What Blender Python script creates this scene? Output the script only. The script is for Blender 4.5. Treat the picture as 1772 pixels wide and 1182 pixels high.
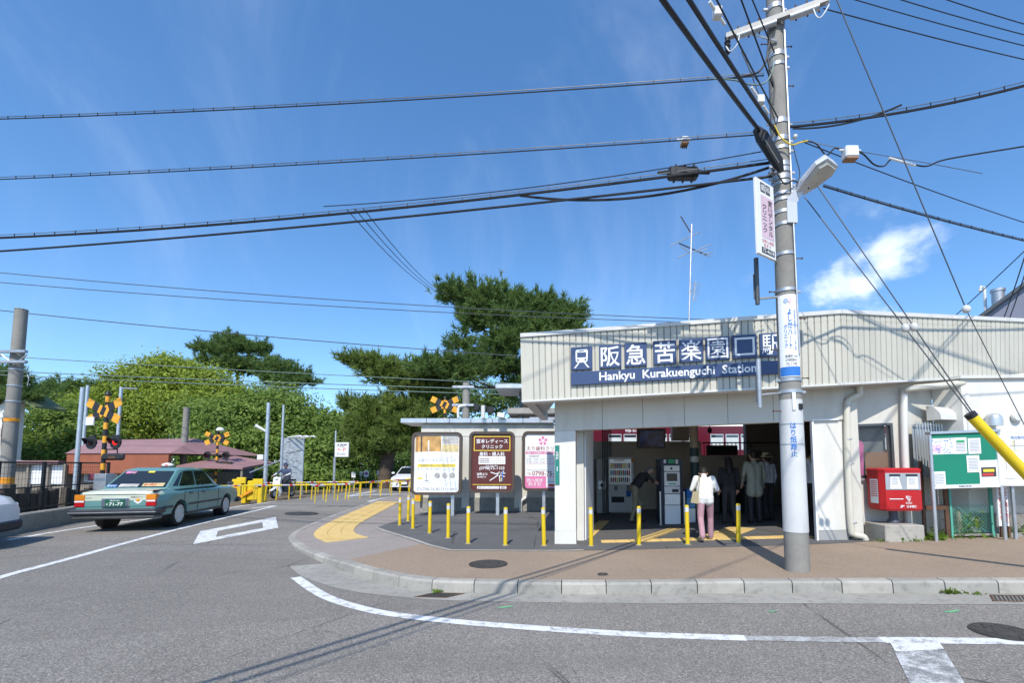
import bpy, bmesh, math, random
import numpy as np
from mathutils import Matrix, Vector, noise

for _o in list(bpy.data.objects):
    bpy.data.objects.remove(_o)
SC = bpy.context.scene
COL = SC.collection
R = math.radians
rnd = random.Random(7)

# ------------------------------------------------------------------ camera
FPX, CXP, CYP, HOR, CAMZ = 800.0, 940.0, 743.5, 805.0, 1.6
PITCH = math.atan((HOR - CYP) / FPX)
cam = bpy.data.cameras.new('camera')
cam.sensor_width = 36.0
cam.lens = FPX / 1772 * 36
cam.shift_x = -(CXP - 886) / 1772
cam.shift_y = (CYP - 591) / 1772
cam.clip_start, cam.clip_end = 0.05, 4000
camo = bpy.data.objects.new('camera', cam)
COL.objects.link(camo)
camo.location = (0, 0, CAMZ)
camo.rotation_euler = (math.pi / 2 + PITCH, 0, 0)
SC.camera = camo

# ------------------------------------------------------------------ sky, sun, exposure
SUN_EL, SUN_AZ = R(48), R(6.5)      # light travels forward (+Y), slightly to the right
world = bpy.data.worlds.new('World')
SC.world = world
world.use_nodes = True
wn, wl = world.node_tree.nodes, world.node_tree.links
wn.clear()
w_out = wn.new('ShaderNodeOutputWorld')
w_bg = wn.new('ShaderNodeBackground')
w_sky = wn.new('ShaderNodeTexSky')
w_sky.sky_type = 'NISHITA'
w_sky.sun_disc = False
w_sky.sun_elevation = SUN_EL
w_sky.sun_rotation = math.pi + SUN_AZ
w_sky.altitude = 0
w_sky.air_density = 1.0
w_sky.dust_density = 0.25
w_sky.ozone_density = 2.5
w_bg.inputs['Strength'].default_value = 0.150
w_hs = wn.new('ShaderNodeHueSaturation')
w_hs.inputs['Saturation'].default_value = 1.20
w_hs.inputs['Value'].default_value = 1.0
wl.new(w_sky.outputs[0], w_hs.inputs['Color'])
# look a little above each direction, so the haze band at the horizon stays pale blue
w_geo = wn.new('ShaderNodeTexCoord')
w_up = wn.new('ShaderNodeVectorMath')
w_up.operation = 'ADD'
w_up.inputs[1].default_value = (0, 0, 0.065)
wl.new(w_geo.outputs['Generated'], w_up.inputs[0])
wl.new(w_up.outputs[0], w_sky.inputs['Vector'])
# thin cirrus all over, and small cumulus low above the horizon
w_tc = wn.new('ShaderNodeTexCoord')


def w_node(t, **kw):
    n = wn.new(t)
    for k, v in kw.items():
        setattr(n, k, v)
    return n


def w_math(op, a, b=None, clamp=False):
    n = w_node('ShaderNodeMath', operation=op, use_clamp=clamp)
    for i, v in enumerate((a, b)):
        if v is None:
            continue
        if isinstance(v, (int, float)):
            n.inputs[i].default_value = v
        else:
            wl.new(v, n.inputs[i])
    return n.outputs[0]


def w_noise(vec, scale, detail, rough=0.5, dist=0.0):
    n = w_node('ShaderNodeTexNoise')
    n.inputs['Scale'].default_value = scale
    n.inputs['Detail'].default_value = detail
    n.inputs['Roughness'].default_value = rough
    n.inputs['Distortion'].default_value = dist
    wl.new(vec, n.inputs['Vector'])
    return n.outputs['Fac']


def w_ramp(fac, a, b):
    n = w_node('ShaderNodeMapRange', clamp=True, interpolation_type='SMOOTHSTEP')
    n.inputs['From Min'].default_value = a
    n.inputs['From Max'].default_value = b
    wl.new(fac, n.inputs['Value'])
    return n.outputs[0]


w_sep = w_node('ShaderNodeSeparateXYZ')
wl.new(w_tc.outputs['Generated'], w_sep.inputs[0])
w_map = w_node('ShaderNodeMapping')
w_map.inputs['Rotation'].default_value = (0.3, 0.35, 0.5)
w_map.inputs['Scale'].default_value = (2.0, 1.0, 1.1)
wl.new(w_tc.outputs['Generated'], w_map.inputs['Vector'])
cirrus = w_ramp(w_noise(w_map.outputs[0], 1.5, 8, 0.62, 0.6), 0.48, 0.95)
cirrus = w_math('MULTIPLY', cirrus, 0.20)
w_map2 = w_node('ShaderNodeMapping')
w_map2.inputs['Location'].default_value = (8.70, 2.26, 4.04)
w_map2.inputs['Scale'].default_value = (1.0, 1.0, 1.35)
wl.new(w_tc.outputs['Generated'], w_map2.inputs['Vector'])
cum_big = w_noise(w_map2.outputs[0], 3.1, 2, 0.5)
cum_fine = w_noise(w_map2.outputs[0], 10.0, 5, 0.55, 0.1)
cum = w_math('ADD', w_math('MULTIPLY', cum_big, 0.72), w_math('MULTIPLY', cum_fine, 0.28))
band = w_math('MULTIPLY', w_ramp(w_sep.outputs['Z'], 0.10, 0.22), w_ramp(w_sep.outputs['Z'], 0.46, 0.33))
cum = w_math('MULTIPLY', w_ramp(cum, 0.585, 0.665), band)
cum = w_math('MULTIPLY', w_math('MULTIPLY', cum, 0.74), w_ramp(w_sep.outputs['X'], 0.36, 0.50))
cl_mask = w_math('MAXIMUM', cirrus, cum)
w_mix = w_node('ShaderNodeMix', data_type='RGBA')
wl.new(cl_mask, w_mix.inputs['Factor'])
wl.new(w_hs.outputs['Color'], w_mix.inputs['A'])
w_mix.inputs['B'].default_value = (5.6, 6.0, 6.8, 1)
wl.new(w_mix.outputs['Result'], w_bg.inputs['Color'])
wl.new(w_bg.outputs[0], w_out.inputs[0])

sun = bpy.data.lights.new('sun', 'SUN')
sun.energy = 2.95
sun.angle = R(0.53)
sun.color = (1.0, 0.955, 0.88)
suno = bpy.data.objects.new('sun', sun)
COL.objects.link(suno)
SUN_DIR = Vector((math.sin(SUN_AZ) * math.cos(SUN_EL), math.cos(SUN_AZ) * math.cos(SUN_EL), -math.sin(SUN_EL)))
suno.rotation_euler = SUN_DIR.to_track_quat('-Z', 'Y').to_euler()
suno.location = (-4, -30, 40)

SC.view_settings.view_transform = 'Standard'
SC.view_settings.look = 'None'
SC.view_settings.exposure = 0.75
SC.view_settings.gamma = 1.0
SC.view_settings.use_curve_mapping = False
SC.render.engine = 'CYCLES'
SC.cycles.use_denoising = True
SC.cycles.max_bounces = 6
SC.cycles.transparent_max_bounces = 8
SC.cycles.sample_clamp_indirect = 6.0

# ------------------------------------------------------------------ measuring helpers
CP, SP = math.cos(PITCH), math.sin(PITCH)


def ray(px, py):
    u, v = (px - CXP) / FPX, (CYP - py) / FPX
    return Vector((u, CP - SP * v, SP + CP * v))


def pt(px, py, Y):
    """the point seen at a photo position at distance Y in front of the camera"""
    d = ray(px, py)
    return Vector((0, 0, CAMZ)) + d * (Y / d.y)


def sst(a, b, x):
    t = min(1.0, max(0.0, (x - a) / (b - a)))
    return t * t * (3 - 2 * t)


def tilt(X):
    t = X - 0.67
    return 0.034 * (t if t > 1 else (0.25 * (t + 1) ** 2 if t > -1 else 0.0))


def z_road(X, Y):
    return -0.15 + tilt(X) + 0.2 * sst(-4, -10, X)


def z_walk(X, Y):
    return max(tilt(X) - 0.06 * sst(-2.5, -4.5, X), z_road(X, Y) + 0.045)


def gp(px, py, zf=z_walk):
    """the ground point seen at a photo position"""
    d = ray(px, py)
    f = (lambda x, y: zf) if isinstance(zf, (int, float)) else zf
    t0, t1 = 0.5, 400.0
    for _ in range(60):
        t = (t0 + t1) / 2
        p = d * t
        if CAMZ + p.z > f(p.x, p.y):
            t0 = t
        else:
            t1 = t
    p = d * t0
    return Vector((p.x, p.y, f(p.x, p.y)))

# ------------------------------------------------------------------ materials
def lin(c):
    return tuple(((v / 12.92) if v <= 0.04045 else ((v + 0.055) / 1.055) ** 2.4) for v in c)


def hx(s):
    return lin(tuple(int(s[i:i + 2], 16) / 255 for i in (0, 2, 4)))


class NT:
    """small node-building helper"""
    def __init__(self, name):
        self.m = bpy.data.materials.new(name)
        self.m.use_nodes = True
        self.n, self.l = self.m.node_tree.nodes, self.m.node_tree.links
        self.b = self.n['Principled BSDF']
        self.out = self.n['Material Output']
        self.tc = self.n.new('ShaderNodeTexCoord')
        self.geo = None

    def world(self):
        if self.geo is None:
            self.geo = self.n.new('ShaderNodeNewGeometry')
        return self.geo.outputs['Position']

    def obj(self):
        return self.tc.outputs['Object']

    def noise(self, vec, scale, detail=3, rough=0.55, dist=0.0):
        n = self.n.new('ShaderNodeTexNoise')
        n.inputs['Scale'].default_value = scale
        n.inputs['Detail'].default_value = detail
        n.inputs['Roughness'].default_value = rough
        n.inputs['Distortion'].default_value = dist
        self.l.new(vec, n.inputs['Vector'])
        return n.outputs['Fac']

    def voro(self, vec, scale, feature='F1', out='Distance'):
        n = self.n.new('ShaderNodeTexVoronoi')
        n.feature = feature
        n.inputs['Scale'].default_value = scale
        self.l.new(vec, n.inputs['Vector'])
        return n.outputs[out]

    def map(self, vec, scale=(1, 1, 1), rot=(0, 0, 0), loc=(0, 0, 0)):
        n = self.n.new('ShaderNodeMapping')
        n.inputs['Scale'].default_value = scale
        n.inputs['Rotation'].default_value = rot
        n.inputs['Location'].default_value = loc
        self.l.new(vec, n.inputs['Vector'])
        return n.outputs[0]

    def ramp(self, fac, a, b, lo=0.0, hi=1.0):
        n = self.n.new('ShaderNodeMapRange')
        n.inputs['From Min'].default_value = a
        n.inputs['From Max'].default_value = b
        n.inputs['To Min'].default_value = lo
        n.inputs['To Max'].default_value = hi
        self.l.new(fac, n.inputs['Value'])
        return n.outputs[0]

    def math(self, op, a, b=None):
        n = self.n.new('ShaderNodeMath')
        n.operation = op
        for i, v in enumerate((a, b)):
            if v is None:
                continue
            if isinstance(v, (int, float)):
                n.inputs[i].default_value = v
            else:
                self.l.new(v, n.inputs[i])
        return n.outputs[0]

    def mix(self, fac, a, b):
        n = self.n.new('ShaderNodeMix')
        n.data_type = 'RGBA'
        for k, v in (('Factor', fac), ('A', a), ('B', b)):
            if isinstance(v, (int, float)):
                n.inputs[k].default_value = v
            elif isinstance(v, tuple):
                n.inputs[k].default_value = (*v[:3], 1)
            else:
                self.l.new(v, n.inputs[k])
        return n.outputs['Result']

    def color(self, v):
        if isinstance(v, tuple):
            self.b.inputs['Base Color'].default_value = (*v[:3], 1)
        else:
            self.l.new(v, self.b.inputs['Base Color'])

    def bump(self, h, strength=0.3, dist=0.01):
        n = self.n.new('ShaderNodeBump')
        n.inputs['Strength'].default_value = strength
        n.inputs['Distance'].default_value = dist
        self.l.new(h, n.inputs['Height'])
        self.l.new(n.outputs[0], self.b.inputs['Normal'])

    def set(self, **kw):
        for k, v in kw.items():
            k = {'rough': 'Roughness', 'metal': 'Metallic', 'spec': 'Specular IOR Level', 'trans': 'Transmission Weight',
                 'alpha': 'Alpha', 'ior': 'IOR', 'coat': 'Coat Weight'}[k]
            if isinstance(v, (int, float)):
                self.b.inputs[k].default_value = v
            else:
                self.l.new(v, self.b.inputs[k])
        return self


def mul(c, k):
    return tuple(min(1.0, v * k) for v in c[:3])


def pmat(name, col, rough=0.6, metal=0.0, var=0.10, scale=2.5, fine=0.05, bump=0.0, bscale=60, dirt=None, dirtamt=0.35, spec=0.4, rand=0.0):
    """plain surface with cloudy variation, fine grain and optional dirt of its own colour"""
    t = NT(name)
    v = t.obj()
    a = t.noise(v, scale, 4)
    c = t.mix(t.ramp(a, 0.3, 0.7), mul(col, 1 - var), mul(col, 1 + var))
    if fine:
        g = t.noise(v, scale * 45, 2)
        c = t.mix(t.ramp(g, 0.35, 0.65, 0, fine * 3), c, mul(col, 0.72))
    if dirt:
        d = t.noise(t.map(v, (1, 1, 0.25)), scale * 1.7, 5, 0.65)
        c = t.mix(t.ramp(d, 0.5, 0.75, 0, dirtamt), c, dirt)
    if rand:
        oi = t.n.new('ShaderNodeObjectInfo')
        c = t.mix(t.ramp(oi.outputs['Random'], 0, 1, 0, rand), c, mul(col, 0.55))
    t.color(c)
    t.set(rough=t.ramp(a, 0.2, 0.8, max(0.02, rough - 0.06), min(1, rough + 0.06)), metal=metal, spec=spec)
    if bump:
        t.bump(t.noise(v, bscale, 3), bump, 0.004)
    return t.m


M = {}


def glass_mat(name, col, rough=0.03):
    t = NT(name)
    t.color(col)
    t.set(rough=rough, spec=0.9)
    return t.m


# ------------------------------------------------------------------ meshes
def frame(o, x=None, y=None, z=None):
    """affine map: local x, y, z axes (need not be at right angles) and an origin"""
    x = x or Vector((1, 0, 0)); y = y or Vector((0, 1, 0)); z = z or Vector((0, 0, 1))
    return Matrix(((x[0], y[0], z[0], o[0]), (x[1], y[1], z[1], o[1]), (x[2], y[2], z[2], o[2]), (0, 0, 0, 1)))


class MB:
    def __init__(self, fr=None):
        self.v, self.f, self.mi, self.fr, self.cur = [], [], [], fr, 0

    def add(self, vs, fs):
        k = len(self.v)
        self.v += [self.fr @ Vector(p) if self.fr else Vector(p) for p in vs]
        self.f += [tuple(i + k for i in q) for q in fs]
        self.mi += [self.cur] * len(fs)
        return self

    def box(self, a, b, bev=0.0):
        (x0, y0, z0), (x1, y1, z1) = a, b
        x0, x1 = min(x0, x1), max(x0, x1); y0, y1 = min(y0, y1), max(y0, y1); z0, z1 = min(z0, z1), max(z0, z1)
        if bev <= 0:
            return self.add([(x0, y0, z0), (x1, y0, z0), (x1, y1, z0), (x0, y1, z0), (x0, y0, z1), (x1, y0, z1), (x1, y1, z1), (x0, y1, z1)],
                            [(0, 3, 2, 1), (4, 5, 6, 7), (0, 1, 5, 4), (1, 2, 6, 5), (2, 3, 7, 6), (3, 0, 4, 7)])
        c = min(bev, (x1 - x0) / 2.01, (y1 - y0) / 2.01, (z1 - z0) / 2.01)
        vs, idx = [], {}
        for ix, X in enumerate((x0, x1)):
            for iy, Y in enumerate((y0, y1)):
                for iz, Z in enumerate((z0, z1)):
                    sx, sy, sz = (1, -1)[ix], (1, -1)[iy], (1, -1)[iz]
                    idx[ix, iy, iz] = len(vs)
                    vs += [(X, Y + sy * c, Z + sz * c), (X + sx * c, Y, Z + sz * c), (X + sx * c, Y + sy * c, Z)]
        fs = []
        for ax in range(3):
            o1, o2 = [(1, 2), (0, 2), (0, 1)][ax]
            for s in (0, 1):
                q = []
                for a_, b_ in ((0, 0), (1, 0), (1, 1), (0, 1)):
                    k = [0, 0, 0]; k[ax] = s; k[o1] = a_; k[o2] = b_
                    q.append(idx[tuple(k)] + ax)
                if (s == 0) ^ (ax == 1):
                    q.reverse()
                fs.append(tuple(q))
        for ax in range(3):
            o1, o2 = [(1, 2), (0, 2), (0, 1)][ax]
            for a_ in (0, 1):
                for b_ in (0, 1):
                    k0 = [0, 0, 0]; k0[o1] = a_; k0[o2] = b_; k1 = list(k0); k1[ax] = 1
                    i, j = idx[tuple(k0)], idx[tuple(k1)]
                    q = [i + o1, j + o1, j + o2, i + o2]
                    fs.append(tuple(q))
        for k, i in idx.items():
            fs.append((i, i + 1, i + 2) if sum(k) % 2 == 1 else (i, i + 2, i + 1))
        return self.add(vs, fs)

    def quad(self, a, b, c, d):
        return self.add([a, b, c, d], [(0, 1, 2, 3)])

    def prism(self, poly, axis, a, b):
        """extrude a 2-D polygon along an axis ('x','y','z') from a to b"""
        n = len(poly)
        mk = {'x': lambda p, t: (t, p[0], p[1]), 'y': lambda p, t: (p[0], t, p[1]), 'z': lambda p, t: (p[0], p[1], t)}[axis]
        vs = [mk(p, a) for p in poly] + [mk(p, b) for p in poly]
        fs = [tuple(range(n))[::-1], tuple(range(n, 2 * n))] + [(i, (i + 1) % n, n + (i + 1) % n, n + i) for i in range(n)]
        return self.add(vs, fs)

    def tube(self, pts, r, seg=8, caps=True):
        pts = [Vector(p) for p in pts]
        rs = r if isinstance(r, (list, tuple)) else [r] * len(pts)
        t = (pts[1] - pts[0]).normalized()
        n = t.orthogonal().normalized()
        rings = []
        for i, p in enumerate(pts):
            d = (pts[min(i + 1, len(pts) - 1)] - pts[max(i - 1, 0)])
            if d.length < 1e-9:
                d = t
            d.normalize()
            n = (n - d * n.dot(d))
            if n.length < 1e-6:
                n = d.orthogonal()
            n.normalize()
            bn = d.cross(n)
            rings.append([p + (n * math.cos(2 * math.pi * k / seg) + bn * math.sin(2 * math.pi * k / seg)) * rs[i] for k in range(seg)])
        vs = [q for ring in rings for q in ring]
        fs = []
        for i in range(len(pts) - 1):
            for k in range(seg):
                a, b = i * seg + k, i * seg + (k + 1) % seg
                fs.append((a, b, b + seg, a + seg))
        if caps:
            fs += [tuple(range(seg))[::-1], tuple(range(len(vs) - seg, len(vs)))]
        return self.add(vs, fs)

    def lathe(self, prof, seg=16, o=(0, 0, 0), ax='z', caps=True):
        vs, fs = [], []
        for (r_, h) in prof:
            for k in range(seg):
                a = 2 * math.pi * k / seg
                c, s = r_ * math.cos(a), r_ * math.sin(a)
                p = {'z': (c, s, h), 'x': (h, c, s), 'y': (s, h, c)}[ax]
                vs.append((p[0] + o[0], p[1] + o[1], p[2] + o[2]))
        for i in range(len(prof) - 1):
            for k in range(seg):
                a, b = i * seg + k, i * seg + (k + 1) % seg
                fs.append((a, b, b + seg, a + seg))
        if caps:
            fs += [tuple(range(seg))[::-1], tuple(range(len(vs) - seg, len(vs)))]
        return self.add(vs, fs)

    def ball(self, c, r, seg=10, rings=6):
        r = r if isinstance(r, (tuple, list)) else (r, r, r)
        vs, fs = [(c[0], c[1], c[2] - r[2])], []
        for i in range(1, rings):
            th = math.pi * i / rings
            for k in range(seg):
                a = 2 * math.pi * k / seg
                vs.append((c[0] + r[0] * math.sin(th) * math.cos(a), c[1] + r[1] * math.sin(th) * math.sin(a), c[2] - r[2] * math.cos(th)))
        vs.append((c[0], c[1], c[2] + r[2]))
        for k in range(seg):
            fs.append((0, 1 + (k + 1) % seg, 1 + k))
            t = 1 + (rings - 2) * seg
            fs.append((t + k, t + (k + 1) % seg, len(vs) - 1))
        for i in range(rings - 2):
            for k in range(seg):
                a, b = 1 + i * seg + k, 1 + i * seg + (k + 1) % seg
                fs.append((a, b, b + seg, a + seg))
        return self.add(vs, fs)

    def mesh(self, name):
        me = bpy.data.meshes.new(name)
        me.from_pydata([tuple(p) for p in self.v], [], self.f)
        return me

    def build(self, name, mats, parent=None, world=False, smooth=False, inv=None):
        """link as one mesh object; world=True: the points are world points"""
        if world and parent is not None:
            im = ROOTM[parent.name].inverted()
            self.v = [im @ p for p in self.v]
        me = self.mesh(name)
        for m in (mats if isinstance(mats, (list, tuple)) else [mats]):
            me.materials.append(M[m] if isinstance(m, str) else m)
        if isinstance(mats, (list, tuple)):
            me.polygons.foreach_set('material_index', self.mi)
        fixn(me)
        if smooth:
            shade(me, 40 if smooth is True else smooth)
        return link(name, me, parent)


ROOTM = {}


def fixn(me):
    bm = bmesh.new(); bm.from_mesh(me)
    bmesh.ops.recalc_face_normals(bm, faces=bm.faces)
    bm.to_mesh(me); bm.free()


def shade(me, deg):
    me.polygons.foreach_set('use_smooth', [True] * len(me.polygons))
    try:
        me.set_sharp_from_angle(angle=R(deg))
    except Exception:
        pass


def link(name, me, parent=None):
    o = bpy.data.objects.new(name, me)
    COL.objects.link(o)
    if parent is not None:
        o.parent = parent
        ROOTM[o.name] = ROOTM[parent.name]
    else:
        ROOTM[o.name] = Matrix()
    return o


def tag(o, label=None, cat=None, group=None, kind=None):
    if label: o['label'] = label
    if cat: o['category'] = cat
    if group: o['group'] = group
    if kind: o['kind'] = kind
    return o


def thing(name, label, cat, loc=(0, 0, 0), rz=0.0, group=None, sc=1.0):
    o = bpy.data.objects.new(name, None)
    COL.objects.link(o)
    o.empty_display_size = 0.2
    o.location = loc
    o.rotation_euler = (0, 0, rz)
    o.scale = (sc, sc, sc)
    ROOTM[o.name] = Matrix.LocRotScale(Vector(loc), Matrix.Rotation(rz, 3, 'Z'), Vector((sc, sc, sc)))
    return tag(o, label, cat, group)


def dup(root, loc, rz=None, label=None, group=None):
    """a copy of a thing with copies of its parts and sub-parts"""
    def cp(o, parent):
        c = o.copy()
        COL.objects.link(c)
        c.parent = parent
        for ch in o.children:
            cp(ch, c)
        return c
    r = cp(root, None)
    r.location = loc
    if rz is not None: r.rotation_euler = (0, 0, rz)
    if label: r['label'] = label
    if group: r['group'] = group
    ROOTM[r.name] = Matrix.LocRotScale(Vector(loc), Matrix.Rotation(r.rotation_euler.z, 3, 'Z'), r.scale)
    return r


def struct(name, b, m, **kw):
    return tag(b.build(name, m, **kw), kind='structure')


# draped sheets -------------------------------------------------------------
def clip_cell(poly, x0, x1, y0, y1):
    def clip(ps, ax, lim, sgn):
        out = []
        for i in range(len(ps)):
            a, b = ps[i - 1], ps[i]
            da, db = (a[ax] - lim) * sgn, (b[ax] - lim) * sgn
            if (da >= 0) != (db >= 0):
                t = da / (da - db)
                out.append((a[0] + (b[0] - a[0]) * t, a[1] + (b[1] - a[1]) * t))
            if db >= 0:
                out.append(b)
        return out
    for ax, lim, s in ((0, x0, 1), (0, x1, -1), (1, y0, 1), (1, y1, -1)):
        poly = clip(poly, ax, lim, s)
        if len(poly) < 3:
            return []
    return poly


def drape(poly, zf, dz=0.0, cell=0.5):
    """a sheet with this outline (x, y) lying on the ground"""
    poly = [(p[0], p[1]) for p in poly]
    xs, ys = [p[0] for p in poly], [p[1] for p in poly]
    bm = bmesh.new()
    i0, i1 = math.floor(min(xs) / cell), math.ceil(max(xs) / cell)
    j0, j1 = math.floor(min(ys) / cell), math.ceil(max(ys) / cell)
    for i in range(i0, i1):
        for j in range(j0, j1):
            q = clip_cell(poly, i * cell, (i + 1) * cell, j * cell, (j + 1) * cell)
            q2 = []
            for p in q:
                if not q2 or (abs(p[0] - q2[-1][0]) + abs(p[1] - q2[-1][1])) > 1e-5:
                    q2.append(p)
            if len(q2) >= 3:
                try:
                    bm.faces.new([bm.verts.new((p[0], p[1], zf(p[0], p[1]) + dz)) for p in q2])
                except ValueError:
                    pass
    bmesh.ops.remove_doubles(bm, verts=bm.verts, dist=1e-4)
    for f in bm.faces:
        if f.normal.z < 0:
            f.normal_flip()
    b = MB()
    bm.verts.index_update()
    b.add([tuple(v.co) for v in bm.verts], [tuple(v.index for v in f.verts) for f in bm.faces])
    bm.free()
    return b


def sheet(name, poly, zf, dz, m, parent=None, cell=0.5):
    b = drape(poly, zf, dz, cell)
    me = b.mesh(name)
    me.materials.append(M[m])
    for p in me.polygons:
        pass
    o = link(name, me, parent)
    return o


def strip(path, w):
    """outline of a band of width w along a path of points"""
    P = [Vector((p[0], p[1])) for p in path]
    L, Rr = [], []
    for i, p in enumerate(P):
        d = (P[min(i + 1, len(P) - 1)] - P[max(0, i - 1)]).normalized()
        n = Vector((-d.y, d.x)) * (w / 2)
        L.append(p + n); Rr.append(p - n)
    return [tuple(p) for p in L] + [tuple(p) for p in reversed(Rr)]


def resample(path, step):
    P = [Vector(p) for p in path]
    out, acc = [P[0].copy()], 0.0
    for a, b in zip(P, P[1:]):
        L = (b - a).length
        t = step - acc
        while t <= L:
            out.append(a.lerp(b, t / L)); t += step
        acc = (acc + L) % step
    return out


def smooth_path(pts, n=6):
    """Catmull-Rom"""
    P = [Vector(p) for p in pts]
    P = [2 * P[0] - P[1]] + P + [2 * P[-1] - P[-2]]
    out = []
    for i in range(1, len(P) - 2):
        a, b, c, d = P[i - 1:i + 3]
        for k in range(n):
            t = k / n
            out.append(0.5 * ((2 * b) + (c - a) * t + (2 * a - 5 * b + 4 * c - d) * t * t + (3 * b - a - 3 * c + d) * t ** 3))
    out.append(P[-2])
    return out


# lettering -----------------------------------------------------------------
_tc = {}


def text_mesh(body, bold=0.0, space=1.0, line=1.0, align='CENTER'):
    k = (body, bold, space, line, align)
    if k in _tc:
        return _tc[k]
    c = bpy.data.curves.new('lettering', 'FONT')
    c.body = body; c.size = 1; c.resolution_u = 2
    c.offset = bold; c.space_character = space; c.space_line = line
    c.align_x = align
    o = bpy.data.objects.new('lettering', c)
    COL.objects.link(o)
    me = bpy.data.meshes.new_from_object(o.evaluated_get(bpy.context.evaluated_depsgraph_get()))
    bpy.data.objects.remove(o)
    bpy.data.curves.remove(c)
    vs = np.array([v.co[:] for v in me.vertices]) if len(me.vertices) else np.zeros((1, 3))
    fs = [tuple(p.vertices) for p in me.polygons]
    bpy.data.meshes.remove(me)
    lo, hi = vs.min(0), vs.max(0)
    _tc[k] = (vs, fs, lo, hi)
    return _tc[k]


def letter(b, body, cx, cy, w=None, h=None, z=0.0, bold=0.0, space=1.0, line=1.0, xy=lambda x, y, z: (x, z, y)):
    """add flat lettering to a builder, centred on (cx, cy) and fitted to width w and height h"""
    vs, fs, lo, hi = text_mesh(body, bold, space, line)
    W, H = max(1e-6, hi[0] - lo[0]), max(1e-6, hi[1] - lo[1])
    if w is None: w = W * h / H
    if h is None: h = H * w / W
    pts = [xy(cx + ((p[0] - lo[0]) / W - 0.5) * w, cy + ((p[1] - lo[1]) / H - 0.5) * h, z) for p in vs]
    return b.add(pts, fs)

# ------------------------------------------------------------------ surface materials
def asphalt(name, base, agg=0.5, crack=True):
    t = NT(name)
    w = t.world()
    big = t.noise(w, 0.35, 4, 0.6)
    mid = t.noise(t.map(w, (1, 0.35, 1), (0, 0, 0.35)), 1.6, 4, 0.6)
    c = t.mix(t.ramp(big, 0.3, 0.7), mul(base, 0.86), mul(base, 1.12))
    c = t.mix(t.ramp(mid, 0.45, 0.75, 0, 0.45), c, mul(base, 0.78))
    st = t.voro(w, 92, out='Color')
    sep = t.n.new('ShaderNodeSeparateColor'); t.l.new(st, sep.inputs[0])
    c = t.mix(t.ramp(sep.outputs[0], 0.55, 1.0, 0, agg), c, mul(base, 1.9))
    c = t.mix(t.ramp(sep.outputs[1], 0.6, 1.0, 0, agg), c, mul(base, 0.35))
    fine = t.noise(w, 320, 2)
    c = t.mix(t.ramp(fine, 0.4, 0.7, 0, 0.35), c, mul(base, 0.6))
    stain = t.noise(t.map(w, (1, 1, 1), loc=(3, 7, 0)), 0.9, 5, 0.7)
    c = t.mix(t.ramp(stain, 0.62, 0.72, 0, 0.35), c, mul(base, 0.55))
    gum = t.voro(w, 2.6)
    c = t.mix(t.ramp(gum, 0.03, 0.045, 0.45, 0.0), c, mul(base, 0.45))
    if crack:
        pat = t.voro(t.map(w, (0.16, 0.24, 0.2), (0, 0, 0.5)), 1.0, out='Color')
        ps = t.n.new('ShaderNodeSeparateColor'); t.l.new(pat, ps.inputs[0])
        c = t.mix(t.ramp(ps.outputs[0], 0.55, 0.6, 0, 0.22), c, mul(base, 0.62))
        c = t.mix(t.ramp(ps.outputs[1], 0.7, 0.75, 0, 0.16), c, mul(base, 1.5))
        wt = t.noise(t.map(w, (0.12, 1.6, 1.0), (0, 0, 0.06)), 1.0, 3)
        c = t.mix(t.ramp(wt, 0.5, 0.68, 0, 0.3), c, mul(base, 0.66))
        oil = t.noise(t.map(w, (1, 1, 1), loc=(11, 4, 0)), 2.3, 3, 0.5)
        c = t.mix(t.ramp(oil, 0.70, 0.76, 0, 0.5), c, mul(base, 0.4))
        cr = t.voro(t.map(w, (0.34, 0.22, 0.3)), 1.0, 'DISTANCE_TO_EDGE')
        nz = t.noise(w, 1.4, 4)
        cr2 = t.math('ADD', cr, t.math('MULTIPLY', t.math('SUBTRACT', nz, 0.5), 0.03))
        m = t.math('MULTIPLY', t.ramp(t.math('ABSOLUTE', cr2), 0.001, 0.005, 1, 0), t.ramp(t.noise(w, 0.5, 2), 0.42, 0.52))
        c = t.mix(t.math('MULTIPLY', m, 0.8), c, mul(base, 0.3))
    t.color(c)
    t.set(rough=0.88, spec=0.25)
    t.bump(t.math('ADD', sep.outputs[0], fine), 0.35, 0.006)
    return t.m


M['asphalt'] = asphalt('asphalt', (0.232, 0.213, 0.187), 0.85)
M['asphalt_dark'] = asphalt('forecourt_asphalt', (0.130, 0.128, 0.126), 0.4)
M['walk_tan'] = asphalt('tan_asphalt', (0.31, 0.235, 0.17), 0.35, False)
M['walk_pink'] = asphalt('pale_asphalt', (0.31, 0.268, 0.238), 0.35, False)
M['dirt'] = asphalt('dirt', (0.16, 0.125, 0.085), 0.3, False)


def conc(name, base, stain=0.5):
    t = NT(name)
    w = t.world()
    a = t.noise(w, 1.3, 5, 0.65)
    b = t.noise(w, 9, 5, 0.7)
    c = t.mix(t.ramp(a, 0.3, 0.7), mul(base, 0.82), mul(base, 1.12))
    c = t.mix(t.ramp(b, 0.5, 0.75, 0, stain), c, mul(base, 0.45))
    f = t.noise(w, 180, 2)
    c = t.mix(t.ramp(f, 0.4, 0.7, 0, 0.3), c, mul(base, 0.6))
    t.color(c)
    t.set(rough=0.85, spec=0.25)
    t.bump(t.math('ADD', b, f), 0.3, 0.006)
    return t.m


M['conc'] = conc('concrete', (0.34, 0.322, 0.282), 0.75)
M['conc_pale'] = conc('pale_concrete', (0.40, 0.375, 0.325), 0.6)
M['conc_dirty'] = conc('dirty_concrete', (0.30, 0.285, 0.25), 0.7)
M['conc_pole'] = conc('pole_concrete', (0.27, 0.255, 0.225), 0.35)


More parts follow.
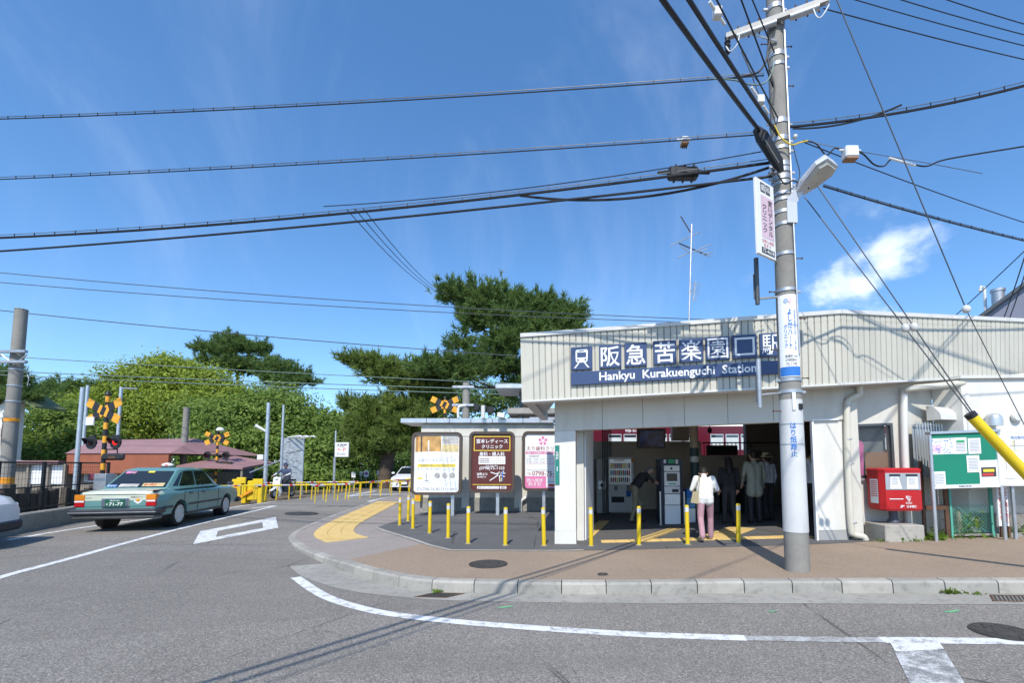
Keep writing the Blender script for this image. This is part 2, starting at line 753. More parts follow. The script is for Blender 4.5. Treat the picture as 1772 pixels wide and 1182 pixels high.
def paint(name, col, under, lo, hi, scale=7):
    t = NT(name)
    w = t.world()
    a = t.noise(w, scale, 6, 0.7)
    f = t.noise(w, scale * 14, 3, 0.7)
    k = t.math('ADD', t.math('MULTIPLY', a, 0.6), t.math('MULTIPLY', f, 0.4))
    c = t.mix(t.noise(w, 3, 3), mul(col, 0.88), col)
    t.color(t.mix(t.ramp(k, lo, hi), under, c))
    t.set(rough=0.75, spec=0.3)
    return t.m


M['line_white'] = paint('road_paint', (0.72, 0.72, 0.70), (0.22, 0.216, 0.21), 0.40, 0.49)
M['line_worn'] = paint('worn_road_paint', (0.66, 0.66, 0.64), (0.21, 0.206, 0.2), 0.46, 0.58)
M['line_faint'] = paint('faint_road_paint', (0.52, 0.52, 0.51), (0.225, 0.213, 0.195), 0.45, 0.56)
M['mark_green'] = paint('green_spray_paint', (0.12, 0.55, 0.22), (0.21, 0.206, 0.2), 0.40, 0.55)


def tactile():
    t = NT('tactile_yellow')
    o = t.obj()
    a = t.noise(t.world(), 4, 5, 0.65)
    c = t.mix(t.ramp(a, 0.3, 0.7), (0.60, 0.40, 0.12), (0.70, 0.50, 0.20))
    d = t.voro(t.map(o, (16.67, 16.67, 16.67)), 1.0)
    t.color(t.mix(t.ramp(t.noise(t.world(), 30, 4), 0.45, 0.75, 0, 0.4), c, (0.35, 0.24, 0.10)))
    t.set(rough=0.8)
    return t.m


M['tactile'] = tactile()
M['iron'] = pmat('cast_iron', (0.075, 0.068, 0.06), 0.6, 0.4, 0.2, 6, bump=0.5, bscale=90)
M['rust'] = pmat('rusty_iron', (0.11, 0.06, 0.035), 0.75, 0.2, 0.3, 9, dirt=(0.25, 0.1, 0.04))

# ------------------------------------------------------------------ ground, road, pavement
b = MB()
gx = [-900, -400, -200, -110, -70] + list(range(-46, 47, 2)) + [70, 110, 200, 400, 900]
gy = [-500, -150, -60, -30] + list(range(-16, 77, 2)) + [110, 200, 400, 900, 1800]
vs = [(x, y, z_road(x, y) * sst(120, 40, abs(x)) - 0.06) for y in gy for x in gx]
nx = len(gx)
b.add(vs, [(j * nx + i, j * nx + i + 1, (j + 1) * nx + i + 1, (j + 1) * nx + i) for j in range(len(gy) - 1) for i in range(nx - 1)])
ground = struct('ground', b, 'dirt')

road_edge = [gp(x, y, z_road) for x, y in ((28, 924), (105, 909), (250, 892), (400, 877), (470, 869), (560, 857), (655, 846), (690, 838))]
d0 = (road_edge[0] - road_edge[1]).normalized()
poly = [(-40, -14), tuple((road_edge[0] + d0 * 22)[:2])] + [tuple(p[:2]) for p in road_edge] + [(-13, 75), (6, 75), (4, 34), (42, 30), (42, -14)]
road = sheet('road', poly, z_road, 0.0, 'asphalt', None, 1.0)
tag(road, kind='structure')


def kpath(px, zf=z_road):
    return [gp(x, y, zf) for x, y in px]


kerb_px = [(700, 855), (660.6, 864), (638, 871), (587, 889), (536, 909), (508, 922.5), (499, 930), (499.5, 938.5), (507, 946), (522, 957), (560, 975.4), (601, 991),
           (629.5, 1002), (677.5, 1013.5), (714, 1020.6), (753.7, 1025), (818.6, 1027), (880.7, 1028), (1250, 1028), (1686, 1028)]
kp = kpath(kerb_px)
kdir = (kp[-1] - kp[-2]).normalized()
kp.append(kp[-1] + kdir * 9)
KP = [Vector((p.x, p.y, 0)) for p in smooth_path(kp, 5)]
KP = resample(KP, 0.1)


def offs(path, d):
    out = []
    for i, p in enumerate(path):
        t = (path[min(i + 1, len(path) - 1)] - path[max(0, i - 1)]).normalized()
        out.append(Vector((p.x - t.y * d, p.y + t.x * d, 0)))
    return out


KI = offs(KP, 0.16)
walk_poly = [(p.x, p.y) for p in KI] + [(22, 20), (-4, 24)]
walk = sheet('sidewalk', walk_poly, z_walk, 0.0, 'walk_pink', None, 0.5)
tag(walk, kind='structure')
# the tan half of the pavement, right of an oblique joint
j0, j1 = gp(592, 972), gp(735, 941)
ki_r = [p for p in KI if p.x > j0.x and p.y < 9.5]
tan_poly = [(j0.x, j0.y)] + [(p.x, p.y) for p in ki_r] + [(22, 9.6), tuple(gp(1500, 938)[:2]), tuple(gp(979, 954)[:2]), tuple(gp(779, 953)[:2]), (j1.x, j1.y)]
tag(sheet('sidewalk_tan_surface', tan_poly, z_walk, 0.004, 'walk_tan', None, 0.5), kind='structure')
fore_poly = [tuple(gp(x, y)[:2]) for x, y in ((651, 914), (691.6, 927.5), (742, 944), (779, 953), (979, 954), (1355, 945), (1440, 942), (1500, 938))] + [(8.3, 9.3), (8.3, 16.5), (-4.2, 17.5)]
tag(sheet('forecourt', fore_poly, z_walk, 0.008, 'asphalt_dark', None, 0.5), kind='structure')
# pale concrete edging round the forecourt
edge = [gp(x, y) for x, y in ((651, 914), (691.6, 927.5), (742, 944), (779, 953), (979, 954), (1010, 953))]
tag(sheet('forecourt_edging', strip(edge, 0.09), z_walk, 0.012, 'conc_pale', None, 0.5), kind='structure')

# kerb stones
kerb = MB()
kerb.add([(0, 0, 0)], [])
kerb = tag(bpy.data.objects.new('kerb', None), kind='structure')
COL.objects.link(kerb)
ROOTM['kerb'] = Matrix()
n_st = 6
for i in range(0, len(KP) - n_st, n_st):
    seg = [KP[min(len(KP) - 1, i + k)] for k in range(n_st + 1)]
    seg_i = [KI[min(len(KP) - 1, i + k)] for k in range(n_st + 1)]
    far = seg[0].y > 14.0
    cut = 0.006
    d = (seg[1] - seg[0]).normalized()
    st = MB()
    vs, fs = [], []
    ks = (0, n_st // 2, n_st)
    for q, k in enumerate(ks):
        a, c = seg[k].copy(), seg_i[k].copy()
        sh = d * (cut if q == 0 else (-cut if q == len(ks) - 1 else 0))
        a += sh; c += sh
        zr, zw = z_road(a.x, a.y), z_walk(c.x, c.y)
        n = (c - a).normalized()
        for off, z in ((0.0, zr - 0.08), (0.008, zw - 0.025), (0.03, zw + 0.003), (0.16, zw + 0.006), (0.16, zr - 0.08)):
            p = a + n * off
            vs.append((p.x, p.y, z + rnd.uniform(-0.002, 0.002)))
    for q in range(len(ks) - 1):
        for e in range(4):
            fs.append((q * 5 + e, q * 5 + e + 1, q * 5 + e + 6, q * 5 + e + 5))
    fs += [(0, 1, 2, 3, 4), tuple(range((len(ks) - 1) * 5, len(ks) * 5))[::-1]]
    st.add(vs, fs)
    st.build('kerb_stone', 'conc' if i % 18 else 'conc_pale', kerb)

# concrete gutter along the kerb
g_out = kpath([(501, 981), (522, 998), (548, 1008), (593, 1021), (649, 1030), (714, 1036), (776, 1040), (979, 1044), (1250, 1045), (1706, 1047)])
g_out.append(g_out[-1] + kdir * 8)
g_out = smooth_path(g_out, 4)
s0 = gp(561, 975.4, z_road)
g_in = [p for p in KP if p.x > s0.x and p.y < s0.y + 0.02]
tag(sheet('gutter', [(p.x, p.y) for p in g_in] + [(p.x, p.y) for p in reversed(g_out)], z_road, 0.004, 'conc', None, 0.5), kind='structure')


# painted markings, parts of the road
def mark(px, m, w=None, name='road_marking', dz=0.005, n=5):
    P = [gp(x, y, z_road) for x, y in px]
    if w:
        P = strip(smooth_path(P, n) if len(P) > 2 else P, w)
    return sheet(name, [(p[0], p[1]) for p in P], z_road, dz, m, road, 0.5)


mark([(512, 1000), (545, 1023), (580, 1040), (640, 1057), (700, 1067), (800, 1078), (900, 1086), (1000, 1093), (1100, 1099), (1210, 1103), (1290, 1105.5)], 'line_white', 0.15)
mark([(1290, 1105.5), (1400, 1107.5), (1526, 1109)], 'line_faint', 0.13)
mark([(1526, 1109), (1640, 1110), (1790, 1112), (1990, 1114)], 'line_white', 0.155)
mark([(1541, 1115), (1627, 1115), (1668, 1182), (1740, 1300), (1640, 1300), (1573, 1182)], 'line_worn')
mark([(1541, 1115.5), (1627, 1115.5), (1634, 1126), (1550, 1130)], 'line_white', dz=0.009)
mark([(-150, 1050), (0, 1000), (130, 965), (230, 937), (330, 911), (410, 892), (476, 876.5)], 'line_white', 0.13)
mark([(10, 936), (145, 913.5), (300, 893), (480, 867.5)], 'line_white', 0.14)
mark([(436, 880), (460, 878), (477, 875.5)], 'line_white', 0.2)
# hollow lozenge: four bars
lz = [(334, 942.6), (346.5, 920), (477, 895.5), (481.7, 914)]
li = [(374, 930), (377, 919.5), (454, 904.5), (455.5, 914.4)]
for k in range(4):
    mark([lz[k], lz[(k + 1) % 4], li[(k + 1) % 4], li[k]], 'line_white', name='lozenge_marking')
mark([(600, 860), (640, 857), (690, 855.5)], 'line_white', 0.35)
mark([(598, 860), (650, 850)], 'line_white', 0.25, dz=0.009)
mark([(638, 868.5), (672, 861), (704, 855)], 'line_white', 0.2)
mark([(1331, 1058), (1345, 1057), (1346, 1059), (1332, 1060.5)], 'mark_green', name='spray_mark')
mark([(1634, 1059), (1648, 1058), (1660, 1055.5), (1662, 1058), (1650, 1060.5), (1636, 1061)], 'mark_green', name='spray_mark')
mark([(855, 1053), (872, 1051), (887, 1049), (887, 1051), (870, 1054)], 'mark_green', name='spray_mark')

# tactile paving: tiles 30 cm wide, each its own piece with rows of studs
tile = MB().box((-0.147, -0.147, -0.03), (0.147, 0.147, 0.004), 0.004)
tm = tile.mesh('tactile_tile')
fixn(tm)
tm.materials.append(M['tactile'])
bar = MB().box((-0.147, -0.147, -0.03), (0.147, 0.147, 0.002))
for k in range(4):
    bar.box((-0.14, -0.115 + k * 0.076 - 0.018, 0.002), (0.14, -0.115 + k * 0.076 + 0.018, 0.007))
tb = bar.mesh('tactile_tile')
fixn(tb)
tb.materials.append(M['tactile'])


def tiles(p0, p1, wide=1, me=None, skip=0.0):
    p0, p1 = Vector((p0[0], p0[1])), Vector((p1[0], p1[1]))
    d = (p1 - p0)
    n = max(1, round(d.length / 0.3))
    d.normalize()
    nn = Vector((-d.y, d.x))
    for i in range(n):
        for k in range(wide):
            p = p0 + d * (0.15 + 0.3 * i) + nn * 0.3 * (k - (wide - 1) / 2)
            o = bpy.data.objects.new('tactile_tile', me or tb)
            COL.objects.link(o)
            z = z_walk(p.x, p.y)
            e = 0.2
            nx_, ny_ = (z_walk(p.x + e, p.y) - z) / e, (z_walk(p.x, p.y + e) - z) / e
            q = Vector((-nx_, -ny_, 1)).normalized().to_track_quat('Z', 'Y').to_matrix()
            rot = Matrix.Rotation(math.atan2(d.y, d.x), 3, 'Z')
            o.matrix_world = Matrix.Translation((p.x, p.y, z + 0.014)) @ (q @ Matrix.Rotation(0, 3, 'Z')).to_4x4() @ Matrix.Identity(4)
            up = Vector((-nx_, -ny_, 1)).normalized()
            xa = Vector((d.x, d.y, 0)); xa = (xa - up * xa.dot(up)).normalized()
            ya = up.cross(xa)
            o.matrix_world = Matrix(((xa.x, ya.x, up.x, p.x), (xa.y, ya.y, up.y, p.y), (xa.z, ya.z, up.z, z + 0.011 + rnd.uniform(0, 0.0015)), (0, 0, 0, 1)))
            o.parent = walk


curve = smooth_path([gp(672, 869), gp(640, 884), gp(600, 904), gp(582, 916), gp(580, 926), gp(606, 937)], 8)
curve = resample([Vector((p.x, p.y, 0)) for p in curve], 0.3)
for a_, b_ in zip(curve, curve[1:]):
    tiles(a_, b_, 3, tm)
tiles(gp(1040, 938.5), gp(1400, 929.5), 1)
tiles(gp(1112, 935), gp(1172, 914.5), 1, tm)
tiles(gp(1232, 933), gp(1288, 913), 2, tm)
tiles(gp(1012, 932), gp(1046, 902), 1)


# manholes and grates
def manhole(px, py, dia, zf, label, name='manhole_cover', rings=3):
    p = gp(px, py, zf)
    t = thing(name, label, 'manhole', (p.x, p.y, p.z))
    e = 0.2
    up = Vector((-(zf(p.x + e, p.y) - p.z) / e, -(zf(p.x, p.y + e) - p.z) / e, 1)).normalized()
    xa = Vector((1, 0, -up.x / up.z)).normalized(); ya = up.cross(xa)
    fr = frame((0, 0, 0), xa, ya, up)
    r = dia / 2
    MB(fr).lathe([(r, -0.05), (r, 0.012), (r * 0.93, 0.014), (r * 0.93, 0.008), (r * 0.9, 0.008), (r * 0.9, -0.05)], 32).build('rim', 'iron', t)
    prof = [(r * 0.895, -0.05), (r * 0.895, 0.013)]
    k = r * 0.85
    while k > r * 0.12:
        prof += [(k, 0.013), (k - r * 0.04, 0.009), (k - r * 0.11, 0.009), (k - r * 0.15, 0.013)]
        k -= r * 0.22 if rings > 2 else r * 0.4
    MB(fr).lathe(prof + [(r * 0.03, 0.013)], 32).build('lid', 'iron', t)
    bs = MB(fr)
    for k in range(10 if dia > 0.3 else 0):
        for q in (0.78, 0.56):
            a = 2 * math.pi * (k + (q > 0.6) * 0.5) / 10
            x, y = r * q * math.cos(a), r * q * math.sin(a)
            bs.box((x - 0.02, y - 0.02, 0.009), (x + 0.02, y + 0.02, 0.015))
    if bs.v:
        tag(bs.build('stud', 'iron', t), kind='stuff')


zw12 = lambda x, y: z_walk(x, y) + 0.004
manhole(845, 977, 0.62, zw12, 'round dark iron manhole cover in the tan pavement before the bollards')
manhole(522, 889.5, 1.0, z_road, 'wide iron manhole cover in the road near the white lozenge')
manhole(1735, 1095, 0.5, z_road, 'iron manhole cover with rings in the road beside the white T')
manhole(1043, 995, 0.15, zw12, 'tiny rusty valve lid in the pavement by the kerb', 'valve_lid', 1)


def grate(px, label):
    q = [gp(x, y, z_road) for x, y in px]
    o = q[0]
    u = (q[1] - q[0]); v = (q[3] - q[0])
    t = thing('drain_grate', label, 'drain', (o.x, o.y, o.z))
    fr = frame((0, 0, 0.006), u, v, Vector((0, 0, 1)))
    f = MB(fr)
    for a, c in (((0, 0), (1, 0.06)), ((0, 0.94), (1, 1)), ((0, 0.06), (0.04, 0.94)), ((0.96, 0.06), (1, 0.94))):
        f.box((a[0], a[1], -0.02), (c[0], c[1], 0.004))
    f.build('frame', 'rust', t)
    nb = 14
    for k in range(nb):
        x = 0.055 + 0.9 * k / nb
        MB(fr).box((x, 0.06, -0.02), (x + 0.042, 0.94, 0.002)).build('bar', 'iron', t)
    MB(fr).box((0.04, 0.06, -0.03), (0.96, 0.94, -0.022)).build('pit', 'iron', t)


grate([(717, 1034.5), (772, 1036), (808, 1027.5), (751, 1027)], 'dark slotted drain grate in the gutter at the pavement corner')
grate([(1718, 1042), (1830, 1044), (1820, 1032), (1712, 1031)], 'slotted drain grate in the gutter at the right edge')

# ------------------------------------------------------------------ station building
M['panel'] = pmat('cream_cladding', (0.53, 0.505, 0.42), 0.5, 0, 0.05, 1.2, 0.02, dirt=(0.30, 0.28, 0.23), dirtamt=0.38, rand=0.13)
M['panel_gap'] = pmat('cladding_joint', (0.30, 0.28, 0.24), 0.7)
M['render'] = pmat('cream_render', (0.60, 0.575, 0.505), 0.8, 0, 0.05, 1.0, 0.05, bump=0.25, bscale=120, dirt=(0.36, 0.33, 0.26), dirtamt=0.5)
M['render_white'] = pmat('white_render', (0.68, 0.66, 0.60), 0.75, 0, 0.05, 1.0, 0.04, bump=0.25, bscale=140, dirt=(0.40, 0.37, 0.30), dirtamt=0.5)
M['soffit'] = pmat('soffit_board', (0.68, 0.63, 0.57), 0.8, var=0.08)
M['trim'] = pmat('grey_white_trim', (0.62, 0.61, 0.57), 0.45, 0.0, 0.06, dirt=(0.3, 0.28, 0.24))
M['skirt'] = pmat('grey_plinth', (0.34, 0.335, 0.32), 0.8, bump=0.2)
M['pipe'] = pmat('pvc_pipe', (0.60, 0.57, 0.47), 0.45, 0, 0.06, 2, dirt=(0.32, 0.28, 0.2), dirtamt=0.4)
M['pipe_white'] = pmat('white_pipe', (0.70, 0.68, 0.63), 0.45, 0, 0.06, 2, dirt=(0.35, 0.32, 0.26))
M['alu'] = pmat('aluminium', (0.58, 0.59, 0.60), 0.38, 0.75, 0.08, 4)
M['steel'] = pmat('galvanised_steel', (0.46, 0.47, 0.48), 0.45, 0.7, 0.14, 6)
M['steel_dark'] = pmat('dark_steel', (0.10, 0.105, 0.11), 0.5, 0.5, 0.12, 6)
M['stainless'] = pmat('stainless', (0.60, 0.60, 0.59), 0.35, 0.6, 0.05, 5)
M['black'] = pmat('black_plastic', (0.018, 0.018, 0.02), 0.5, 0, 0.1)
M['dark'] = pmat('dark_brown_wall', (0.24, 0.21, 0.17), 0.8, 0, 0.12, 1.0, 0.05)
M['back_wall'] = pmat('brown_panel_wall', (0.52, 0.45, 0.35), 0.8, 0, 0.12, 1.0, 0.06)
M['navy'] = pmat('navy_enamel', (0.040, 0.068, 0.155), 0.4, 0, 0.08, 2, 0.02)
M['white'] = pmat('white_enamel', (0.78, 0.78, 0.77), 0.45, 0, 0.04, 2, 0.02)
M['white_soft'] = pmat('white_board', (0.70, 0.70, 0.68), 0.55, 0, 0.05, 2, 0.02)
M['glass_dark'] = glass_mat('dark_glass', (0.03, 0.036, 0.04))
M['yellow'] = pmat('yellow_plastic', (0.72, 0.50, 0.012), 0.45, 0, 0.08, 2, 0.03, dirt=(0.34, 0.24, 0.05), dirtamt=0.55, rand=0.12)
M['orange'] = pmat('orange_enamel', (0.78, 0.30, 0.02), 0.5, 0, 0.08, 3)
M['red'] = pmat('red_enamel', (0.46, 0.012, 0.014), 0.4, 0, 0.12, 2, 0.04, dirt=(0.26, 0.05, 0.04), dirtamt=0.4)
M['green_board'] = pmat('green_felt', (0.012, 0.21, 0.13), 0.9, 0, 0.06, 2)
M['pink'] = pmat('pink_film', (0.66, 0.16, 0.36), 0.5)
M['brown_board'] = pmat('brown_card', (0.30, 0.17, 0.09), 0.8)
M['paper'] = pmat('paper', (0.76, 0.76, 0.75), 0.8, 0, 0.04)
M['maroon'] = pmat('maroon_paint', (0.105, 0.010, 0.020), 0.22, 0, 0.05, 1)

FA = gp(997, 942.5)
FB = gp(1422, 936.4)
FU = (FB - FA)
FLEN = math.hypot(FU.x, FU.y)
FU = FU / FLEN                     # along the facade, climbing gently with the street
FI = Vector((-FU.y, FU.x, 0)).normalized()   # into the building
FR = frame(FA, FU, FI, Vector((0, 0, 1)))
FRI = FR.inverted()


def fw(px, py, y=0.0):
    """facade coordinates (along, up) of a photo position on the plane y"""
    o, d = FRI @ Vector((0, 0, CAMZ)), FRI.to_3x3() @ ray(px, py)
    t = (y - o.y) / d.y
    p = o + d * t
    return p.x, p.z


st = thing('station_building', 'cream clad railway station building with deep fascia and open entrance', 'station', tuple(FA))
u_l = fw(960, 850)[0]
u_open1 = fw(1413, 850)[0]
u_hd = fw(1461, 690)[0]
w_open = fw(1008, 744.5)[1]
w_sof = 2.93
# pillar, header (six sheets with joints), jamb panel
MB(FR).box((u_l, 0, 0.26), (0, 0.42, w_open - 0.002), 0.006).build('pillar', 'render_white', st, True)
MB(FR).box((u_l - 0.004, -0.006, -0.25), (0.004, 0.425, 0.258), 0.004).build('plinth', 'render_white', st, True)
js = [u_l, fw(1042, 700)[0], fw(1112, 700)[0], fw(1184, 700)[0], fw(1259, 700)[0], fw(1338, 700)[0], u_hd]
for a, c in zip(js, js[1:]):
    MB(FR).box((a + 0.004, 0.0, w_open), (c - 0.004, 0.20, w_sof + 0.25), 0.004).build('header_panel', 'render', st, True)
MB(FR).box((u_l, 0.012, w_open + 0.01), (u_hd, 0.18, w_sof + 0.2)).build('header_core', 'panel_gap', st, True)
MB(FR).box((u_open1, 0.03, 0.19), (u_hd - 0.03, 0.11, w_open - 0.003), 0.004).build('jamb_wall', 'render_white', st, True)
MB(FR).box((u_open1 + 0.004, 0.02, -0.2), (u_hd - 0.034, 0.11, 0.186)).build('jamb_plinth', 'skirt', st, True)
MB(FR).box((u_open1 - 0.035, -0.01, -0.2), (u_open1 - 0.002, 0.08, w_open - 0.003)).build('jamb_trim', 'white', st, True)
MB(FR).box((u_open1 - 0.035, -0.02, w_open - 0.001), (u_hd - 0.12, 0.025, w_open + 0.03)).build('jamb_head_trim', 'white', st, True)
MB(FR).box((u_hd + 0.001, 0.03, 0.15), (u_hd + 0.24, 0.34, w_sof + 0.2)).build('corner_wall', 'render', st, True)

# fascia: corner points in the world
fl_b, fl_t = pt(903, 694, 8.86), pt(900.5, 584, 8.86)
fr_b, fr_t = pt(1458, 664, 8.40), pt(1455, 543, 8.40)
fe_b, fe_t = pt(1800, 646.5, 9.75), pt(1800, 559, 9.75)
ou = [Vector((-FI.x, -FI.y, 0)), None]


def clad(b0, t0, b1, t1, n, tag_):
    nrm = (b1 - b0).cross(Vector((0, 0, 1))).normalized()      # towards the street
    for k in range(n):
        a, c = (k + 0.045) / n, (k + 0.955) / n
        q = [b0.lerp(b1, a), b0.lerp(b1, c), t0.lerp(t1, c), t0.lerp(t1, a)]
        m_ = MB()
        e = (b1 - b0).normalized() * 0.006
        back = -nrm * 0.03
        jit = nrm * rnd.uniform(-0.0015, 0.0015)
        m_.add([q[0] + back, q[1] + back, q[2] + back, q[3] + back, q[0] + e + jit, q[1] - e + jit, q[2] - e + jit, q[3] + e + jit],
               [(0, 1, 2, 3), (4, 5, 6, 7), (0, 1, 5, 4), (1, 2, 6, 5), (2, 3, 7, 6), (3, 0, 4, 7)])
        m_.build('cladding_panel', 'panel', st, True)
    core = MB()
    i0, i1 = -nrm * 0.014, -nrm * 0.25
    core.add([b0 + i0, b1 + i0, t1 + i0, t0 + i0, b0 + i1, b1 + i1, t1 + i1, t0 + i1],
             [(0, 1, 2, 3), (4, 5, 6, 7), (0, 1, 5, 4), (1, 2, 6, 5), (2, 3, 7, 6), (3, 0, 4, 7)])
    core.build('fascia_core', 'panel_gap', st, True)
    for (p, q, dz, name, m2, h) in ((t0, t1, 0.0, 'parapet_cap', 'trim', 0.075), (b0, b1, -0.03, 'fascia_edge', 'trim', 0.035)):
        cp = MB()
        o_, i_ = nrm * 0.03, -nrm * 0.28
        up = Vector((0, 0, h)); z0 = Vector((0, 0, dz))
        cp.add([p + o_ + z0, q + o_ + z0, q + i_ + z0, p + i_ + z0, p + o_ + z0 + up, q + o_ + z0 + up, q + i_ + z0 + up, p + i_ + z0 + up],
               [(0, 3, 2, 1), (4, 5, 6, 7), (0, 1, 5, 4), (1, 2, 6, 5), (2, 3, 7, 6), (3, 0, 4, 7)])
        cp.build(name, m2, st, True)


clad(fl_b, fl_t, fr_b, fr_t, 50, 'front')
clad(fr_b, fr_t, fe_b, fe_t, 40, 'side')
# left return of the fascia, soffit and roof
bl_b, bl_t = fl_b + Vector((0.35, 4.4, 0.05)), fl_t + Vector((0.35, 4.4, 0.05))
nrm_l = Vector((-1, 0.07, 0)).normalized()
m_ = MB()
m_.add([fl_b, fl_t, bl_t, bl_b, fl_b - nrm_l * 0.2, fl_t - nrm_l * 0.2, bl_t - nrm_l * 0.2, bl_b - nrm_l * 0.2],
       [(0, 1, 2, 3), (4, 5, 6, 7), (0, 1, 5, 4), (1, 2, 6, 5), (2, 3, 7, 6), (3, 0, 4, 7)])
m_.build('fascia_return', 'panel', st, True)
be = fe_b + Vector((2.5, 6, 0.1))
sof = [fl_b, fr_b, fe_b, be, bl_b]
sf = MB()
sz = Vector((0, 0, 0.02))
sf.add([p + sz for p in (fl_b + Vector((0.02, 0.02, 0)), fr_b + Vector((0, 0.03, 0)), fe_b + Vector((0, 0.03, 0)), fe_b + Vector((0.6, 1.6, 0)),
        FR @ Vector((u_hd + 0.2, 0.35, w_sof)), FR @ Vector((u_l, 0.2, w_sof)), bl_b)], [(0, 1, 2, 3, 4, 5, 6)])
sf.build('soffit', 'soffit', st, True)
rf = MB()
rz = Vector((0, 0, -0.12))
rf.add([p + rz for p in (fl_t, fr_t, fe_t, fe_t + Vector((1.0, 3.5, 0)), bl_t + Vector((4, 0, 0.3)), bl_t)], [(0, 1, 2, 3, 4, 5)])
rf.build('roof_deck', 'skirt', st, True)

# the set-back wall with the window, right of the entrance
yw = 0.34
u_w0, u_w1 = u_hd + 0.24, fw(1562, 800, yw)[0]
wx0, wz1 = fw(1475, 735, yw); wx1, wz0 = fw(1549, 826, yw)
top_w = 3.05
for nm, a, c in (('wall', (u_w0, yw, -0.2), (wx0, yw + 0.2, top_w)), ('wall', (wx0, yw, wz1), (wx1, yw + 0.2, top_w)),
                 ('wall', (wx0, yw, -0.2), (wx1, yw + 0.2, wz0)), ('wall', (wx1, yw, -0.2), (u_w1, yw + 0.2, top_w))):
    if c[0] > a[0]:
        MB(FR).box(a, c).build(nm, 'render', st, True)
win = MB(FR)
for a, c in (((wx0, yw - 0.02, wz1 - 0.045), (wx1, yw + 0.06, wz1 + 0.002)), ((wx0, yw - 0.02, wz0 - 0.002), (wx1, yw + 0.06, wz0 + 0.045)),
             ((wx0 - 0.002, yw - 0.02, wz0 + 0.045), (wx0 + 0.045, yw + 0.06, wz1 - 0.045)), ((wx1 - 0.045, yw - 0.02, wz0 + 0.045), (wx1 + 0.002, yw + 0.06, wz1 - 0.045))):
    win.box(a, c)
wobj = win.build('window', 'steel_dark', st, True)
t = NT('window_glass')
t.color((0.10, 0.115, 0.12)); t.set(rough=0.05, spec=0.6, alpha=0.16)
M['win_glass'] = t.m
MB(FR).box((wx0 + 0.045, yw + 0.02, wz0 + 0.045), (wx1 - 0.045, yw + 0.03, wz1 - 0.045)).build('pane', 'win_glass', wobj, True)
MB(FR).box((wx0 - 0.03, yw - 0.07, wz0 - 0.05), (wx1 + 0.05, yw + 0.02, wz0 - 0.003)).build('sill', 'alu', wobj, True)
MB(FR).box((wx0, yw + 0.25, wz0), (wx1, yw + 0.27, wz1)).build('blind', pmat('grey_blind', (0.20, 0.22, 0.22), 0.9), wobj, True)
b = MB(FR)
pxs = [fw(x, y, yw + 0.1) for x, y in ((1470, 763), (1481, 761), (1490, 764), (1494, 770), (1494, 823), (1470, 823))]
b.prism([(p[0], p[1]) for p in pxs], 'y', yw + 0.09, yw + 0.1).build('notice', 'pink', wobj, True)
a0, a1 = fw(1498, 823, yw + 0.1), fw(1536, 782, yw + 0.1)
MB(FR).box((a0[0], yw + 0.09, a0[1]), (a1[0], yw + 0.1, a1[1])).build('notice', 'brown_board', wobj, True)
MB(FR).box((u_hd + 0.03, yw - 0.012, -0.2), (u_w1, yw - 0.001, 0.22)).build('plinth', 'render', st, True)

# receding wall with the barred window, and the white annex
r0 = FR @ Vector((u_w1, yw, 0)); r1 = gp(1627, 922); r1 = pt(1627, 922, 9.42)
an_c = pt(1681, 930, 8.92); an_e = pt(2300, 930, 8.60); an_e.z = an_c.z = 0.1
zt = pt(1681, 656, 8.92).z


def wall_seg(name, a, c, z0, z1, th, m, par, z1b=None):
    a, c = Vector((a[0], a[1], 0)), Vector((c[0], c[1], 0))
    d = (c - a).normalized(); n = Vector((-d.y, d.x, 0)) * th
    vs = []
    for p, zt_ in ((a, z1), (c, z1b or z1), (c + n, z1b or z1), (a + n, z1)):
        vs += [(p.x, p.y, z0), (p.x, p.y, zt_)]
    w_ = MB().add(vs, [(0, 2, 3, 1), (2, 4, 5, 3), (4, 6, 7, 5), (6, 0, 1, 7), (1, 3, 5, 7), (0, 6, 4, 2)])
    return w_.build(name, m, par, True)


wall_seg('wall', r0, r1, -0.1, 3.3, 0.2, 'render', st)
annex = thing('annex_building', 'low white rendered annex beside the station with pipes and vents', 'building', (an_c.x, an_c.y, 0.1))
wall_seg('wall', r1 + Vector((0.004, -0.01, 0)), an_c, -0.1, zt, 0.2, 'render_white', annex)
wall_seg('wall', an_c + Vector((0.004, 0, 0)), an_e, -0.1, zt, 0.2, 'render_white', annex)
rfb = MB()
rp = [r1 + Vector((-0.06, -0.03, 0)), an_c + Vector((-0.05, -0.06, 0)), an_e + Vector((0, -0.06, 0)), an_e + Vector((0, 3, 0)), r1 + Vector((0, 2, 0))]
n5 = len(rp)
rfb.add([(p.x, p.y, zt + 0.002) for p in rp] + [(p.x, p.y, zt + 0.06) for p in rp], [tuple(range(n5)), tuple(range(n5, 2 * n5))] + [(i, (i + 1) % n5, n5 + (i + 1) % n5, n5 + i) for i in range(n5)])
rfb.build('roof_edge', 'trim', annex, True)
# skirting of the annex
wall_seg('plinth', an_c + Vector((0, -0.012, 0)), an_e + Vector((0, -0.012, 0)), -0.1, pt(1690, 888, 8.9).z, 0.01, 'conc_dirty', annex)
